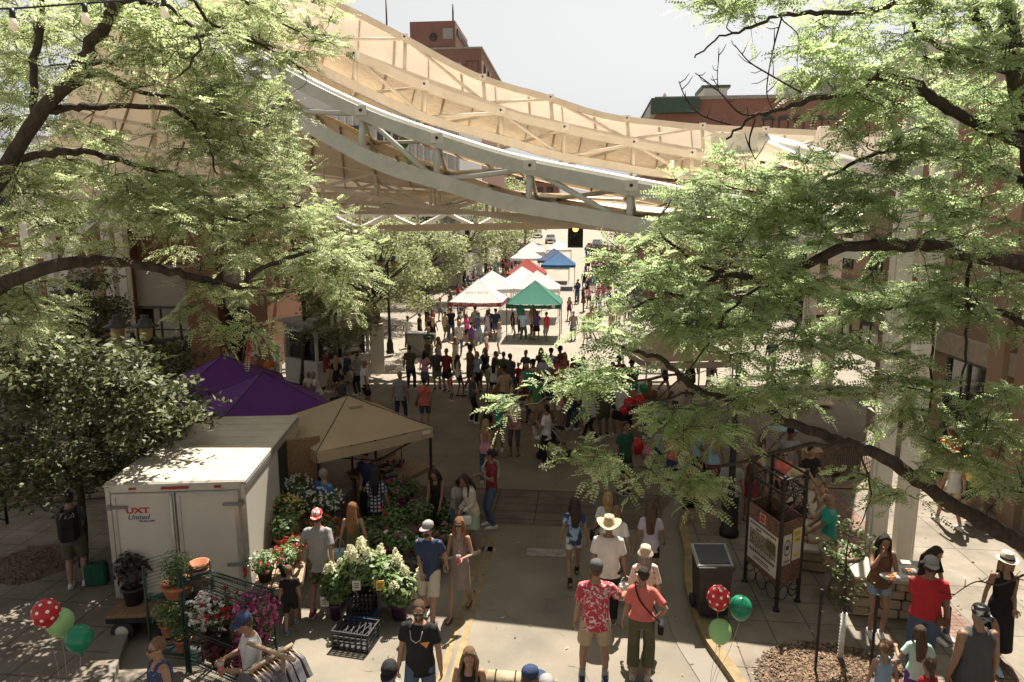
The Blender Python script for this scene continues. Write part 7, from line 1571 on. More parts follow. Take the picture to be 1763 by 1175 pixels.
gd = N('woman in a short taupe dress and sunglasses carrying a pink drink', PP_(791, 892, 1.7), 172, 1.7, 'f', .95, 'walk', ra='hang', la='hold', head=(.1, 0), top='taupe', tk='dress', bk=None, hair='red', hk='long', glasses=True, shoes='black', legl=.42, hem=.84); cup('pink drink in the hand of the woman in the taupe dress', wrist(gd, 'l'), (.55, .12, .12))
N('man in a grey tee and camouflage shorts with a red and white cap', PP_(545, 880, 1.8), 8, 1.8, 'm', 1.02, 'walk', ra='swingb', la=(.3, .35, 1.05), top='grey', bot=pat_camo, bk='shorts', hair='dark', hat='capback', hatc=pat_redcap, shoes='maroon', sleeve=.8, hem=.74)
N('small boy in black clothes walking by the plant bench', PP_(496, 978, 1.08), 15, 1.08, 'm', 1.0, 'walk', top='black', bot='black', bk='shorts', hair='lightbrown', shoes='blue')
rh = N('woman with long red hair in an olive sleeveless dress', PP_(606, 866, 1.66), 10, 1.66, 'f', .98, 'walk', top='olive', tk='dress', bk=None, hair='red', hk='long', shoes='black', legl=.6); handbag('pale blue handbag on the arm of the red haired woman', wrist(rh, 'l') + V3((0, 0, .25)), CM('lightblue'), (.32, .12, .2), .2)
N('grey haired man in a bright blue tee beside the open trailer door', PP_(556, 808, 1.72), -28, 1.72, 'm', 1.05, 'stand', ra='waist', la='hang', top='blue', bot='navy', bk='shorts', hair='grey', shoes='black')
N('woman in a navy and white plaid shirt and black shorts', PP_(645, 806, 1.68), 12, 1.68, 'f', .97, 'walk', ra='hang', la='waist', top=pat_plaid, tk='shirt', bot='black', bk='short', hair='black', hk='long', shoes='brown')
N('dark haired woman in a black tank top bending over the flowers', PP_(753, 800, 1.68), 172, 1.68, 'f', .97, 'stand', ra='pick', la='pick', lean=.2, head=(0, .4), skin='tan', top='black', tk='tank', bot='black', bk='trousers', hair='black', hk='long')
N('woman in a grey tee leaning down between two dark haired women', PP_(786, 808, 1.66), 215, 1.66, 'f', .95, 'stand', ra='pick', la='pick', lean=.35, head=(0, .4), skin='tan', top='grey', bot='denim', bk='trousers', hair='black', hk='mid')
cc = N('woman in a cream cardigan and sage skirt with a white handbag', PP_(812, 812, 1.7), 130, 1.7, 'f', .98, 'contra', ra='waist', la='waist', lean=.18, head=(0, .3), skin='tan', top='cream', tk='sweater', bot='sage', bk='skirt', hair='dark', hk='long', shoes='white'); handbag('white handbag of the woman in the cream cardigan', cc.location + V3((-.12, -.3, 1.08)), CM('white'), (.32, .09, .2), .3, drop=.18)
N('young man in a dusty red tee and jeans with a pale towel over his shoulder', PP_(846, 775, 1.74), 110, 1.74, 'm', .95, 'stand', ra='hold', la='chest', skin='tan', top='maroon', bot='denim', bk='trousers', hair='black', hk='curly', shoes='white'); YT_ = ALLP[-1]
b = MB(); tw = [(.2, .1, 1.1), (.19, .13, 1.3), (.14, .05, 1.5), (.14, -.08, 1.47), (.2, -.15, 1.25), (.22, -.14, 1.0)]
for p, q in zip(tw[:-1], tw[1:]): b.beam(p, q, .2, .045)
o = pend('towel', b, CM('cream'), None, .02); o.location = YT_.location; o.rotation_euler = YT_.rotation_euler; tag(o, 'pale towel slung over the shoulder of the man in dusty red', 'towel')
N('blond woman in a pale pink camisole seen from behind', PP_(836, 722, 1.68), 5, 1.68, 'f', 1, 'stand', ra='phone', la='waist', top='pink', tk='tank', bot='denim', bk='trousers', hair='blond', hk='long')
N('vendor in a navy polo behind the slatted table', PP_(634, 770, 1.74), 170, 1.74, 'm', 1.05, 'stand', ra='waist', la='waist', lean=.2, head=(0, .3), top='navy', bot='black', bk='trousers', hair='dark')
ch = N('man in a white tee with a straw cowboy hat seen from behind', PP_(1049, 886, 1.9), -3, 1.82, 'm', 1.1, 'stand', top='white', bot='black', bk='trousers', hair='brown', hat='cowboy', hatc='straw', skin='tan', shoes='brown', sleeve=.75); handbag('white plastic bag hanging from the hand of the cowboy hat man', wrist(ch, 'r') + V3((.02, 0, .0)), CM('white'), (.3, .16, .3), 0, drop=.12)
N('person in a cream floral blouse and a beige sun hat behind the coral red tee', PP_(1112, 936, 1.74), 8, 1.68, 'f', 1.05, 'stand', top=pat_flor, tk='shirt', bot='olive', bk='trousers', hair='grey', hk='mid', hat='bucket', hatc='tan', sleeve=.95)
N('long haired girl in a tie dye tee and white shorts', PP_(990, 857, 1.64), 6, 1.64, 'f', .92, 'walk', top=pat_tie, bot='white', bk='short', hair='dark', hk='long', shoes='black', sock='black')
N('woman in a white tee walking ahead of the cowboy hat man', PP_(1062, 872, 1.68), -18, 1.68, 'f', 1.04, 'walk2', top='white', bot='darkgrey', bk='shorts', hair='lightbrown', hk='mid', sleeve=.7)
wb = N('blond woman in a white top with a black shoulder bag', PP_(1047, 848, 1.68), 5, 1.68, 'f', 1, 'walk', top='white', tk='tee', bot='navy', bk='shorts', hair='blond', hk='mid'); crossbag('black shoulder bag of the blond woman in white', wb, CM('black'), -1)
N('long haired woman in a lavender tee and black shorts', PP_(1122, 866, 1.68), -8, 1.68, 'f', 1.0, 'walk2', ra='swingf', la='hang', top='lavender', bot='black', bk='short', hair='brown', hk='long', shoes='white')
wc = N('man in a white shirt and black trousers carrying a small child', PP_(941, 697, 1.74), 75, 1.74, 'm', 1, 'stand', ra='chest', la='chest', top='white', tk='shirt', bot='black', bk='trousers', hair='black', skin='tan'); 
kid = N('small child in pale clothes held by the man in the white shirt', wc.location + V3((-.3, .04, .62)), 250, .85, 'm', 1, 'stand', ra='hang', la='hang', top='cream', bot='white', bk='shorts', hair='dark', seat=.12, vox=.016, shoes=None)
N('woman in a dusty pink tee and dark capris in the shade', PP_(886, 684, 1.7), 175, 1.7, 'f', 1.15, 'stand', ra='waist', la='waist', top='pink', bot='darkgrey', bk='capri', hair='dark', skin='tan', shoes='black', hat='capback', hatc='darkgrey'); N('woman in a black tank and grey skirt facing the camera in the shade', PP_(840, 692, 1.66), 170, 1.66, 'f', 1, 'stand', la='hold', top='black', tk='tank', bot='grey', bk='skirt', hair='black', skin='tan'); N('woman in a teal top with long dark hair in the shade', PP_(858, 680, 1.66), 185, 1.66, 'f', 1, 'stand', top='teal', bot='darkgrey', bk='short', hair='dark', hk='long')
N('man in a grey tee and dark jeans standing alone in the shade', PP_(688, 640, 1.78), 5, 1.78, 'm', 1, 'wide', top='grey', bot='navy', bk='trousers', hair='grey', hk='short', shoes='black', vox=.018)
cw = N('woman in a coral tee and dark shorts with a brown bag seen from behind', PP_(730, 650, 1.7), 5, 1.7, 'f', 1.05, 'stand', ra='pocket', la='hang', top='coral', bot='darkgrey', bk='shorts', hair='dark', hk='bun', shoes='brown', vox=.018); crossbag('brown crossbody bag of the woman in coral', cw, CM('brown'), -1)
N('bald man in a white polo and black shorts looking sideways', PP_(626, 620, 1.8), -60, 1.8, 'm', 1.2, 'stand', top='white', bot='black', bk='shorts', hair='black', hk='bald', skin='tan', vox=.018); N('man in a rust red tee and a white cap at the kiosk', PP_(561, 599, 1.78), -50, 1.78, 'm', 1.05, 'stand', ra='waist', la='waist', top='maroon', bot='tan', bk='shorts', hat='cap', hatc='white', vox=.018); N('woman with long fair hair in black at the kiosk', PP_(578, 613, 1.66), 10, 1.66, 'f', 1, 'stand', top='black', bot='black', bk='short', hair='blond', hk='long', vox=.018); N('man in a navy tee and pale shorts leaning toward the kiosk', PP_(594, 604, 1.76), -40, 1.76, 'm', 1, 'walk', ra='waist', la='waist', lean=.2, top='navy', bot='tan', bk='shorts', hat='capback', hatc='white', vox=.018); N('person in a pale print tee holding a tray near the kiosk', PP_(614, 606, 1.7), 60, 1.7, 'f', 1, 'stand', ra='hold', la='hold', top='grey', bot='black', bk='trousers', hair='dark', hk='bun', vox=.018)
N('blond woman in an orange top near the bicycle', PP_(463, 610, 1.62), 20, 1.62, 'f', 1, 'stand', top='orange', bot='denim', bk='trousers', hair='blond', vox=.018); N('man in a pale grey tee seen over the purple tent', PP_(468, 634, 1.7), 10, 1.7, 'm', 1.15, 'stand', top='grey', bot='denim', bk='trousers', hair='grey', vox=.018); N('older person in a pale top sitting behind the purple tent', PP_(531, 640, 1.3), 170, 1.66, 'f', 1, 'stand', top='cream', bot='grey', bk='trousers', hair='grey', hk='bald', seat=.46, vox=.018, ra='lap', la='lap'); N('person in a white top bent forward behind the tan tent', PP_(548, 645, 1.2), 120, 1.66, 'f', 1, 'stand', top='white', bot='grey', bk='trousers', hair='grey', seat=.46, lean=.3, vox=.018, ra='lap', la='lap')
N('person in a dark cap sitting in the shade behind the tan tent peak', PP_(588, 650, 1.3), 60, 1.72, 'm', 1, 'stand', top='darkgrey', bot='black', bk='trousers', hat='cap', hatc='black', seat=.46, vox=.018, ra='lap', la='lap'); ST = []
# right side
S_ = True
ST.append(N('person in a coral tee and sunglasses sitting with a plate', PP_(1351, 776, 1.3, S_), 172, 1.64, 'f', 1.1, 'stand', ra='lap', la='lap', top='coral', bot='black', bk='shorts', hair='brown', seat=.46, glasses=True, shoes='white'))
ST.append(N('dark haired person in black sitting beside the coral tee', PP_(1397, 773, 1.3, S_), 200, 1.7, 'm', 1, 'stand', ra='lap', la='lap', top='black', bot='khaki', bk='shorts', hair='black', seat=.46)); ST.append(N('bearded man in a plaid shirt and wide straw hat sitting on the wall', PP_(1384, 810, 1.36, S_), 110, 1.78, 'm', 1.1, 'stand', ra='lap', la='lap', lean=.15, head=(0, .35), top=pat_plaid2, tk='shirt', bot='black', bk='shorts', hair='brown', beard=True, hat='straw', hatc='straw', seat=.46, shoes='white')); ST.append(N('girl with a ponytail sitting next to the plaid shirt', PP_(1418, 838, 1.12, S_), 120, 1.4, 'f', .95, 'stand', ra='chest', la='lap', top='tan', tk='tank', bot='cream', bk='short', hair='brown', hk='pony', seat=.46))
ST.append(N('balding man in a teal tee sitting with crossed legs', PP_(1432, 855, 1.34, S_), 80, 1.76, 'm', 1.1, 'crossed', ra='lap', la='lap', head=(0, .15), top='teal', bot='tan', bk='shorts', hair='grey', hk='bald', seat=.46, glasses=True, shoes='black'))
we = N('dark haired woman in denim shorts eating from a white plate', PP_(1522, 917, 1.7, S_), 176, 1.7, 'f', 1.12, 'close', ra='face', la=(.06, .3, 1.16), head=(0, .35), top='brown', tk='tank', bot='lightdenim', bk='short', hair='black', hk='long', shoes='white')
t = thing('food_plate', 'white paper plate of food held by the woman eating', 'plate', wrist(we, 'l') + V3((-.02, -.04, .03))); b = MB(); b.lathe((0, 0, 0), [(.09, 0), (.14, .02)], 18); b.build('plate', mat('paper_plate', (.7, .68, .64)), t); b = MB(); 
for i in range(12): b.ball((random.gauss(0, .04), random.gauss(0, .04), .02), random.uniform(.015, .028), 6, 4)
b.build('food', CM('orange'), t)
t = thing('food_plate', 'white paper plate resting on newspaper on the seat wall', 'plate', V3((5.45, 11.0, SWH + .735))); b = MB(); b.lathe((0, 0, .004), [(.08, 0), (.13, .02)], 18); b.build('plate', mat('paper_plate', (.7, .68, .64)), t); b = MB()
for i in range(9): b.ball((random.gauss(0, .035), random.gauss(0, .035), .025), .022, 6, 4)
b.build('food', CM('orange'), t); b = MB(); b.box((5.42, 11.03, SWH + .7335), (.5, .36, .003), .3); tag(b.build('newspaper', M_paper), 'open newspaper under the plate on the seat wall', 'newspaper')
N('dark haired woman sitting on the far side of the seat wall', PP_(1597, 932, 1.42, S_) , 200, 1.68, 'f', 1, 'stand', ra='lap', la='lap', lean=.2, head=(0, .4), top='black', bot='denim', bk='trousers', hair='dark', hk='long', seat=.56)
rt = N('man in a red tee and jeans with a grey cap and leather pouch', PP_(1604, 962, 1.78, S_), -14, 1.78, 'm', 1.14, 'stand', ra='hang', la='waist', top='red', bot='denim', bk='trousers', hair='dark', hat='capback', hatc='grey', skin='tan', sleeve=.7, shoes='brown', hem=.9)
b = MB(); b.box((.19, -.12, .93), (.16, .07, .12), bev=.02); b.build('belt_pouch', CM('brown'), rt)
cg = N('girl in a pale mint tee with long straight brown hair', PP_(1586, 1080, 1.32, S_), -8, 1.32, 'f', 1, 'walk', ra=(.3, .1, .95), la=(.28, .2, 1.2), top='mint', bot='purple', bk='shorts', hair='brown', hk='long')
N('curly haired child in blue denim straps at the bottom right', PP_(1526, 1106, 1.3, S_), 2, 1.3, 'f', 1, 'stand', top='lightdenim', tk='tank', bot='lightdenim', bk='shorts', hair='lightbrown', hk='curly'); N('small girl in a red top with sunglasses on her head', PP_(1601, 1140, 1.15, S_), 20, 1.15, 'f', 1, 'walk', top='red', bot='purple', bk='shorts', hair='brown', hk='pony')
N('broad man in a grey tank top with a black and white cap', PP_(1690, 1046, 1.8, S_), 6, 1.8, 'm', 1.2, 'walk2', ra='hang', la='hang', top='darkgrey', tk='vest', bot='darkgrey', bk='shorts', hair='grey', hat='capback', hatc=pattern('cap_bw', (.03, .03, .03), (.55, .53, .5), 'blotch', 9, .55), sleeve=0)
N('woman in a black sleeveless dress and white fedora', PP_(1736, 948, 1.74, S_), 172, 1.68, 'f', 1, 'walk', ra='hang', la='waist', top='black', tk='dress', bk=None, hair='blond', hk='mid', hat='fedora', hatc='cream', glasses=True, shoes='lightblue', legl=.7)
N('man in a pale yellow tee and black shorts walking away along the shopfront', PP_(1683, 762, 1.8, S_), -2, 1.8, 'm', 1.1, 'walk', top='yellow', bot='black', bk='shorts', hair='brown', sock='black', shoes='white'); N('woman in a white sleeveless top walking beside the yellow tee', PP_(1648, 778, 1.68, S_), 5, 1.68, 'f', 1, 'walk2', top='white', tk='tank', bot='tan', bk='short', hair='blond', hk='mid', shoes='white'); N('woman in an orange floral dress among the leaves on the right', PP_(1620, 655, 1.68, S_), 150, 1.68, 'f', 1.1, 'stand', ra='waist', la='waist', top=pat_orange, tk='dress', bk=None, hair='dark', legl=.6); N('man in an orange tee half hidden behind leaves on the right pavement', PP_(1640, 735, 1.76, S_), 10, 1.76, 'm', 1.1, 'stand', top='orange', bot='black', bk='shorts', hair='brown')
N('woman with long fair hair and a pale blue top below the locust branch', PP_(1231, 742, 1.66), 5, 1.66, 'f', 1, 'stand', top='lightblue', tk='tank', bot='maroon', bk='skirt', hair='blond', hk='long'); N('person in a grey top by the lamp post under the branches', PP_(1262, 785, 1.66), -10, 1.66, 'm', 1.1, 'stand', top='grey', bot='darkgreen', bk='trousers', hair='dark'); N('person in a red top and dark shorts under the locust spray', PP_(1194, 790, 1.6), 30, 1.6, 'm', 1, 'stand', top='red', bot='black', bk='shorts', hair='dark'); N('woman in a dark floral skirt standing near the notice board', PP_(1298, 768, 1.66, S_), 170, 1.66, 'f', 1, 'stand', ra='face', top='brown', tk='tank', bot='maroon', bk='skirt', hair='brown', hk='bun', shoes='black'); N('child in a pale blue top by the pink balloon', PP_(1136, 735, 1.2), 190, 1.2, 'f', 1, 'stand', ra='chest', top='lightblue', bot='navy', bk='shorts', hair='dark', vox=.018)
# left side and bottom edge
bp = N('person with a big black backpack and olive shorts by the dark tree', PP_(116, 848, 1.76, S_), 30, 1.76, 'm', 1.05, 'stand', ra='waist', la='waist', top='darkgrey', bot='olive', bk='shorts', hair='black', shoes='white')
t = thing('backpack', 'large black backpack worn by the person under the dark tree', 'backpack', bp.location, bp.rotation_euler.z); b = MB(); b.box((0, -.24, 1.22), (.32, .2, .52), bev=.07); b.box((0, -.36, 1.12), (.24, .06, .26), bev=.03); b.build('bag_body', CM('black'), t); b = MB()
for sx in (-1, 1): b.tube([(sx * .1, -.15, 1.05), (sx * .15, .1, 1.1), (sx * .13, .13, 1.3), (sx * .1, .05, 1.48), (sx * .1, -.14, 1.45)], .018, 6)
b.build('strap', CM('black'), t)
t = thing('tote_bag', 'dark green shopping bag on the ground by the backpack wearer', 'bag', bp.location + V3((.3, .1, 0)), .3); b = MB(); b.box((0, 0, .2), (.36, .2, .4), bev=.03); b.build('bag_body', CM('darkgreen'), t); b = MB(); b.tube([(-.1, 0, .39), (-.07, 0, .52), (.07, 0, .52), (.1, 0, .39)], .009, 6); b.build('handle', CM('green'), t)
N('woman with pinned up hair and sunglasses in a navy print top', PP_(270, 1100, 1.7, S_), 145, 1.7, 'f', 1.15, 'stand', top=pat_navyw, tk='tank', bot='navy', bk='trousers', hair='lightbrown', hk='short', glasses=True)
vn = N('man in a pale shirt and navy cap holding a pink drink', PP_(428, 1056, 1.76), 125, 1.76, 'm', 1, 'stand', ra='hold', la='hold', head=(0, .3), top='white', tk='shirt', bot='denim', bk='trousers', hair='brown', hat='cap', hatc='navy', sleeve=1.2); cup('pink drink in the hand of the man in the navy cap', wrist(vn, 'l'), (.55, .14, .16))
bb = N('person in a navy cap with a rolled khaki mat cut off by the bottom edge', PP_(912, 1146, 1.74), -70, 1.7, 'm', 1, 'stand', top='khaki', bot='khaki', bk='shorts', hair='brown', hat='cap', hatc='navy'); t = thing('rolled_mat', 'rolled khaki mat strapped behind the person in the navy cap', 'mat', bb.location + V3((-.26, .05, 1.5)), 0); b = MB(); b.tube([(-.22, 0, 0), (.22, 0, 0)], .1, 14); b.build('roll', CM('khaki'), t); b = MB()
for x in (-.12, .1): b.tube([(x, .104 * math.cos(a_), .104 * math.sin(a_)) for a_ in [i * math.pi / 8 for i in range(17)]], .008, 5)
b.build('strap', CM('black'), t); N('person in a pale grey cap beside the navy cap at the bottom edge', PP_(941, 1163, 1.7), 0, 1.66, 'm', .9, 'stand', top='olive', bot='khaki', bk='shorts', hat='cap', hatc='grey')
bake_all()
for q in ALLP:
    pass
for q in ALLP:
    if '_j' in q: del q['_j']
# ============================================================ CROWD
def setmat(o, i, m):
    o.material_slots[i].link = 'OBJECT'; o.material_slots[i].material = m
protos = {}
def proto(key, **k):
    p = person('x', V3((0, 0, 0)), 0, vox=.024, hands=False, shoes='white', **k); protos[key] = p
proto('mshorts', h=1.76, sex='m', feet='stand', top='grey', bot='khaki', bk='shorts', hk='short')
proto('mtrous', h=1.78, sex='m', feet='contra', ra='waist', la='hang', top='grey', bot='denim', bk='trousers', hk='short')
proto('mcap', h=1.78, sex='m', w=1.12, feet='walk', ra='swingb', la='swingf', top='grey', bot='khaki', bk='shorts', hk='short', hat='cap', hatc='black')
proto('flong', h=1.66, sex='f', feet='contra', ra='hang', la='waist', top='white', tk='tank', bot='denim', bk='short', hk='long')
proto('fskirt', h=1.66, sex='f', feet='stand', ra='hold', la='hang', top='white', bot='tan', bk='skirt', hk='mid')
proto('fdress', h=1.66, sex='f', feet='walk2', ra='swingf', la='swingb', top='tan', tk='dress', bk=None, hk='long')
proto('ftrous', h=1.68, sex='f', feet='walk', ra='phone', la='hang', top='white', bot='black', bk='trousers', hk='bun')
proto('fup', h=1.66, sex='f', feet='stand', ra='up', la='up', top='cream', tk='dress', bk=None, hk='mid', legl=.8)
proto('child', h=1.1, sex='m', feet='stand', top='red', bot='denim', bk='shorts', hk='short')
proto('reach', h=1.66, sex='f', feet='contra', ra='reach', la='reach', top='white', tk='tank', bot='lightdenim', bk='short', hk='pony')
bake_all(); used = set(); NAMES = {'top': 'top', 'dress': 'dress'}
seen_lab = {}
def crowd(key, P, rz, top, bot, hair, where, skin='light', group='people gathered at the head of the market street'):
    src = protos[key]; first = key not in used; used.add(key)
    tn = 'dress' if key in ('fdress', 'fup') else 'top'; bw = {'mshorts': 'shorts', 'mcap': 'shorts', 'child': 'shorts', 'flong': 'shorts', 'reach': 'shorts', 'fskirt': 'skirt', 'mtrous': 'trousers', 'ftrous': 'trousers'}.get(key)
    who = 'child' if key == 'child' else 'person'; hn = {'black': 'black', 'dark': 'dark', 'brown': 'brown', 'blond': 'blond', 'grey': 'grey', 'lightbrown': 'fair', 'red': 'red'}[hair] + ' haired '
    act = {'mcap': 'person in a cap,', 'fup': 'person shading eyes in', 'reach': 'person reaching out in', 'ftrous': 'person with a bun,'}.get(key, hn + who + ' in')
    lab = f"{act} {top} {tn}" + (f", {bot} {bw}" if bw else '') + ' ' + where
    c = src if first else copy_tree(src)
    c.location = P; sc_ = random.uniform(.94, 1.06); c.scale = (sc_ * random.uniform(.95, 1.1), sc_, sc_); c.rotation_euler = (random.uniform(-.04, .04), random.uniform(-.03, .03), R(rz + random.gauss(0, 32) + random.choice((0, 0, 0, 0, 90, -90, 180)))); c['label'] = lab; c['group'] = group
    for ch in c.children:
        n = ch.name.split('.')[0]
        if n in ('top', 'dress'): setmat(ch, 0, CM(top))
        elif n in ('shorts', 'trousers', 'skirt'): setmat(ch, 0, CM(bot))
        elif n == 'hair': setmat(ch, 0, HM[hair])
        elif n == 'body': setmat(ch, 0, SK[skin])
        elif n == 'shoe': setmat(ch, 0, CM(('white', 'black', 'grey', 'brown')[hash(lab) % 4 if False else len(lab) % 4]))
    return c
K = crowd
def at_(px, py, h): return stand(px, py, h)
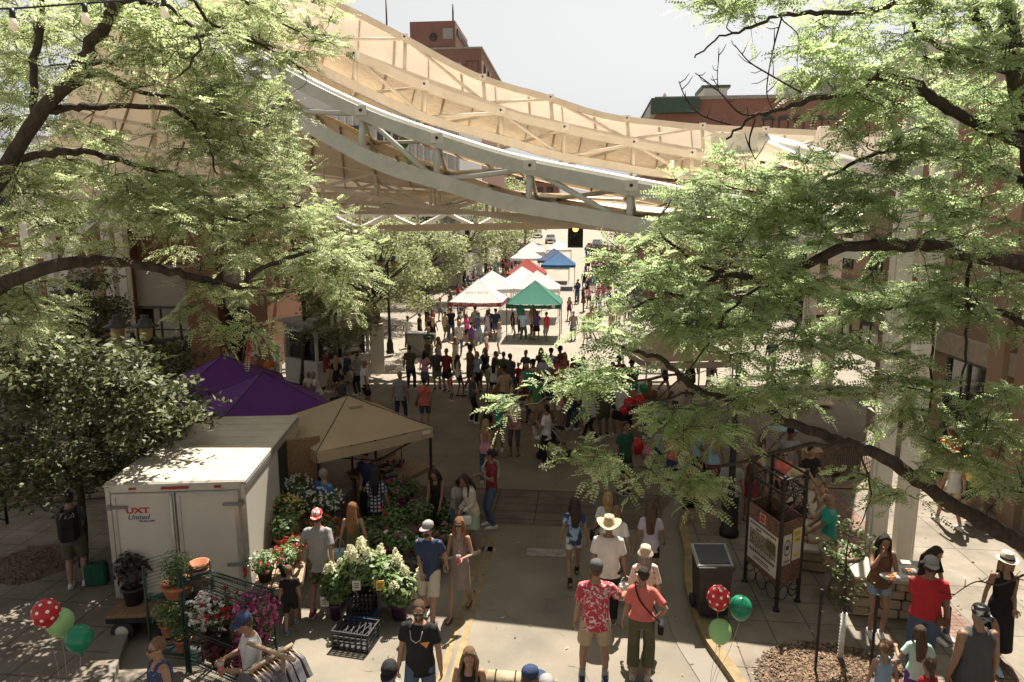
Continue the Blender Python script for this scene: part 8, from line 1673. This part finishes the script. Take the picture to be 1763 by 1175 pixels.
rows = [ # key, px, head row, h, rz, top, bottom, hair, where
('mtrous', 706, 598, 1.74, 5, 'olive', 'navy', 'dark', 'alone left of the front crowd'), ('mtrous', 738, 565, 1.78, 190, 'darkgreen', 'grey', 'brown', 'looking left above the crowd edge'), ('mcap', 736, 583, 1.74, 15, 'olive', 'darkgrey', 'grey', 'beside the pink blouse'), ('fskirt', 730, 604, 1.66, -30, 'pink', 'denim', 'black', 'at the left edge of the front crowd'), ('mshorts', 752, 596, 1.76, 180, 'darkgrey', 'grey', 'grey', 'holding arms low in the front row'), ('flong', 756, 582, 1.64, 200, 'grey', 'denim', 'lightbrown', 'with a raised elbow behind the front row'),
('fup', 784, 578, 1.68, 170, 'cream', '', 'blond', 'in front of the lettered tent'), ('flong', 790, 612, 1.62, -20, 'white', 'black', 'dark', 'in the front row centre'), ('mcap', 810, 602, 1.7, 0, 'brown', 'olive', 'dark', 'in the front row centre'), ('flong', 834, 600, 1.7, 170, 'black', 'pink', 'brown', 'hand at chin in the front row'), ('mshorts', 852, 602, 1.78, 20, 'teal', 'darkgrey', 'brown', 'in the front row'), ('child', 840, 622, 1.25, 10, 'lime', 'tan', 'brown', 'in the front row'), ('flong', 850, 624, 1.56, 50, 'white', 'black', 'black', 'walking right in the front row'), ('mtrous', 879, 605, 1.78, 10, 'darkgrey', 'denim', 'black', 'right of the teal shirt'), ('child', 893, 622, 1.25, 0, 'red', 'navy', 'brown', 'beside the tall dark shirted man'), ('mshorts', 906, 622, 1.74, -60, 'teal', 'navy', 'grey', 'leaning in the densest group'), ('ftrous', 906, 600, 1.7, 170, 'darkgrey', 'black', 'black', 'in the densest group'), ('flong', 930, 597, 1.7, 200, 'navy', 'denim', 'dark', 'at the back of the densest group'), ('mcap', 920, 622, 1.7, 20, 'khaki', 'olive', 'dark', 'in the densest group'), ('fskirt', 935, 615, 1.66, 150, 'lavender', 'navy', 'brown', 'in the densest group'), ('mcap', 948, 598, 1.78, 190, 'lightblue', 'khaki', 'brown', 'at the back of the densest group'), ('child', 944, 630, 1.3, 180, 'red', 'black', 'dark', 'amid the densest group'), ('fskirt', 958, 612, 1.64, 180, 'hotpink', 'black', 'brown', 'in the pink sun hat group'), ('mcap', 966, 595, 1.8, 175, 'maroon', 'navy', 'black', 'at the back of the densest group'), ('flong', 974, 610, 1.64, 190, 'coral', 'denim', 'dark', 'right of the hot pink top'), ('flong', 986, 612, 1.66, 185, 'maroon', 'black', 'brown', 'with sunglasses right of the coral top'), ('mcap', 1004, 616, 1.72, 10, 'blue', 'tan', 'dark', 'at the right end of the group'), ('flong', 998, 614, 1.68, 200, 'brown', 'navy', 'dark', 'behind the blue top'), ('mshorts', 1053, 626, 1.7, 160, 'grey', 'khaki', 'dark', 'at the right end of the crowd'), ('mcap', 1068, 618, 1.76, 180, 'maroon', 'darkgrey', 'black', 'at the right end of the crowd'), ('mtrous', 1088, 648, 1.78, 10, 'khaki', 'black', 'brown', 'near the balloon cluster'), ('mshorts', 1068, 660, 1.7, -60, 'white', 'black', 'dark', 'leaning near the balloon cluster'), ('mtrous', 812, 640, 1.74, 15, 'darkgrey', 'black', 'brown', 'walking out of the shade'), ('child', 775, 655, .8, 170, 'coral', 'tan', 'brown', 'sitting low before the crowd'), ('fskirt', 1010, 660, 1.6, 190, 'white', 'denim', 'grey', 'by the wheelchair'), ('flong', 965, 655, 1.62, 170, 'pink', 'white', 'brown', 'behind the wheelchair'),
('mcap', 1090, 622, 1.74, 170, 'navy', 'khaki', 'dark', 'beyond the balloon cluster'), ('flong', 1030, 640, 1.66, 20, 'teal', 'denim', 'brown', 'left of the balloon cluster'), ('mshorts', 1042, 655, 1.76, 10, 'darkgrey', 'olive', 'black', 'left of the balloon cluster'), ('ftrous', 1020, 668, 1.66, -20, 'lavender', 'black', 'brown', 'just right of the wheelchair'), ('mtrous', 984, 648, 1.78, 5, 'brown', 'navy', 'dark', 'behind the wheelchair'), ('fskirt', 948, 650, 1.64, 15, 'navy', 'tan', 'black', 'behind the stroller group'), ('mshorts', 925, 648, 1.72, -10, 'green', 'khaki', 'brown', 'behind the stroller group'), ('flong', 900, 645, 1.66, 0, 'maroon', 'white', 'blond', 'behind the dusty pink tee'), ('mcap', 868, 636, 1.76, 10, 'khaki', 'navy', 'brown', 'behind the teal top'), ('child', 915, 668, 1.2, 20, 'yellow', 'denim', 'brown', 'behind the stroller group'), ('mtrous', 1118, 655, 1.78, 0, 'brown', 'denim', 'dark', 'right of the balloon cluster'), ('flong', 1140, 668, 1.66, 190, 'blue', 'black', 'blond', 'right of the balloon cluster'), ('mcap', 1170, 650, 1.76, 30, 'cream', 'navy', 'grey', 'right of the balloon cluster'), ('mshorts', 1075, 730, 1.74, -20, 'darkgreen', 'black', 'dark', 'beside the pink balloon'), ('fskirt', 1160, 735, 1.66, 10, 'coral', 'navy', 'brown', 'right of the pink balloon'), ('mtrous', 1205, 725, 1.76, 180, 'lightblue', 'black', 'black', 'under the long locust limb'), ('flong', 1310, 745, 1.66, 0, 'white', 'denim', 'brown', 'by the light blue folding table'), ('mcap', 1365, 735, 1.76, 170, 'grey', 'khaki', 'brown', 'by the light blue folding table'), ('mtrous', 865, 602, 1.8, 0, 'olive', 'khaki', 'brown', 'squeezed beside the teal shirt'), ('fskirt', 820, 606, 1.64, 10, 'lightblue', 'black', 'blond', 'squeezed into the front row'), ('mshorts', 770, 600, 1.72, -20, 'maroon', 'black', 'dark', 'left of the woman shading eyes'), ('ftrous', 968, 628, 1.64, 10, 'orange', 'denim', 'dark', 'before the densest group'), ('mcap', 942, 640, 1.74, 5, 'black', 'grey', 'grey', 'before the densest group'),
# walkers before the tents
('ftrous', 790, 556, 1.66, 160, 'white', 'denim', 'blond', 'walking past the lettered tent'), ('mcap', 811, 552, 1.8, 178, 'purple', 'olive', 'dark', 'walking past the lettered tent'), ('child', 837, 577, 1.0, 180, 'white', 'coral', 'blond', 'alone on the sunlit pavement'), ('reach', 861, 551, 1.72, 60, 'white', 'lightdenim', 'blond', 'on the sunlit pavement'),
('mshorts', 766, 533, 1.78, 0, 'khaki', 'olive', 'brown', 'at the left pole of the lettered tent'), ('mtrous', 777, 533, 1.74, 10, 'black', 'denim', 'dark', 'queueing at the lettered tent'), ('mshorts', 790, 534, 1.8, -10, 'darkgrey', 'navy', 'black', 'queueing at the lettered tent'), ('fskirt', 803, 543, 1.62, 5, 'hotpink', 'black', 'brown', 'queueing at the lettered tent'), ('mtrous', 822, 538, 1.74, -5, 'denim', 'lightdenim', 'brown', 'queueing at the lettered tent'), ('fdress', 839, 535, 1.68, 0, 'lavender', '', 'dark', 'queueing at the lettered tent'), ('mcap', 853, 530, 1.82, 160, 'navy', 'denim', 'dark', 'at the right pole of the lettered tent'), ('mshorts', 842, 528, 1.8, 180, 'brown', 'black', 'brown', 'serving inside the lettered tent'), ('mcap', 818, 530, 1.76, 180, 'grey', 'black', 'dark', 'serving inside the lettered tent'),
('flong', 883, 536, 1.66, 0, 'black', 'lightdenim', 'black', 'at the counter of the green tent'), ('mtrous', 901, 534, 1.78, 0, 'lightblue', 'darkgrey', 'brown', 'at the counter of the green tent'), ('flong', 914, 535, 1.68, -50, 'white', 'black', 'blond', 'at the counter of the green tent'), ('fskirt', 924, 535, 1.7, -10, 'purple', 'black', 'brown', 'at the counter of the green tent'), ('mshorts', 942, 535, 1.78, 5, 'red', 'grey', 'brown', 'at the right of the green tent counter'), ('mtrous', 896, 525, 1.7, 180, 'teal', 'black', 'grey', 'serving inside the green tent'), ('ftrous', 917, 525, 1.7, 180, 'maroon', 'black', 'dark', 'serving inside the green tent'),
('mtrous', 994, 483, 1.8, 175, 'navy', 'denim', 'brown', 'walking right of the white tents'), ('flong', 980, 508, 1.7, 0, 'maroon', 'black', 'blond', 'right of the green tent'), ('mshorts', 988, 533, 1.75, 0, 'grey', 'denim', 'grey', 'right of the green tent under the leaves'), ('flong', 1007, 543, 1.66, 5, 'black', 'tan', 'blond', 'right of the green tent under the leaves'), ('mcap', 1018, 528, 1.76, 0, 'tan', 'khaki', 'brown', 'right of the green tent under the leaves'), ('mcap', 736, 528, 1.74, 200, 'black', 'khaki', 'blond', 'talking left of the lettered tent'), ('flong', 743, 529, 1.7, 180, 'red', 'black', 'brown', 'talking left of the lettered tent'), ('ftrous', 741, 544, 1.66, 190, 'black', 'black', 'dark', 'near the grey rubbish container'), ('flong', 745, 545, 1.64, 20, 'black', 'white', 'blond', 'with bare legs near the grey rubbish container'), ('ftrous', 702, 545, 1.68, 180, 'white', 'black', 'brown', 'on the pavement under the round tree'), ('mshorts', 722, 550, 1.4, 180, 'black', 'black', 'dark', 'low beside the grey rubbish container'),
('ftrous', 414, 580, 1.7, 160, 'black', 'black', 'dark', 'on the brick storefront terrace'), ('fdress', 428, 583, 1.66, 200, 'coral', '', 'dark', 'on the brick storefront terrace'), ('flong', 437, 585, 1.66, 180, 'white', 'denim', 'black', 'on the brick storefront terrace'), ('flong', 385, 604, 1.6, 190, 'white', 'navy', 'blond', 'beside the purple tent on the terrace'), ('mcap', 395, 600, 1.7, 170, 'teal', 'navy', 'brown', 'beside the purple tent on the terrace'), ('mshorts', 405, 606, 1.7, 180, 'orange', 'tan', 'blond', 'beside the purple tent on the terrace'),
('mtrous', 1330, 590, 1.76, 180, 'navy', 'denim', 'dark', 'among the leaves on the far right pavement'), ('flong', 1385, 620, 1.66, 170, 'coral', 'denim', 'brown', 'among the leaves on the far right pavement'), ('mcap', 1545, 640, 1.76, 10, 'brown', 'khaki', 'dark', 'between the paired right columns'), ('mshorts', 1660, 640, 1.78, 190, 'darkgrey', 'black', 'dark', 'under the bright blue tent'), ('ftrous', 1600, 628, 1.68, 180, 'red', 'black', 'black', 'under the bright blue tent'), ('flong', 1225, 620, 1.68, 0, 'white', 'tan', 'brown', 'before the beige tent'), ('mcap', 1145, 600, 1.76, 180, 'yellow', 'navy', 'grey', 'before the beige tent'), ('mshorts', 1190, 606, 1.76, 0, 'black', 'olive', 'dark', 'before the beige tent')]
for i, (k, px, py, h, rz, tp, bt, hr_, wh) in enumerate(rows):
    P = stand(px, py, h); 
    if P.x < -11.5 or P.x > 8.0 or px > 1320: P.z += SWH if P.y > 26.6 else 0
    K(k, P, rz, tp, bt, hr_, wh, ('light', 'tan', 'light', 'brown', 'light')[i % 5] if i % 7 else 'tan')
for k, p in protos.items():
    if k not in used: bpy.data.objects.remove(p)
# far crowd: small single-mesh figures
def figure(v):
    g = random.Random(v); b = MB(); f = v % 2; st = .12 if v < 3 else .05
    for sx, sy in ((-1, st), (1, -st)):
        b.tube([(sx * .09, 0, .9), (sx * .1, sy * .6 + .02, .48), (sx * .1, sy, .06)], [.085, .06, .04], 6, mi=0 if v % 3 else 3, smooth=True); b.tube([(sx * .1, sy - .03, .04), (sx * .1, sy + .16, .03)], [.04, .03], 5, mi=1)
        b.tube([(sx * .2, 0, 1.42), (sx * .27, -.04, 1.15), (sx * .22, .12 if v != 2 else .2, .95 if v != 2 else 1.2)], [.05, .042, .032], 6, mi=0); b.tube([(sx * .17, 0, 1.42), (sx * .235, -.02, 1.28)], [.065, .07], 6, mi=2)
    if f: b.tube([(0, 0, 1.0), (0, 0, .62)], [(.15, .12), (.23, .2)], 8, mi=3, ref=(1, 0, 0))
    else:
        for sx, sy in ((-1, st), (1, -st)): b.tube([(sx * .09, 0, .96), (sx * .1, sy * .4, .55)], [.11, .1], 7, mi=3)
    b.tube([(0, 0, .9), (0, 0, 1.08), (0, 0, 1.32), (0, 0, 1.43), (0, 0, 1.48)], [(.17, .125), (.145, .11), (.17, .125), (.14, .09), (.07, .06)], 9, mi=2, ref=(1, 0, 0)); b.tube([(0, 0, 1.46), (0, .01, 1.56)], .055, 7, mi=0); b.ball((0, .02, 1.63), (.075, .095, .11), 9, 7, mi=0); b.ball((0, -.018, 1.66), (.083, .092, .105), 9, 7, mi=1)
    if f: b.tube([(0, -.06, 1.66), (0, -.11, 1.5), (0, -.13, 1.25 if v == 1 else 1.4)], [(.08, .05), (.09, .04), (.06, .02)], 7, mi=1, ref=(1, 0, 0))
    return b.mesh('person', [SK['light'], HM['dark'], CM('white'), CM('denim')])
figs = [figure(v) for v in range(5)]
random.seed(91); tops = ['white', 'black', 'navy', 'blue', 'lightblue', 'grey', 'darkgrey', 'red', 'coral', 'hotpink', 'teal', 'olive', 'khaki', 'maroon', 'purple', 'lavender', 'orange', 'green', 'pink', 'cream']; bots = ['denim', 'black', 'khaki', 'navy', 'olive', 'grey', 'white', 'brown']; combos = [(a, c) for a in tops for c in bots]; random.shuffle(combos)
zones = [((-9.5, -7.8), (44, 60), 16, 'left of the white tents'), ((-9.8, -7.5), (60, 86), 24, 'in the crowd left of the red tent'), ((-.4, 3.2), (42, 58), 20, 'right of the white tents behind the leaves'), ((.2, 5.5), (58, 78), 46, 'in the crowd right of the red tent')]
ci = 0; GF = 'far crowd along the market street'
hk_ = list(HM)
for (x0, x1), (y0, y1), n, wh in zones:
    placed = []
    for i in range(n):
        for _ in range(40):
            x, y = random.uniform(x0, x1), random.uniform(y0, y1)
            if all((x - a) ** 2 + (y - c) ** 2 > .3 for a, c in placed): break
        placed.append((x, y)); v = random.randrange(5); tp, bt = combos[ci % len(combos)]; ci += 1
        o = bpy.data.objects.new('person', figs[v]); COL.objects.link(o); o.location = (x, y, gz(y)); o.rotation_euler = (0, 0, random.uniform(0, 6.28)); sc_ = random.uniform(.9, 1.06); o.scale = (sc_, sc_, sc_)
        hh = random.choice(hk_); ms = [SK[random.choice(('light', 'light', 'tan', 'brown'))], HM[hh], CM(tp), CM(bt)]
        for k, m_ in enumerate(ms): setmat(o, k, m_)
        tag(o, f"person in {tp} top and {bt} {'skirt' if v % 2 else 'shorts'} {wh}", 'person', GF)

# the rest of the far crowd reads as one mass
Vs, Fs, Ms = [], [], []; pal = [CM(c) for c in ('white', 'black', 'navy', 'blue', 'red', 'grey', 'teal', 'khaki', 'coral', 'olive')] ; n0 = 0
ms = [SK['light'], HM['dark'], HM['brown']] + pal + [CM('denim')]
for i in range(170):
    x, y = (random.uniform(.6, 7.2), random.uniform(76, 104)) if i < 110 else (random.uniform(-9.9, -7.6), random.uniform(84, 104)); v = random.randrange(5); me = figs[v]; a = random.uniform(0, 6.28); c_, s_ = math.cos(a), math.sin(a); z = gz(y); sc_ = random.uniform(.92, 1.05)
    for q in me.vertices: Vs.append((x + (q.co.x * c_ - q.co.y * s_) * sc_, y + (q.co.x * s_ + q.co.y * c_) * sc_, z + q.co.z * sc_))
    mp = [0, random.choice((1, 2)), random.randrange(3, 13), random.choice((4, 5, 8, 12, 13))]
    for p in me.polygons: Fs.append(tuple(k + n0 for k in p.vertices)); Ms.append(mp[p.material_index])
    n0 += len(me.vertices)
me = bpy.data.meshes.new('distant_crowd'); me.from_pydata(Vs, [], Fs)
for m_ in ms: me.materials.append(m_)
me.polygons.foreach_set('material_index', Ms); me.polygons.foreach_set('use_smooth', [True] * len(Fs)); me.update()
tag(link('distant_crowd', me), 'dense mass of people filling the street around the farthest tents', 'crowd', None, 'stuff')
